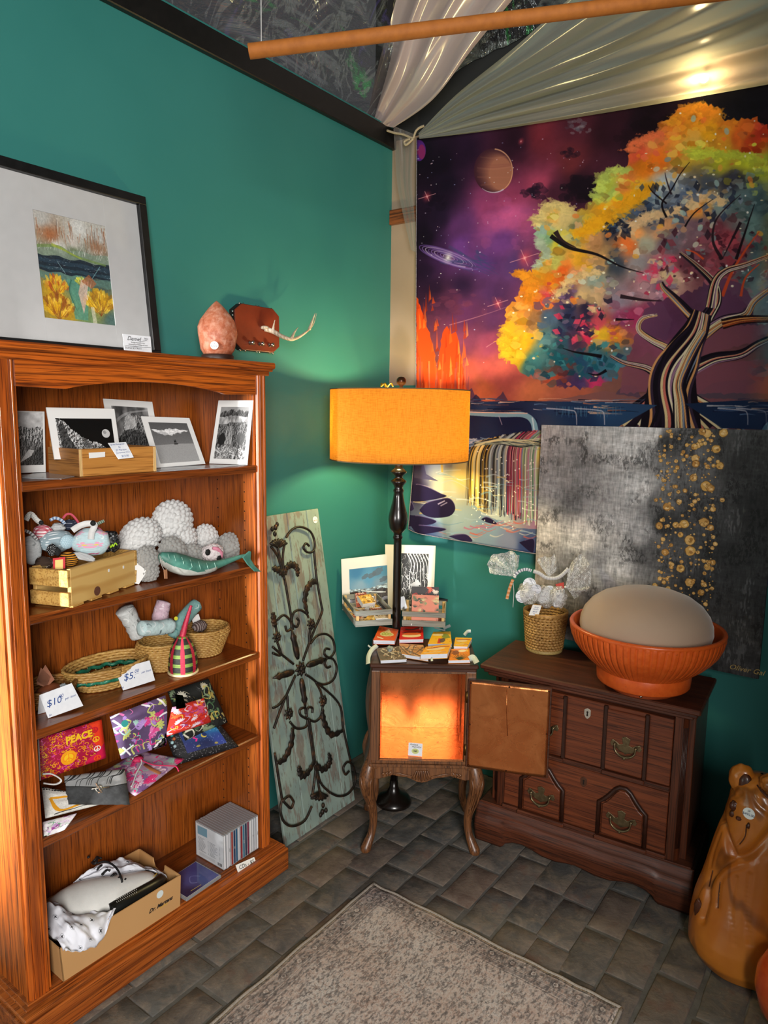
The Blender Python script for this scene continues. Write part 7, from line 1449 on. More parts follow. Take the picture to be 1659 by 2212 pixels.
def cello():
    """thin clear film: mostly see-through, with glossy and painted glints"""
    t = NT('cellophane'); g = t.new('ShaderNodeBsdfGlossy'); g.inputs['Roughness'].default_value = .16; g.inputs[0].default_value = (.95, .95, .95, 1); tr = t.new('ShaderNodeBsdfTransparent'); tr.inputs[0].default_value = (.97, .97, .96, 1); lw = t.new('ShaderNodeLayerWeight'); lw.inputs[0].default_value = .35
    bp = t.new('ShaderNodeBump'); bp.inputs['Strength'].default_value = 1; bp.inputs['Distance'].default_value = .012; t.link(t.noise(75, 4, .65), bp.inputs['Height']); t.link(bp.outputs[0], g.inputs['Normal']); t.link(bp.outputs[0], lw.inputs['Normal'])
    df = t.new('ShaderNodeBsdfDiffuse'); df.inputs[0].default_value = (.9, .9, .88, 1); cr_ = t.ramp(t.noise(1, 5, .65, t.mapped((55, 55, 22)), 2.2), [(.46, 0.0), (.5, .8), (.54, 0.0)])  # white streaks painted along noise creases in place of glints
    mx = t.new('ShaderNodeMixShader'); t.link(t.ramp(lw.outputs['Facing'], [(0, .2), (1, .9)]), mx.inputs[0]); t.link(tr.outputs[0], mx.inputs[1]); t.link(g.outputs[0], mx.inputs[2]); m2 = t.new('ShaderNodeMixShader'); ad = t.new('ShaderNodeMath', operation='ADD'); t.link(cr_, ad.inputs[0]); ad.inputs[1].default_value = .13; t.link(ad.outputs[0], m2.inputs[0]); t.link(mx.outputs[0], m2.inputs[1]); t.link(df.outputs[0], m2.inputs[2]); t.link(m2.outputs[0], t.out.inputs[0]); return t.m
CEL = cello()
CPL = bk2+V((0, -.01, 0)); bn_ = V((.42, -.9, 0)).normalized()
def bp2(px, py, d=0): return onp(px, py, CPL+bn_*d, bn_)
BADG = Art(100, 100, '#e6e8ee', seed=120); 
for k in range(9): BADG.line([(BADG.r.random(), BADG.r.random()), (BADG.r.random(), BADG.r.random()), (BADG.r.random(), BADG.r.random())], .03, '#8a8e98', .8)
BADGM = printmat('badge_print', BADG, .4)
def cbag(label, body, neck, fan, d, ribbon_c, badges):
    """bag: a bulging body px ellipse, gathered neck, flared crinkled top"""
    c = bp2(*body[:2], d); k = mpp(c); rx, ry = body[2]*k, body[3]*k; rt = V((bn_.y*-1, bn_.x, 0)); rt = V((.9, .42, 0)); t_ = thing('gift_bag', label, 'bag', V((c.x, c.y, c.z-ry)), 0, 'cellophane gift bags in the bamboo basket')
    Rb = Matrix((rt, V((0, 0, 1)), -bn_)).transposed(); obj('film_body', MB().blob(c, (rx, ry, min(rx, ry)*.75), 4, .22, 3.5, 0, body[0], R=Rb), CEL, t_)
    n = bp2(*neck, d); dirs = [bp2(*p, d)-n for p in fan]
    def ff(u, v):
        i = u*(len(dirs)-1); j = min(int(i), len(dirs)-2); e = dirs[j]*(1-(i-j))+dirs[j+1]*(i-j)
        return n+e*(.05+.95*v)+bn_*(.016*math.sin(u*23+v*3)*v+.010*noise.noise(V((u*9, v*7, d*40)))*v+.006*math.sin(u*51)*v)
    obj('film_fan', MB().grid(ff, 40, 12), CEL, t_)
    obj('tie', MB().blob(n, (.006, .006, .005), 2, .2), FWHITE, t_)
    for q, (px, py, r) in enumerate(badges):
        cc = bp2(px, py, d+.012+.004*q); mbd = MB(); n1 = len(mbd.v); disc(mbd, cc, r*k, (bn_+V((.1*math.sin(q*2), 0, .15*math.cos(q)))).normalized(), .002, 20); mbd.uv = [(.5+.5*math.cos(i*.628), .5+.5*math.sin(i*.628)) for i in range(len(mbd.v))]; obj('badge', mbd, BADGM, t_)
    return t_, n, k
tg, n_, k_ = cbag('left cellophane bag with badges and a striped ribbon, fanning to upper left', (1143, 1280, 24, 26), (1112, 1246), [(1058, 1238), (1052, 1218), (1062, 1200), (1090, 1192), (1110, 1192), (1122, 1200), (1120, 1222)], 0, None, [(1144, 1262, 14), (1128, 1288, 14), (1142, 1282, 12), (1158, 1272, 11)])
ribbon(tg, [bp2(*p, .004) for p in ((1110, 1245), (1122, 1234), (1136, 1230), (1148, 1233))], .012, fabric('white_stripe', '#eeeef0', 121, stripes='#8a8e98'), 'striped_ribbon', bn_)
ribbon(tg, [bp2(*p, .006) for p in ((1108, 1252), (1101, 1270), (1095, 1294))], .011, fabric('orange_gingham', '#e8c8a8', 122, check='#c8641c'), 'orange_ribbon', bn_)
obj('white_cord', MB().tube(spline([bp2(*p, .004) for p in ((1108, 1256), (1110, 1280), (1108, 1312))], 5), .0011, 5), FWHITE, tg)
tg, n_, k_ = cbag('middle cellophane bag tied with a brown dotted white ribbon', (1180, 1288, 24, 24), (1186, 1248), [(1160, 1212), (1168, 1202), (1182, 1204), (1198, 1198), (1203, 1214), (1202, 1232)], -.02, None, [(1188, 1280, 15), (1172, 1290, 12)])
ribbon(tg, [bp2(*p, .012) for p in ((1152, 1234), (1164, 1238), (1180, 1248), (1200, 1249), (1214, 1242), (1228, 1228))], .014, fabric('brown_dot_ribbon', '#dcdcda', 123, dots='#4a2a24'), 'dotted_ribbon', bn_)
tg, n_, k_ = cbag('right cellophane bag with a tall glinting fan beside the orange bowl', (1206, 1290, 18, 24), (1222, 1268), [(1226, 1238), (1238, 1210), (1252, 1196), (1266, 1206), (1278, 1226), (1276, 1262), (1258, 1288), (1240, 1292)], .005, None, [(1206, 1288, 9)])
obj('red_insert', MB().slab([bp2(*p, 0) for p in ((1200, 1262), (1218, 1258), (1218, 1272), (1203, 1275))], .0015, bn_, 0, 0), flat('insert_red', '#c03a2a', .6), tg)
obj('printed_card', MB().slab([bp2(*p, .02) for p in ((1196, 1280), (1214, 1280), (1213, 1310), (1196, 1310))], .0012, bn_), [BADGM, PAPER], tg)
# abstract canvas behind the chest
cy_ = 2.636
cq = [at(1175, 917, y=cy_), at(1686, 931, y=cy_), at(1635, 1468, y=cy_), at(1146, 1352, y=cy_)]
xL, xR = (cq[0].x+cq[3].x)/2, cq[2].x+.004; zTp, zBt = (cq[0].z+cq[1].z)/2, cq[2].z+.002
def cv_px(px, py): p = at(px, py, y=cy_); return (p.x, -p.z)
def art_canvas():
    a = Art(820, 860, '#808080', (xL, -zTp, xR, -zBt), cv_px, seed=131)
    f = a.field([(1180, 930, '#7f7f80'), (1180, 1050, '#6f6f70'), (1250, 1000, '#5f5f60'), (1230, 1080, '#565657'), (1180, 1140, '#a09a96'), (1300, 940, '#8f9090'), (1360, 960, '#a8a8a8'), (1410, 940, '#b2b2b2'), (1390, 1060, '#aaaaaa'), (1330, 1140, '#9c9c9c'), (1290, 1210, '#76767a'), (1260, 1160, '#b0aca8'), (1330, 1220, '#a2a3a6'), (1220, 1230, '#5e5c5c'), (1380, 1150, '#8e8e8f'), (1160, 1230, '#8a7f76'), (1420, 1080, '#565657'), (1440, 960, '#39393a'), (1400, 1200, '#4a4a4c'), (1440, 1130, '#2c2c2d'), (1500, 1000, '#555557'), (1500, 1100, '#3c3c3e'), (1500, 1250, '#2e2e30'), (1560, 960, '#3a3a3b'), (1600, 1000, '#2a2a2b'), (1640, 1100, '#202021'), (1580, 1200, '#262627'), (1640, 1300, '#2b2b2c'), (1600, 1420, '#343333'), (1500, 1400, '#2a2a2b'), (1200, 1330, '#5c5854')], 3.2, .03, 9)
    s1 = a.fbm(170, 28, 3, .7); s2 = a.fbm(26, 90, 3, .7); s3 = a.fbm(14, 14, 4)
    k = .92+.6*((s1-.5)*1.0+(s2-.5)*.8+.5); a.a = f*k[..., None]; dk = np.clip((s3-.52)*6, 0, 1)*np.clip((a.fbm(120, 60, 3, .8)-.45)*8, 0, 1); a.a = a.a*(1-.4*dk[..., None]); lt = np.clip((.47-s3)*6, 0, 1)*np.clip((a.fbm(150, 40, 2, .8)-.52)*8, 0, 1); a.a = a.a*(1-.25*lt[..., None])+.25*lt[..., None]*.75
    r = a.r
    def gold(x, y, q):
        a.ell(x, y, q*.0017, q*.0017, '#7a5426', 1, n=16, jag=.15); a.ell(x, y, q*.0015, q*.0015, r.choice(['#d0a058', '#e0b46a', '#c08c44', '#d8a858']), 1, n=14, jag=.3)
        for _ in range(3): a.ell(x+r.uniform(-.6, .6)*q*.0011, y+r.uniform(-.6, .6)*q*.0011, q*.0006, q*.0005, r.choice(['#f4d8a0', '#9a6a30', '#e8c080']), .8, n=7, jag=.5)
    a.cv = None
    px = []
    for (x, y, q) in ((1527, 936, 9), (1508, 962, 6.5), (1533, 992, 5), (1502, 990, 8), (1503, 1002, 8), (1528, 1008, 5), (1463, 1010, 5), (1517, 933, 7), (1446, 932, 4), (1498, 1032, 8), (1525, 1050, 11), (1535, 1055, 8), (1480, 1060, 5), (1441, 1095, 9), (1467, 1084, 6), (1521, 1128, 10), (1535, 1140, 7), (1501, 1083, 5), (1478, 1132, 10), (1460, 1134, 7), (1490, 1167, 11), (1491, 1190, 11), (1470, 1155, 6), (1437, 1193, 8), (1424, 1136, 8), (1432, 1165, 5), (1470, 1228, 9), (1450, 1225, 5), (1489, 1258, 9), (1520, 1262, 6), (1514, 1280, 7), (1425, 1250, 5), (1434, 1258, 5), (1415, 1265, 6), (1443, 1272, 6), (1510, 1310, 6), (1524, 1305, 5), (1540, 1100, 6), (1555, 1006, 8), (1563, 935, 9), (1547, 970, 9), (1500, 965, 7), (1560, 1080, 5), (1545, 1175, 5), (1540, 1215, 6), (1528, 1225, 7), (1500, 1470, 0)): 
        if q: u_, v_ = cv_px(x, y); gold(u_, v_, q)
    for k_ in range(210):
        x = r.choice([1432, 1446, 1460, 1478, 1503, 1522, 1540])+r.gauss(0, 6)-(0 if r.random() < .5 else 8); y = r.uniform(925, 1330); u_, v_ = cv_px(x, y); gold(u_, v_, r.choice([1.6, 2.2, 2.8, 3.4, 4.2]))
    for x0 in (1447, 1490, 1535): 
        for k_ in range(26): u_, v_ = cv_px(x0+3*math.sin(k_), 960+k_*13); gold(u_, v_, 1.5)
    return a
CNV = printmat('canvas_print', art_canvas(), .6, .35, .3)
canv = thing('abstract_canvas', 'large grey and black abstract canvas with gold leaf dots leaning behind the chest', 'painting', ((xL+xR)/2, cy_, zBt))
obj('stretched_canvas', MB().slab([V((xL, cy_, zTp)), V((xR, cy_, zTp)), V((xR, cy_, zBt)), V((xL, cy_, zBt))], .018, (0, -1, 0)), [CNV, flat('canvas_edge', '#3a3a3a', .8)], canv)
obj('signature', text_mesh('Oliver Gal', .026, at(1612, 1447, y=cy_-.0005), (1, 0, 0), (0, 0, 1), .35), flat('gold_ink', '#c8a860', .5), canv)

# ================================================================== carved bear and pot
bx0 = V((-.265, 2.235, .001))
BW_ = NT('carved_cedar'); gn = BW_.new('ShaderNodeTexWave'); gn.inputs['Scale'].default_value = 3.2; gn.inputs['Distortion'].default_value = 9; gn.inputs['Detail'].default_value = 3; gn.wave_type = 'RINGS'; BW_.link(BW_.mapped((1.6, 1.6, .35), loc=(.3, .2, 0)), gn.inputs[0])
bnz = BW_.noise(4, 4); BW_.col(BW_.mix(BW_.ramp(gn.outputs['Fac'], [(0, .55), (.07, 0.0)]), BW_.mix(BW_.ramp(bnz, [(.35, 0.0), (.7, 1.0)]), '#a85c1a', '#c87a28'), '#4a2208')); BW_.set(rough=.28, coat=.5, coatr=.15); CED = BW_.m
CEDD = flat('cedar_dark', '#3f1c0a', .45, c2='#5a2a0f', coat=.3)
br_ = thing('carved_bear', 'carved glossy cedar bear figure standing beside the chest', 'carving', bx0)
ctr = [(0, .15), (.03, .164), (.08, .16), (.15, .146), (.21, .131), (.26, .121), (.32, .112), (.40, .101), (.46, .092), (.51, .085), (.545, .07), (.57, .045), (.582, .004)]
bcx0 = -.255
def bear_r(a, z):
    for (za, ra), (zb2, rb2) in zip(ctr, ctr[1:]):
        if z <= zb2+1e-9: r = ra+(rb2-ra)*(z-za)/(zb2-za); break
    k = min(1, z/.05)*min(1, (.6-z)/.12)
    return r*(1+.05*k*math.sin(2*a+z*8)+.035*k*math.sin(3*a-z*11+1)+.025*noise.noise(V((math.cos(a)*2, math.sin(a)*2, z*7))))
def bearf(u, v):
    z = .582*v; a = 2*PI*u; r = bear_r(a, z); return V((bcx0+r*math.cos(a), bx0.y+r*math.sin(a), .001+z))
from mathutils.bvhtree import BVHTree
bmb = MB().grid(bearf, 150, 120); tree = BVHTree.FromPolygons(bmb.v, bmb.f)
def hit(px, py):
    q = tree.ray_cast(EYE, ray(px, py).normalized()); return (q[0], q[1]) if q[0] else (None, None)
GRV = [([(1560, 1762), (1566, 1800), (1578, 1835), (1590, 1853), (1620, 1848), (1650, 1822), (1680, 1790)], .017, .014), ([(1590, 1853), (1606, 1858), (1640, 1848), (1690, 1800)], .006, .008), ([(1590, 1855), (1562, 1868), (1538, 1892), (1528, 1920), (1526, 1945), (1516, 1985)], .014, .012), ([(1656, 1850), (1610, 1872), (1575, 1885), (1556, 1905), (1551, 1960)], .005, .005), ([(1616, 1778), (1608, 1806), (1596, 1822), (1580, 1836)], .004, .004), ([(1556, 1800), (1542, 1838), (1534, 1872)], .005, .006), ([(1575, 1700), (1585, 1720), (1600, 1716)], .005, .008), ([(1640, 1690), (1625, 1710), (1640, 1740), (1665, 1760)], .007, .009), ([(1590, 1895), (1580, 1960), (1586, 2040)], .003, .005), ([(1620, 1890), (1612, 1960), (1620, 2040)], .004, .006)]
gp = []
for pts, dep, wd in GRV:
    P = [hit(p.x, p.y)[0] for p in spline(pts, 8)]; gp.append(([p for p in P if p], dep, wd))
for i, v in enumerate(bmb.v):
    d_ = 0
    for P, dep, wd in gp:
        if not P: continue
        m = min((p-v).length_squared for p in P); d_ = max(d_, dep*math.exp(-m/(wd*wd)))
    if d_ > 1e-4: c = V((bcx0, bx0.y, v.z)); bmb.v[i] = v+(c-v).normalized()*d_
obj('body', bmb, CED, br_)
tree = BVHTree.FromPolygons(bmb.v, bmb.f)
def on(px, py, fall=2.12): p, n = hit(px, py); return (p, n) if p else (at(px, py, y=fall), V((0, -1, 0)))
p, n = on(1600, 1684); p = at(1603, 1682, y=p.y+.01)
obj('ear', MB().blob(p, (.036, .028, .046), 4, .08, 2), CED, br_); obj('ear_hollow', MB().blob(p+V((.012, -.02, -.004)), (.02, .014, .032), 3, .06, 2), CEDD, br_)
p, n = on(1662, 1700); obj('ear', MB().blob(p+V((.02, 0, .01)), (.045, .035, .034), 4, .15, 3), CED, br_)
for px, py, rx, rz in ((1586, 1742, .013, .016), (1582, 1758, .008, .01), (1617, 1784, .005, .009), (1596, 1768, .008, .006), (1508, 1962, .012, .032)):
    p, n = on(px, py); obj('knot', MB().blob(p, (rx, .006, rz), 3, .35, 3, seed=px), CEDD, br_)
for k in range(5):
    P = [on(1636+5*k+dx, 1696+5*k+dy)[0] for dx, dy in ((0, 0), (8, 12), (20, 24), (34, 34))]; obj('carved_line', MB().tube(spline(P, 5), .0026, 6), CEDD, br_)
for pts in (((1556, 1905), (1553, 1930), (1551, 1962)), ((1612, 1782), (1610, 1806), (1598, 1824)), ((1540, 1880), (1532, 1915))): obj('crack', MB().tube(spline([on(*q)[0] for q in pts], 6), .0016, 5), CEDD, br_)
p, n = on(1618, 1757); sticker(br_, p+n*.001, n, (0, 0, 1), .0165, 'SP', '$495.00')
pc_y = 2.03; pe = at(1635, 2010, y=pc_y); pR = .125; pcx = pe.x+pR*1.06; pc_y = 2.01
pp_ = MB().lathe([(.001, .001), (.06, .001), (.085, .02), (.112, .06), (.125, .11), (.122, .15), (.105, .19), (.075, .215), (.05, .225), (.045, .24), (.055, .25), (.04, .248), (.035, .23), (.001, .22)], 64, (pcx, pc_y, 0))
single('orange_vase', pp_, flat('orange_glaze', '#c8461a', .25, c2='#d85a22', coat=.4), 'round glossy orange vase cut off at the lower right edge', 'vase')
# ================================================================== printed tapestry on the back wall
ty = 2.664
def tpx(px, py): p = at(px, py, y=ty); return (p.x, -p.z)
TB = (-1.80, -2.79, .20, -1.03)
def art_tapestry():
    a = Art(1150, 1010, '#20142a', TB, tpx, seed=151); r = a.r
    X = lambda s: [(int(p.split(',')[0]), int(p.split(',')[1]), '#'+p.split(',')[2]) for p in s.split()]
    sky = X('910,320,15111d 950,350,181020 960,400,1c1226 1000,330,2a1730 1100,310,3a1a30 1170,290,7a2c3a 1250,260,5a2434 1330,260,3a1a28 1400,240,241420 1600,215,1a1820 1100,420,a04068 1150,400,b84868 1180,420,5a2840 1250,400,2a1424 1230,340,7a3038 1050,440,8a3a66 1100,470,c85a94 1130,480,c0588c 1000,480,5a3066 950,460,241630 920,500,1a1024 950,540,3a1e4a 1000,520,6a3a88 1080,520,6a3a80 1050,560,503070 1100,570,5a3a78 1130,560,8a4470 920,580,241430 1000,620,2a1838 960,650,4a2444 1060,640,4a2a5a 1000,690,5a2c5a 1060,700,5c3060 940,620,2a1634 1000,740,7a3a5c 1060,750,9a4468 1060,800,c85a5a 1100,800,d0605a 1010,800,c85850 1150,840,c8704a 1050,840,d87048 1250,850,b8624a 1350,850,8a5a50 1430,690,6a3a60 1420,760,8a4a60 1550,620,5a3a58 1560,780,8a5058 1640,800,7a5a5a 1640,660,5a3c58 930,800,8a4a48 1800,400,241420 1800,800,6a4a58')
    a.a = a.field(sky, 3.0, .05, 7); n1 = a.fbm(9, 9, 6, .6); a.a = a.a*(.62+.76*n1[..., None])
    # dark and pale clouds
    for cx_, cy_, s_, c, n_ in ((1150, 415, 22, '#241428', 26), (1255, 405, 34, '#1a0f1c', 34), (1290, 425, 26, '#170d18', 22), (1370, 310, 40, '#2a1520', 20), (1420, 270, 40, '#1c1018', 24), (1640, 240, 40, '#17151c', 14), (930, 430, 30, '#1b1024', 14), (1225, 330, 16, '#2a1626', 14)):
        for k in range(n_): q = s_*r.uniform(.15, .5); a.ell(cx_+r.gauss(0, s_*.55), cy_+r.gauss(0, s_*.32), q, q*.75, c, .5, n=14, jag=.35)
    for k in range(24): a.ell(1245+r.gauss(0, 14), 275+r.gauss(0, 8), r.uniform(3, 8), r.uniform(2, 6), r.choice(['#8a8a96', '#a09aa6', '#5a4a5a']), .4, jag=.5)
    for k in range(40): a.ell(1090+r.gauss(0, 36), 475+r.gauss(0, 20), r.uniform(6, 18), r.uniform(4, 12), r.choice(['#d060a0', '#c85890', '#9a4a8a']), .16, jag=.4)
    for k in range(26): a.ell(985+r.gauss(0, 34), 660+r.gauss(0, 14), r.uniform(4, 14), r.uniform(3, 9), r.choice(['#6a2f50', '#7a3a58', '#8a4464']), .28, jag=.5)
    for k in range(16): a.line([(940+r.uniform(0, 90), 535+r.uniform(-6, 40)), (1000+r.uniform(0, 80), 560+r.uniform(-6, 40))], r.uniform(3, 8), '#3a4a78', .35, 1)
    # big planet, left moon, galaxy, stars
    a.ell(1066, 369, 42, 48, '#4a2434', 1, n=40)
    for k in range(12): f = k/11; a.ell(1066+16*f, 369+6*f, 42-17*f, 48-13*f, [int(v) for v in ()] or (.29+.52*f, .16+.36*f, .2+.2*f), .28, n=36)
    for k in range(9): yy_ = r.uniform(330, 408); hw_ = 40*math.sqrt(max(0, 1-((yy_-369)/48)**2)); a.line([(1066-hw_*.9, yy_), (1066, yy_+r.uniform(-4, 4)), (1066+hw_*.95, yy_+r.uniform(-3, 3))], r.uniform(1.5, 4), r.choice(['#b87058', '#e0a080', '#7a3a44', '#c88068']), .14)
    a.line([(1066+41*math.cos(t_), 369+47*math.sin(t_)) for t_ in np.linspace(-1.5, 2.0, 20)], 3, '#f0b088', .8, 1); a.line([(1066+41*math.cos(t_), 369+47*math.sin(t_)) for t_ in np.linspace(1.0, 2.2, 10)], 3, '#d8c8e8', .8, 1)
    a.ell(905, 325, 15, 23, '#5a2a8a', 1); a.ell(911, 328, 8, 16, '#a83060', .7)
    for k in range(9):
        rx, ry = 64-6.5*k, 15-1.4*k; a.line([(970+rx*math.cos(t_)+ry*.0, 556+rx*math.cos(t_)*.34+ry*math.sin(t_)) for t_ in np.linspace(.2+k*.3, 6.0+k*.3, 34)], 3.4-.2*k, ['#6a4a9a', '#8a6ab8', '#b8a0d8'][k % 3], .75, 1)
    a.glow(968, 556, 16, '#ffffff', .95)
    for k in range(170):
        x, y = r.uniform(900, 1300), r.uniform(300, 790); a.ell(x, y, r.choice([.8, 1, 1.2, 1.8]), r.choice([.8, 1, 1.3]), r.choice(['#ffffff', '#e8d8ff', '#ffd8e8', '#b8c0ff']), r.uniform(.5, 1), n=6)
    for x, y, s_ in ((1133, 557, 20), (1075, 655, 14), (1125, 305, 8), (922, 424, 12)):
        a.glow(x, y, s_*1.2, '#ff5a6a', .8); a.glow(x, y, s_*.3, '#ffe0e0', 1)
        if s_ > 10: a.line([(x-s_*1.6, y+s_*.5), (x+s_*1.6, y-s_*.5)], 1.2, '#ffb0b8', .8); a.line([(x-s_*.4, y-s_*.9), (x+s_*.4, y+s_*.9)], 1.2, '#ffb0b8', .8)
    a.line([(970, 702), (1020, 688), (1075, 670), (1110, 657)], 2.2, '#c08098', .7, .5); a.line([(1050, 750), (1070, 738), (1100, 728)], 1.5, '#d898a8', .7, .5)
    # glowing crags on the left
    def crag(pts, c1, c2, n_):
        a.poly(jag(pts, 4, 7, r), c1); xs = [p[0] for p in pts]; ysq = [p[1] for p in pts]
        for k in range(n_): x, y = r.uniform(min(xs), max(xs)), r.uniform(min(ysq), max(ysq)); l = r.uniform(8, 34); a.poly([(x, y-l), (x+r.uniform(2, 6), y+l*.3), (x-r.uniform(1, 4), y+l*.5)], r.choice(c2), .6)
    for k in range(26): a.ell(930+r.gauss(0, 40), 830+r.gauss(0, 26), r.uniform(8, 24), r.uniform(6, 16), r.choice(['#f0805a', '#e06a50', '#f0a078']), .25)
    crag([(899, 845), (899, 640), (908, 660), (917, 690), (924, 712), (932, 735), (938, 760), (944, 800), (938, 850)], '#e8501c', ['#f86a20', '#c83a14', '#ff8a3a', '#a82c10', '#f05018'], 26)
    crag([(940, 850), (948, 760), (955, 720), (965, 704), (974, 722), (984, 716), (992, 745), (1000, 790), (1010, 850)], '#e04a1c', ['#f8702a', '#c83a18', '#ff9a50', '#b03014', '#f86030'], 26)
    for k in range(40): x = r.uniform(902, 1015); a.line([(x, r.uniform(760, 830)), (x+r.uniform(-6, 6), 870)], r.uniform(1, 4), r.choice(['#ffb070', '#f07a40', '#8a4a5a', '#d86a4a']), .45, .5)
    for pts, c in (([(985, 868), (1005, 850), (1020, 838), (1030, 862), (1060, 870)], '#5a3a58'), ([(1010, 870), (1028, 852), (1040, 866)], '#2c2648'), ([(1070, 866), (1088, 845), (1098, 866)], '#4a3450'), ([(1180, 866), (1300, 846), (1350, 848), (1420, 852), (1420, 872)], '#8a5a58'), ([(1330, 852), (1345, 832), (1375, 834), (1385, 858)], '#5a4458'), ([(1500, 858), (1540, 826), (1620, 820), (1700, 812), (1700, 868)], '#5a4c5c')): a.poly(jag(pts, 3, 8, r), c, .85)
    # foliage
    out = [(1083, 738), (1096, 702), (1090, 668), (1115, 652), (1128, 620), (1122, 584), (1150, 590), (1162, 565), (1174, 546), (1160, 512), (1157, 486), (1172, 452), (1189, 441), (1215, 446), (1230, 458), (1262, 452), (1287, 425), (1290, 392), (1311, 374), (1350, 368), (1358, 322), (1384, 301), (1418, 290), (1424, 268), (1450, 254), (1469, 231), (1506, 225), (1548, 230), (1566, 259), (1597, 261), (1627, 252), (1659, 277), (1720, 290), (1900, 300), (1900, 720), (1659, 735), (1640, 700), (1600, 640), (1520, 610), (1470, 640), (1400, 655), (1385, 700), (1370, 735), (1348, 780), (1335, 812), (1299, 834), (1240, 836), (1190, 830), (1160, 818), (1130, 806), (1108, 790), (1090, 766)]
    fol = X('1510,240,f0a030 1490,260,f2a22c 1530,280,f6b624 1570,270,e88a2a 1600,290,e06a28 1640,300,d8402a 1630,320,e05028 1560,310,e8a030 1500,300,e8b850 1450,270,ee8a30 1400,310,e8824a 1380,330,f06040 1390,360,f88a20 1420,350,f47a20 1460,330,f0a040 1500,340,e8c040 1560,340,c8c838 1620,345,c8d038 1650,370,b8c840 1300,400,c8d050 1320,420,b8cc60 1350,400,f08a40 1340,440,f6a020 1380,420,fcb81c 1300,470,f8a81c 1270,490,f0b030 1220,470,d8c080 1190,470,e8b860 1170,500,a8c8b8 1180,520,90b890 1200,530,e0d040 1250,500,8a9a80 1290,520,c89060 1440,400,b8c0c8 1420,420,90a8b8 1400,450,384868 1440,460,485878 1480,430,586888 1530,400,505868 1580,400,383848 1350,480,506880 1330,500,283048 1380,500,e8a060 1440,480,e8a878 1500,450,f0a050 1520,430,e8b060 1560,450,889898 1600,440,607880 1640,450,486068 1360,530,e87838 1400,520,a8a898 1450,520,786878 1500,500,806070 1550,500,783848 1580,520,b04858 1620,500,709090 1650,530,486068 1300,560,d8a870 1250,560,f0b030 1200,570,c8c060 1160,600,f8a828 1190,600,f88a20 1210,580,f86a28 1240,590,e8a070 1280,600,a0b0a8 1330,570,404858 1380,570,a098a0 1430,580,c85878 1410,590,e84870 1440,600,e0c8a0 1160,650,f07828 1180,640,e04858 1220,640,584068 1260,640,d0b080 1290,650,c8a880 1340,640,988aa0 1380,630,b88a98 1420,620,8a6a80 1120,690,f8a040 1150,700,a87850 1190,690,506888 1230,690,283058 1270,670,302848 1130,730,f8b828 1100,740,f8b020 1170,740,588898 1210,730,305870 1240,720,4a3050 1260,710,e83860 1290,690,d85068 1300,720,f0c030 1320,715,f89030 1340,690,a04878 1370,680,b03868 1110,775,f0c030 1150,790,488890 1200,780,206878 1250,785,285070 1290,780,387890 1320,790,3a7488 1200,815,e86040 1240,825,503868 1290,825,c83868 1500,560,683848 1560,560,a04050 1620,580,5a7078 1660,620,88a0a0 1700,500,506068 1720,380,b0c040')
    FF = a.field(fol, 4.2, .035, 16); n2 = a.fbm(34, 30, 5, .65); n3 = a.fbm(12, 11, 4); FF = np.clip(FF*(.66+.42*n2[..., None]+.26*n3[..., None]), 0, 1)
    a.put(a.mask(jag(out, 13, 6, r)), FF)
    def pick(x, y):
        X_, Y_ = a.pt((x, y)); return FF[int(min(max(Y_, 0), a.h-1)), int(min(max(X_, 0), a.w-1))]
    inside = a.mask(out); IM = np.zeros((a.h, a.w)); IM[inside[0]:inside[1], inside[2]:inside[3]] = inside[4]
    def isin(x, y): X_, Y_ = a.pt((x, y)); return 0 <= X_ < a.w and 0 <= Y_ < a.h and IM[int(Y_), int(X_)] > .5
    for k in range(1500):                                   # torn-paper patches of leaf colour
        x, y = r.uniform(1085, 1720), r.uniform(225, 838)
        if not isin(x, y): continue
        c = pick(x+r.gauss(0, 22), y+r.gauss(0, 18)); c = np.clip(c*r.uniform(.7, 1.3)+r.uniform(-.05, .08), 0, 1); s_ = r.uniform(4, 17); t_ = r.random()*6.3
        P = [(x+s_*q*math.cos(t_+i*.9), y+s_*q*.7*math.sin(t_+i*.9)) for i, q in enumerate([r.uniform(.5, 1.1) for _ in range(7)])]; a.poly(jag(P, s_*.3, 4, r) if k % 2 else P, c, r.uniform(.35, .85))
    # lobes with lit ragged tops
    for pts, c, w_ in (([(1157, 486), (1189, 441), (1230, 455)], '#e8d088', 16), ([(1287, 425), (1311, 374), (1354, 368)], '#c8d868', 14), ([(1360, 322), (1384, 301), (1424, 290)], '#f0784a', 14), ([(1350, 500), (1400, 470), (1460, 455), (1520, 425), (1560, 440)], '#f0c898', 18), ([(1500, 330), (1560, 335), (1620, 340), (1680, 372)], '#d0d848', 18), ([(1250, 505), (1300, 480), (1360, 440), (1400, 405)], '#fcb020', 22), ([(1100, 700), (1088, 738), (1096, 770)], '#fcc030', 16), ([(1124, 590), (1150, 610), (1140, 650)], '#fc9a28', 16), ([(1450, 262), (1506, 235), (1550, 250)], '#f8a830', 18), ([(1200, 640), (1240, 600), (1290, 590)], '#e8c890', 14), ([(1160, 520), (1180, 545), (1160, 575)], '#b8c8b0', 12)):
        Q = spline(pts, 8)
        for p in Q:
            for k in range(3): s_ = w_*r.uniform(.3, .8); a.poly(jag([(p.x+r.gauss(0, w_*.5)+s_*math.cos(i), p.y+r.gauss(0, w_*.3)+s_*.6*math.sin(i)) for i in range(6)], s_*.5, 3, r), np.clip(h2(c)*r.uniform(.85, 1.12), 0, 1), .55)
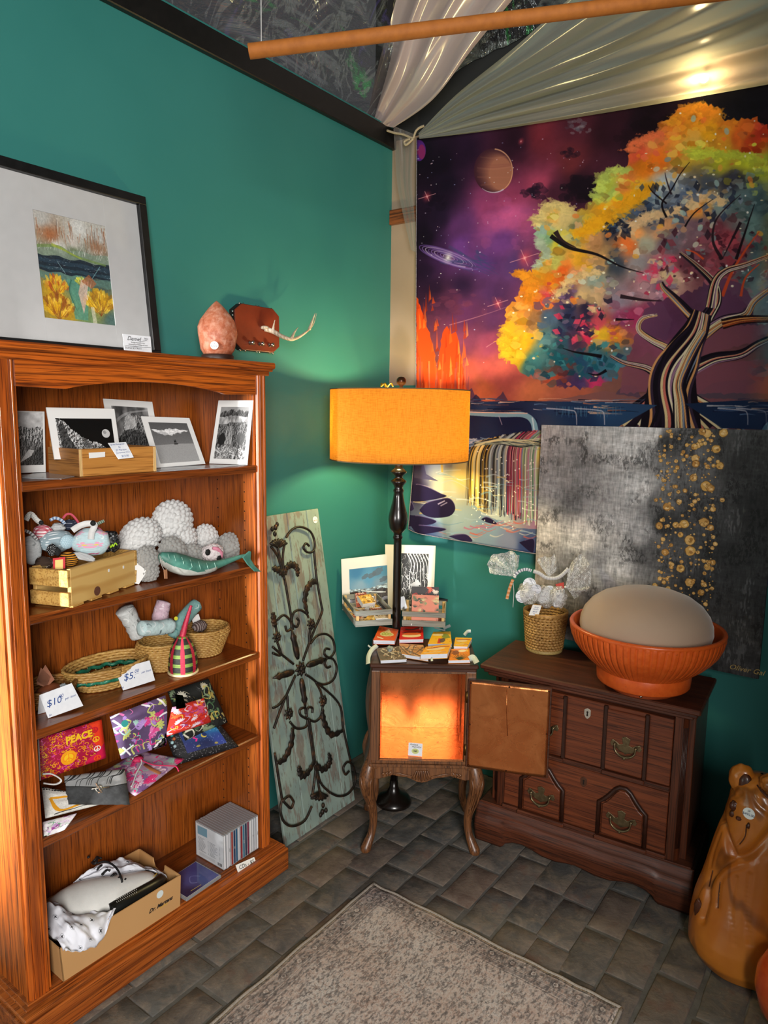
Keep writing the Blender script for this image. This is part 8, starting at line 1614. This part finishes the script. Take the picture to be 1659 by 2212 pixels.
    for x0, y0, x1, y1, n_, cs in ((1380, 400, 1600, 480, 50, ['#2a3048', '#384868', '#1e2236', '#586888', '#8a98b0']), (1420, 500, 1659, 610, 70, ['#401828', '#6a2838', '#8a3a48', '#2a1828', '#507078', '#789898', '#a04a58']), (1200, 660, 1300, 740, 26, ['#2a2450', '#1c1a38', '#e83860', '#f04a70']), (1310, 480, 1360, 520, 14, ['#1c1e30', '#28304a']), (1150, 740, 1340, 820, 50, ['#1e6070', '#2a7888', '#184858', '#4898a0', '#2a3a5a']), (1400, 560, 1460, 640, 24, ['#e83a68', '#e8c8a0', '#9a8aa0'])):
        for k in range(n_):
            x, y, s_, t_ = r.uniform(x0, x1), r.uniform(y0, y1), r.uniform(4, 13), r.random()*6.3
            if isin(x, y): a.poly([(x+s_*math.cos(t_), y+s_*math.sin(t_)), (x+s_*.6*math.cos(t_+1.3), y+s_*.6*math.sin(t_+1.3)), (x+s_*math.cos(t_+3.1), y+s_*math.sin(t_+3.1)), (x+s_*.7*math.cos(t_+4.6), y+s_*.7*math.sin(t_+4.6))], r.choice(cs), .75)
    # gaps of dusk sky between branches
    for pts in ([(1392, 668), (1430, 655), (1452, 690), (1440, 735), (1404, 728), (1382, 704)], [(1535, 640), (1560, 600), (1600, 612), (1630, 650), (1590, 680), (1545, 690)], [(1345, 800), (1400, 760), (1440, 790), (1420, 845), (1340, 850)], [(1515, 720), (1580, 705), (1700, 700), (1700, 735), (1600, 745), (1520, 768)], [(1500, 800), (1600, 780), (1700, 770), (1700, 850), (1500, 850)]):
        mk = a.mask(jag(pts, 5, 7, r)); a.put(mk, '#6a3f60' if pts[0][1] < 700 else '#8a5060', .85)
    for k in range(150):
        x, y = r.uniform(1090, 1659), r.uniform(240, 830)
        if isin(x, y): a.ell(x, y, r.choice([1.4, 2, 2.6, 3.4]), r.choice([1.4, 2, 2.8]), r.choice(['#fff4d8', '#ffffff', '#ffe8c0']), .95, n=8)
    for k in range(40):
        x, y, t_ = r.uniform(1180, 1650), r.uniform(250, 620), r.random()*3
        if isin(x, y): a.ell(x, y, 8, 5.5, r.choice(['#a8c8c8', '#f0b048', '#d8d8c8', '#88a0a8', '#f08a40']), .75, rot=t_, n=9)
    # trunk and limbs: ribbons of dark and light along each centre line
    FL = ['#1a1220', '#f4e0b0', '#e8a868', '#241828', '#fdf0cc', '#d88a54', '#3a2a40', '#f0d8a0', '#a87a9a', '#f6d49a', '#15101a', '#e07a6a', '#f8e8c0', '#8a98b0', '#201624']
    def limb(pts, w0, w1, n_, seed, cols=FL, sway=.16):
        Q = spline(pts, 9); m = len(Q); rr = random.Random(seed); a.line(pts, w0*1.1, '#17101a', 1, w1)
        for i in range(n_):
            s0 = -1+2*(i+.5)/n_; ph = rr.random()*6.3; P = []
            for j, p in enumerate(Q):
                d = Q[min(j+1, m-1)]-Q[max(j-1, 0)]; d.normalize(); wd = w0+(w1-w0)*j/(m-1); s_ = s0+sway*math.sin(j*.16+ph*.25+s0); P.append((p.x-d.y*wd*.5*s_, p.y+d.x*wd*.5*s_))
            a.line(P, w0/n_*.95, cols[(i*4+seed) % len(cols)], .95, max(.8, w1/n_*1.1), smooth=False)
    DT = ['#1a1018', '#2a1a24', '#120c14']
    for pts, w0 in (([(1190, 510), (1230, 535), (1290, 550), (1340, 575), (1390, 590)], 10), ([(1200, 500), (1215, 520), (1245, 535)], 12), ([(1440, 470), (1430, 440), (1450, 410), (1470, 375), (1490, 350)], 5), ([(1440, 440), (1410, 415), (1400, 400)], 4), ([(1450, 420), (1440, 390), (1436, 372)], 4), ([(1480, 490), (1500, 460), (1540, 430)], 4), ([(1600, 480), (1580, 520), (1560, 560)], 7), ([(1560, 560), (1540, 520), (1550, 470), (1600, 420)], 8), ([(1590, 560), (1610, 500), (1630, 440)], 7), ([(1300, 770), (1270, 765), (1240, 760), (1215, 752)], 8), ([(1310, 800), (1290, 810), (1270, 806)], 7), ([(1340, 640), (1390, 648), (1430, 650)], 9), ([(1330, 690), (1370, 690)], 6)): a.line(pts, w0, r.choice(DT), .95, 1)
    for pts, w0 in (([(1560, 640), (1580, 590), (1610, 540), (1640, 500)], 8), ([(1600, 640), (1610, 600), (1640, 570)], 6), ([(1520, 560), (1500, 545), (1480, 540)], 5)): a.line(pts, w0, '#d8502c', .95, 2)
    limb([(1430, 830), (1420, 814), (1396, 795), (1348, 783), (1318, 768)], 22, 5, 7, 3); limb([(1450, 775), (1440, 753), (1408, 735), (1380, 712), (1388, 688), (1420, 680)], 19, 5, 6, 4)
    limb([(1500, 735), (1500, 694), (1481, 668), (1457, 643), (1434, 622), (1428, 610)], 26, 8, 7, 5); limb([(1512, 705), (1530, 680), (1548, 649), (1542, 613), (1506, 576), (1469, 546)], 30, 6, 8, 6); limb([(1535, 665), (1545, 610), (1568, 585), (1610, 572), (1680, 545)], 20, 6, 6, 7)
    limb([(1510, 730), (1560, 694), (1610, 680), (1632, 648), (1690, 606)], 24, 10, 7, 8); limb([(1560, 700), (1610, 690), (1700, 690)], 20, 14, 6, 9, ['#c8582c', '#e88a44', '#6a2418', '#f0a860', '#2a1414']); limb([(1488, 800), (1540, 775), (1600, 765), (1640, 742), (1700, 716)], 28, 9, 8, 10)
    for i, (ex, ey, w_) in enumerate(((1310, 922, 16), (1350, 924, 22), (1392, 926, 26), (1436, 928, 28), (1482, 928, 28), (1530, 928, 26), (1575, 926, 20), (1610, 924, 14))): limb([(1462+(i-3.5)*7, 800), (1450+(i-3.5)*10, 850), ((1450+(i-3.5)*12)*.5+ex*.5, 892), (ex, ey)], 26, w_*1.6, 6, 20+i)
    limb([(1448, 945), (1450, 895), (1452, 845), (1460, 800), (1476, 760), (1502, 715), (1518, 675)], 128, 40, 17, 2, sway=.2); limb([(1475, 940), (1470, 870), (1467, 830), (1482, 790), (1500, 750), (1520, 715)], 34, 18, 8, 12)
    # water line, ledges, far falls
    S = lambda X_, Y_: (880+X_*.378, 820+Y_*.378)
    wt_ = a.mask([(880, 872), (1100, 866), (1300, 868), (1420, 875), (1330, 925), (1330, 1260), (860, 1260)]); a.put(wt_, a.field(X('1000,900,1c2546 1100,900,1a2142 1250,900,1c3358 1300,880,2a4a70 1000,930,2c4a7a 1060,940,3a6090 1120,945,1e2a58 950,960,3a4a6a 900,990,5a5a78 950,1000,b8c0c0 1000,1020,d8b868 960,1050,c8c0a0 900,1060,2a2040 950,1100,a8c0c0 1000,1120,a0b0b0 1060,1150,8aa0b0 1100,1170,8a90a8 920,1150,4a5a80 1140,1180,3a4a78 1150,1000,8a7a5a'), 3, .04, 9)); a.put(a.mask([(1480, 872), (1720, 858), (1720, 930), (1560, 925)]), '#1c2c4c')
    for k in range(60): x = r.uniform(985, 1330) if k < 44 else r.uniform(1520, 1700); y = 862+r.random()**1.5*34; l = r.uniform(14, 80); a.line([(x, y), (x+l*.5, y+r.uniform(-2, 2)), (x+l, y+r.uniform(-2, 2))], r.uniform(1, 4), r.choice(['#e8b898', '#14182e', '#3a5a88', '#d8d0d0', '#182040', '#6a86a8', '#c87858']), .8, .6)
    for k in range(40): x = r.uniform(1200, 1340); a.line([(x, 878), (x, 892+r.random()*10)], 1.2, '#4a7a98', .6)
    a.poly([(990, 886), (1090, 888), (1160, 905), (1168, 960), (1100, 952), (1040, 952), (990, 946)], '#161c3c', .75); a.line([(1000, 892), (1080, 896), (1130, 896), (1152, 912), (1158, 948)], 9, '#8ab8c8', .9, 14); a.line([(1010, 890), (1090, 892), (1140, 893)], 2.5, '#e0b8a8', .9); a.line([(1150, 902), (1156, 946)], 3, '#d8e8ec', .8); a.line([(1008, 896), (1008, 930)], 3, '#8a98b8', .5); a.line([(1078, 898), (1085, 918)], 2, '#b8a8b8', .7)
    for x0 in (1230, 1290, 1600, 1640): a.line([(x0-50, 882), (x0, 886), (x0+14, 892), (x0+16, 918)], 3, '#d8d0d8', .7, 2)
    for k in range(30): x, y = S(r.uniform(290, 420), r.uniform(330, 420)); a.line([(x, y), (x+10, y+3), (x+20, y+1)], 2.5, r.choice(['#8aa8c0', '#c8d0d8', '#2a3050']), .7)
    # rainbow falls
    fb_ = [S(365, 385), S(400, 362), S(520, 338), S(650, 335), S(800, 330), S(800, 860), S(640, 850), S(500, 800), S(400, 740), S(345, 640), S(340, 520)]; a.put(a.mask(jag(fb_, 3, 9, r)), a.field(X('1020,970,e8b030 1018,1040,f0c040 1040,980,3a2a20 1050,1060,c8a050 1075,970,8aa090 1080,1060,2a2a34 1100,1080,7a90a0 1110,990,c8d0b8 1120,1060,a83a50 1135,1040,d84a58 1150,1080,8090b0 1165,1040,90a870 1165,980,d8c868 1170,1110,a86a90 1080,1120,c0c8c0 1030,1110,d8c890'), 3.2, .02, 14))
    for k in range(260):
        u_ = r.random(); x0, x1 = 352+u_*430, 345+u_*395; y0 = 395-40*math.sin(u_*2.2)-(u_*30); c = (['#f8b820', '#1a1418', '#f0d070', '#fce8a0', '#181018'] if u_ < .3 else ['#14141c', '#b8c8c8', '#8aa0a8', '#e8e0b8', '#101018', '#6a7890'] if u_ < .55 else ['#d8304a', '#e86a5a', '#8a9ab0', '#181420', '#d8d0b8', '#b8385a'] if u_ < .8 else ['#d8e0b8', '#6a8a4a', '#a85a88', '#e8e8d8', '#4a6a5a'])
        yb = 700+u_*120+r.uniform(-40, 30); a.line([S(x0+60, y0-34-10*r.random()), S(x0+14, y0), S(x1, y0+70), S(x1-6, yb*.8), S(x1-8+r.uniform(-6, 6), yb)], r.uniform(1.2, 4.2), r.choice(c), r.uniform(.4, .85), r.uniform(.6, 2.6))
    for k in range(50): u_ = r.random(); a.line([S(380+u_*20, 370+r.uniform(-14, 10)), S(520, 345+r.uniform(-8, 24)), S(650, 350+r.uniform(-10, 40)), S(780, 335+r.uniform(-6, 70))], r.uniform(1, 3.4), r.choice(['#181820', '#a8b8a0', '#e0d8a0', '#788a78', '#c8d0c0', '#14121a']), .8, 1)
    for k in range(70): x, y = S(r.uniform(30, 700), r.uniform(520, 900)); l = r.uniform(14, 60); t_ = r.uniform(-.15, .35); a.line([(x, y), (x+l*.4, y+l*.1*math.sin(k)), (x+l, y+l*t_)], r.uniform(1.5, 5), r.choice(['#e8d8a0', '#f0c050', '#c8d8d8', '#8ab0c0', '#e8e8e0', '#a8b8c0'] if y < 1120 else ['#c8d8d8', '#8ab0c0', '#e8705a', '#a8b8c0', '#6a90a8']), .55, 1)
    for k in range(22): x, y = S(r.uniform(320, 700), r.uniform(810, 900)); a.line([(x, y), (x+14, y+4), (x+30, y-2)], r.uniform(2, 5), r.choice(['#e0604a', '#e8a080', '#c85a78', '#e8d8c0']), .6, 1)
    a.line([S(180, 400), S(200, 470), S(195, 530)], 12, '#c8c8b8', .7, 8); a.line([S(196, 460), S(200, 530)], 4, '#f0c050', .9); a.poly([S(30, 470), S(90, 465), S(110, 540), S(180, 580), S(40, 560)], '#4a4460', .9)
    ROK = ['#231a38', '#1a1428', '#2e2348']
    for pts in ([(20, 610), (60, 598), (120, 615), (190, 650), (222, 668), (120, 690), (20, 690)], [(70, 745), (110, 705), (180, 685), (235, 678), (265, 705), (272, 745), (240, 780), (160, 790), (100, 775)], [(0, 690), (25, 700), (38, 740), (0, 750)], [(5, 775), (80, 780), (165, 808), (120, 830), (20, 828)], [(15, 828), (110, 835), (222, 855), (130, 878), (60, 880)], [(235, 895), (290, 885), (340, 888), (370, 925), (300, 918)], [(420, 798), (450, 786), (485, 800), (510, 826), (460, 818)], [(640, 930), (720, 910), (720, 985), (690, 975)]):
        P = [S(*p) for p in pts]; Q = spline(P+[P[0]], 5); a.poly([(p.x, p.y) for p in Q], r.choice(ROK), 1); a.line([(p.x, p.y) for p in Q[len(Q)//8:len(Q)//2]], 2.5, '#6a5a80', .7, 1)
    a.line([S(175, 712), S(215, 692)], 3, '#a89ab8', .9); a.line([S(190, 722), S(228, 702)], 2.5, '#a89ab8', .8)
    for k in range(90): x, y = S(r.uniform(360, 720), r.uniform(390, 860)); a.ell(x, y, 1.5, 1.5, '#fff8e8', .95, n=6)
    for c in range(770, a.w):                               # the right half beyond the view echoes the left
        f = min(1, (c-770)/70); a.a[:, c] = a.a[:, c]*(1-f)+a.a[:, a.w-1-c]*f
    a.a = np.clip(a.a, 0, 1); return a
TAP = printmat('tapestry_print', art_tapestry(), .85, .12, .15, translucent=.22)
tl_, bl_ = at(900, 298, y=ty), at(882, 1143, y=ty); tX1 = .19
def topz(x): return tl_.z-.028-.066*math.sin(min(1, max(0, (x-tl_.x)/1.55))*PI*.62)+.03*math.exp(-((x-tl_.x)/.08)**2)
_tz = [(at(px, py, y=ty).x, at(px, py, y=ty).z) for px, py in ((900, 298), (960, 291), (1050, 276), (1180, 255), (1320, 231), (1450, 209), (1560, 193), (1659, 178))]+[(.19, at(1659, 178, y=ty).z+.06)]
_bz = [(at(px, py, y=ty).x, at(px, py, y=ty).z) for px, py in ((882, 1143), (900, 1152), (960, 1163), (1050, 1178), (1148, 1195))]+[(.19, at(1148, 1195, y=ty).z)]
def lerp(tab, x):
    for (xa, za), (xb2, zb2) in zip(tab, tab[1:]):
        if x <= xb2: f = max(0, min(1, (x-xa)/(xb2-xa))); return za+(zb2-za)*f
    return tab[-1][1]
_lx = [(bl_.z, bl_.x), (at(884, 1090, y=ty).z, at(886, 1090, y=ty).x), (at(893, 1010, y=ty).z, at(893, 1010, y=ty).x), (at(898, 840, y=ty).z, at(898, 840, y=ty).x), (tl_.z, tl_.x)]
def tapf(u, v):
    xl = lerp(_lx, bl_.z+(tl_.z-bl_.z)*v); x = xl+(tX1-xl)*u; zt_, zb_ = lerp(_tz, x), lerp(_bz, x); z = zb_+(zt_-zb_)*v
    wv_ = .004*noise.noise(V((u*5, v*4, 2)))+.0025*noise.noise(V((u*16, v*5, 7))); e = 0
    for k in (.335, .57, .745): e -= .0018*math.exp(-((v-k)/.006)**2)      # fold lines
    for k in (.28, .56, .84): e -= .0012*math.exp(-((u-k)/.005)**2)
    return (x, ty+wv_+e, z)
tg_ = MB().grid(tapf, 150, 170, thick=.0012)
tg_.uv = [((p.x-TB[0])/(TB[2]-TB[0]), 1-((-p.z)-TB[1])/(TB[3]-TB[1])) for p in tg_.v]
tap = single('tapestry', tg_, TAP, 'large printed cloth tapestry of a bright tree under a purple starry sky', 'tapestry')
HEM = flat('hem_thread', '#a8a0a8', .8, c2='#2a2430', scale=500)
obj('stitched_hem', MB().tube([V(tapf(0, k/60)) for k in range(61)]+[V(tapf(0, 1))], .0018, 5), HEM, tap); obj('stitched_hem', MB().tube([V(tapf(k/60, 0)) for k in range(61)], .0018, 5), HEM, tap); obj('stitched_hem', MB().tube([V(tapf(k/60, 1)) for k in range(61)], .0015, 5), flat('hem_dark', '#1c1620', .8), tap)

# ================================================================== sheer drapes, ceiling film, tube, twine, bulbs
def sheer(name, c, transp, gloss=.25, tl_c=None):
    t = NT(name); d = t.new('ShaderNodeBsdfDiffuse'); d.inputs[0].default_value = lin4(c); tr = t.new('ShaderNodeBsdfTranslucent'); tr.inputs[0].default_value = lin4(tl_c or c); tp_ = t.new('ShaderNodeBsdfTransparent'); g = t.new('ShaderNodeBsdfGlossy'); g.inputs['Roughness'].default_value = .25
    m1 = t.new('ShaderNodeMixShader'); m1.inputs[0].default_value = .4; t.link(d.outputs[0], m1.inputs[1]); t.link(tr.outputs[0], m1.inputs[2])
    m2 = t.new('ShaderNodeMixShader'); m2.inputs[0].default_value = gloss; t.link(m1.outputs[0], m2.inputs[1]); t.link(g.outputs[0], m2.inputs[2])
    m3 = t.new('ShaderNodeMixShader'); lw = t.new('ShaderNodeLayerWeight'); lw.inputs[0].default_value = .4; t.link(t.ramp(lw.outputs['Facing'], [(0, transp), (.9, .12)]), m3.inputs[0]); t.link(m2.outputs[0], m3.inputs[1]); t.link(tp_.outputs[0], m3.inputs[2]); t.link(m3.outputs[0], t.out.inputs[0]); return t.m
PINK = sheer('pink_sheer', '#f4dcd6', .08); GRY = sheer('grey_sheer', '#b9bcb4', .4, .15, '#c8c4a8')
def drape(name, left, right, mat, label, folds, amp, seed=0, nu=120, nv=36):
    """cloth between two edge lines of (px, py, y) points, with folds that gather towards the tie"""
    Lp, Rp = spline([at(a_, b_, y=y_) for a_, b_, y_ in left], 8), spline([at(a_, b_, y=y_) for a_, b_, y_ in right], 8)
    def smp(P, t_): f = t_*(len(P)-1); i = min(int(f), len(P)-2); return P[i].lerp(P[i+1], f-i)
    def f(u, v):
        a_, b_ = smp(Lp, v), smp(Rp, v); p = a_.lerp(b_, u); wd = (b_-a_).length; n = (p-EYE).normalized()
        k = min(1, wd/.25); off = amp*k*(.6*math.sin(u*folds*6.28+1.5*noise.noise(V((u*3, v*2, seed))))+.7*noise.noise(V((u*folds*1.7, v*2.5, seed+3)))+.1*math.sin(u*folds*14+v*2))
        return p+n*off
    return single(name, MB().grid(f, nu, nv), mat, label, 'drape')
drape('sheer_drape', [(792, 262, 2.62), (815, 150, 2.54), (845, 40, 2.46), (878, -90, 2.36)], [(850, 276, 2.62), (935, 215, 2.54), (1025, 100, 2.46), (1180, -90, 2.36)], PINK, 'pale pink sheer drape gathered at the wall corner and fanning up to ceiling', 3, .04, 1)
drape('sheer_drape', [(904, 288, 2.625), (985, 205, 2.57), (1120, 95, 2.48), (1290, -60, 2.38), (1480, -240, 2.28)], [(906, 300, 2.625), (1060, 282, 2.645), (1330, 240, 2.648), (1690, 177, 2.648), (1960, 128, 2.648)], GRY, 'wide grey sheer drape fanning from the corner above the tapestry', 5, .03, 2, 160, 40)
tail_ = drape('plastic_streamer', [(850, 272, 2.63), (853, 330, 2.64), (858, 400, 2.64), (872, 470, 2.64), (888, 540, 2.64)], [(895, 290, 2.63), (893, 340, 2.64), (890, 400, 2.64), (896, 470, 2.64), (898, 545, 2.64)], sheer('clear_streamer', '#d8ccc4', .75, .5), 'clear crinkled plastic streamer hanging from the tie in the corner', 3, .012, 5, 30, 30)
tw = MB()
for pts in (((836, 282), (852, 287), (870, 290), (884, 296), (893, 299)), ((893, 299), (898, 284), (906, 276), (916, 272)), ((893, 299), (884, 308), (876, 313), (874, 305), (886, 300))): tw.tube(spline([at(*p, y=2.61) for p in pts], 5), .0048, 7)
single('twine_tie', tw, flat('jute_twine', '#c8b79a', .9, c2='#9a8768', scale=300, bump=.6, bscale=500), 'cream twine knotted around the gathered drapes in the corner', 'twine')
# iridescent film slung under the ceiling
fm = NT('iridescent_film'); nA = fm.noise(1, 5, .62, fm.mapped((5, 2.2, 5), rot=(0, 0, .5)), 1.4); nB = fm.noise(2.1, 3, .6, None, .6)
lwf = fm.new('ShaderNodeLayerWeight'); lwf.inputs[0].default_value = .5; fm.set(rough=.16, spec=.8); fm.b.inputs['IOR'].default_value = 1.6
nC = fm.noise(1, 4, .6, fm.mapped((7, 1.6, 4), rot=(0, 0, .9)), 1.8); nD = fm.noise(1, 4, .6, fm.mapped((2, 8, 4), rot=(0, 0, .5), loc=(3, 2, 1)), 1.5)
c_ = fm.mix(fm.ramp(nB, [(.4, 0.0), (.65, 1.0)]), '#33373a', '#3f3c48'); c_ = fm.mix(fm.ramp(nC, [(.58, 0.0), (.66, .9), (.7, 0.0)]), c_, '#2fae55'); c_ = fm.mix(fm.ramp(nD, [(.6, 0.0), (.66, .7), (.7, 0.0)]), c_, '#5f56a0'); c_ = fm.mix(fm.ramp(nD, [(.40, 0.0), (.45, .65), (.48, 0.0)]), c_, '#9aa4a4'); fm.col(fm.mix(fm.ramp(nC, [(.36, .6), (.42, 0.0)]), c_, '#8f9aa0'))  # film's own iridescent streaks, plus pale ones painted as crease reflections
fm.set(film=430, filmior=1.9, metal=.5); fm.bump(nA, .9, .05); fm.b.inputs['Specular Tint'].default_value = (.7, 1, .75, 1)
trf = fm.new('ShaderNodeBsdfTransparent'); mxf = fm.new('ShaderNodeMixShader'); mxf.inputs[0].default_value = .3; fm.link(fm.b.outputs[0], mxf.inputs[1]); fm.link(trf.outputs[0], mxf.inputs[2]); fm.link(mxf.outputs[0], fm.out.inputs[0])
def filmf(u, v):
    x, y = -2.0+3.2*u, 2.69-2.6*v; d = min(1, (x+2.0)/.35+.25, v/.15+.35)
    z = 2.86+.62*(1-math.exp(-(x+2.0)*2.6))*min(1, .35+v*9)+0.06*noise.noise(V((x*2.2, y*1.7, 1)))*d+.10*abs(noise.noise(V((x*4.5+y*2, y*2.4-x, 4))))*d+.05*abs(noise.noise(V((x*11+y*5, y*5, 9))))*d; return (x, y, z)
single('ceiling_film', MB().grid(filmf, 150, 120), fm.m, 'crumpled dark iridescent plastic film slung beneath the ceiling', 'film')
# cardboard tube hung across the room
tA = atd(538, 111, 1.72); tB = atd(1500, -8, 1.72); dT = (tB-tA).normalized(); tE = tA+dT*((tB-tA).length+.3)
tu = MB().tube([tA, tA+dT*.001, tE-dT*.001, tE], .0172, 32); tub = single('cardboard_tube', tu, flat('tube_kraft', '#a8621f', .75, c2='#985618', scale=40, bump=.1), 'long orange brown cardboard tube hanging level under the ceiling film', 'tube')
obj('tube_hollow', MB().tube([tA-dT*.0006, tA+dT*.0004], .0145, 28), flat('tube_inside', '#3a2210', .9), tub)
for k_, q in enumerate((tA+dT*.03, tA+dT*1.2)): obj('added_hanging_cord', MB().tube([q+V((0, 0, .016)), q+V((0, .01, 3.92-q.z))], .0012, 5), FWHITE, tub)  # unseen cords, added so that the tube has a support
# small string of bulbs behind the cloth
EM = NT('bulb_glow'); EM.b.inputs['Emission Color'].default_value = (1, .78, .42, 1); EM.b.inputs['Emission Strength'].default_value = 25; EM.col('#fff0d0'); EM = EM.m
for i, (px, py, y_, pw, lb) in enumerate(((1521, 170, 2.682, 5.0, 'bright string bulb glowing above the top edge of the tapestry'), (1527, 236, 2.693, .55, 'string bulb glowing through the cloth at the tree top'), (1168, 306, 2.693, .3, 'faint string bulb glowing through the cloth beside the planet'))):
    p = at(px, py, y=y_); t_ = thing('string_bulb', lb, 'bulb', p); obj('glass', MB().blob(p, .009 if i else .013, 2), EM, t_); obj('cap', MB().lathe([(.005, .008), (.006, .012), (.006, .02), (.001, .022)], 12, p), BLACK, t_); obj('wire', MB().tube(spline([p+V((0, 0, .02)), p+V((.02, .004, .05)), p+V((.1, .004, .07))], 4), .0012, 5), BLACK, t_)
    warm('bulb_light', p-V((0, .012 if i == 0 else .0, .0)), pw, .012, (1, .74, .38))
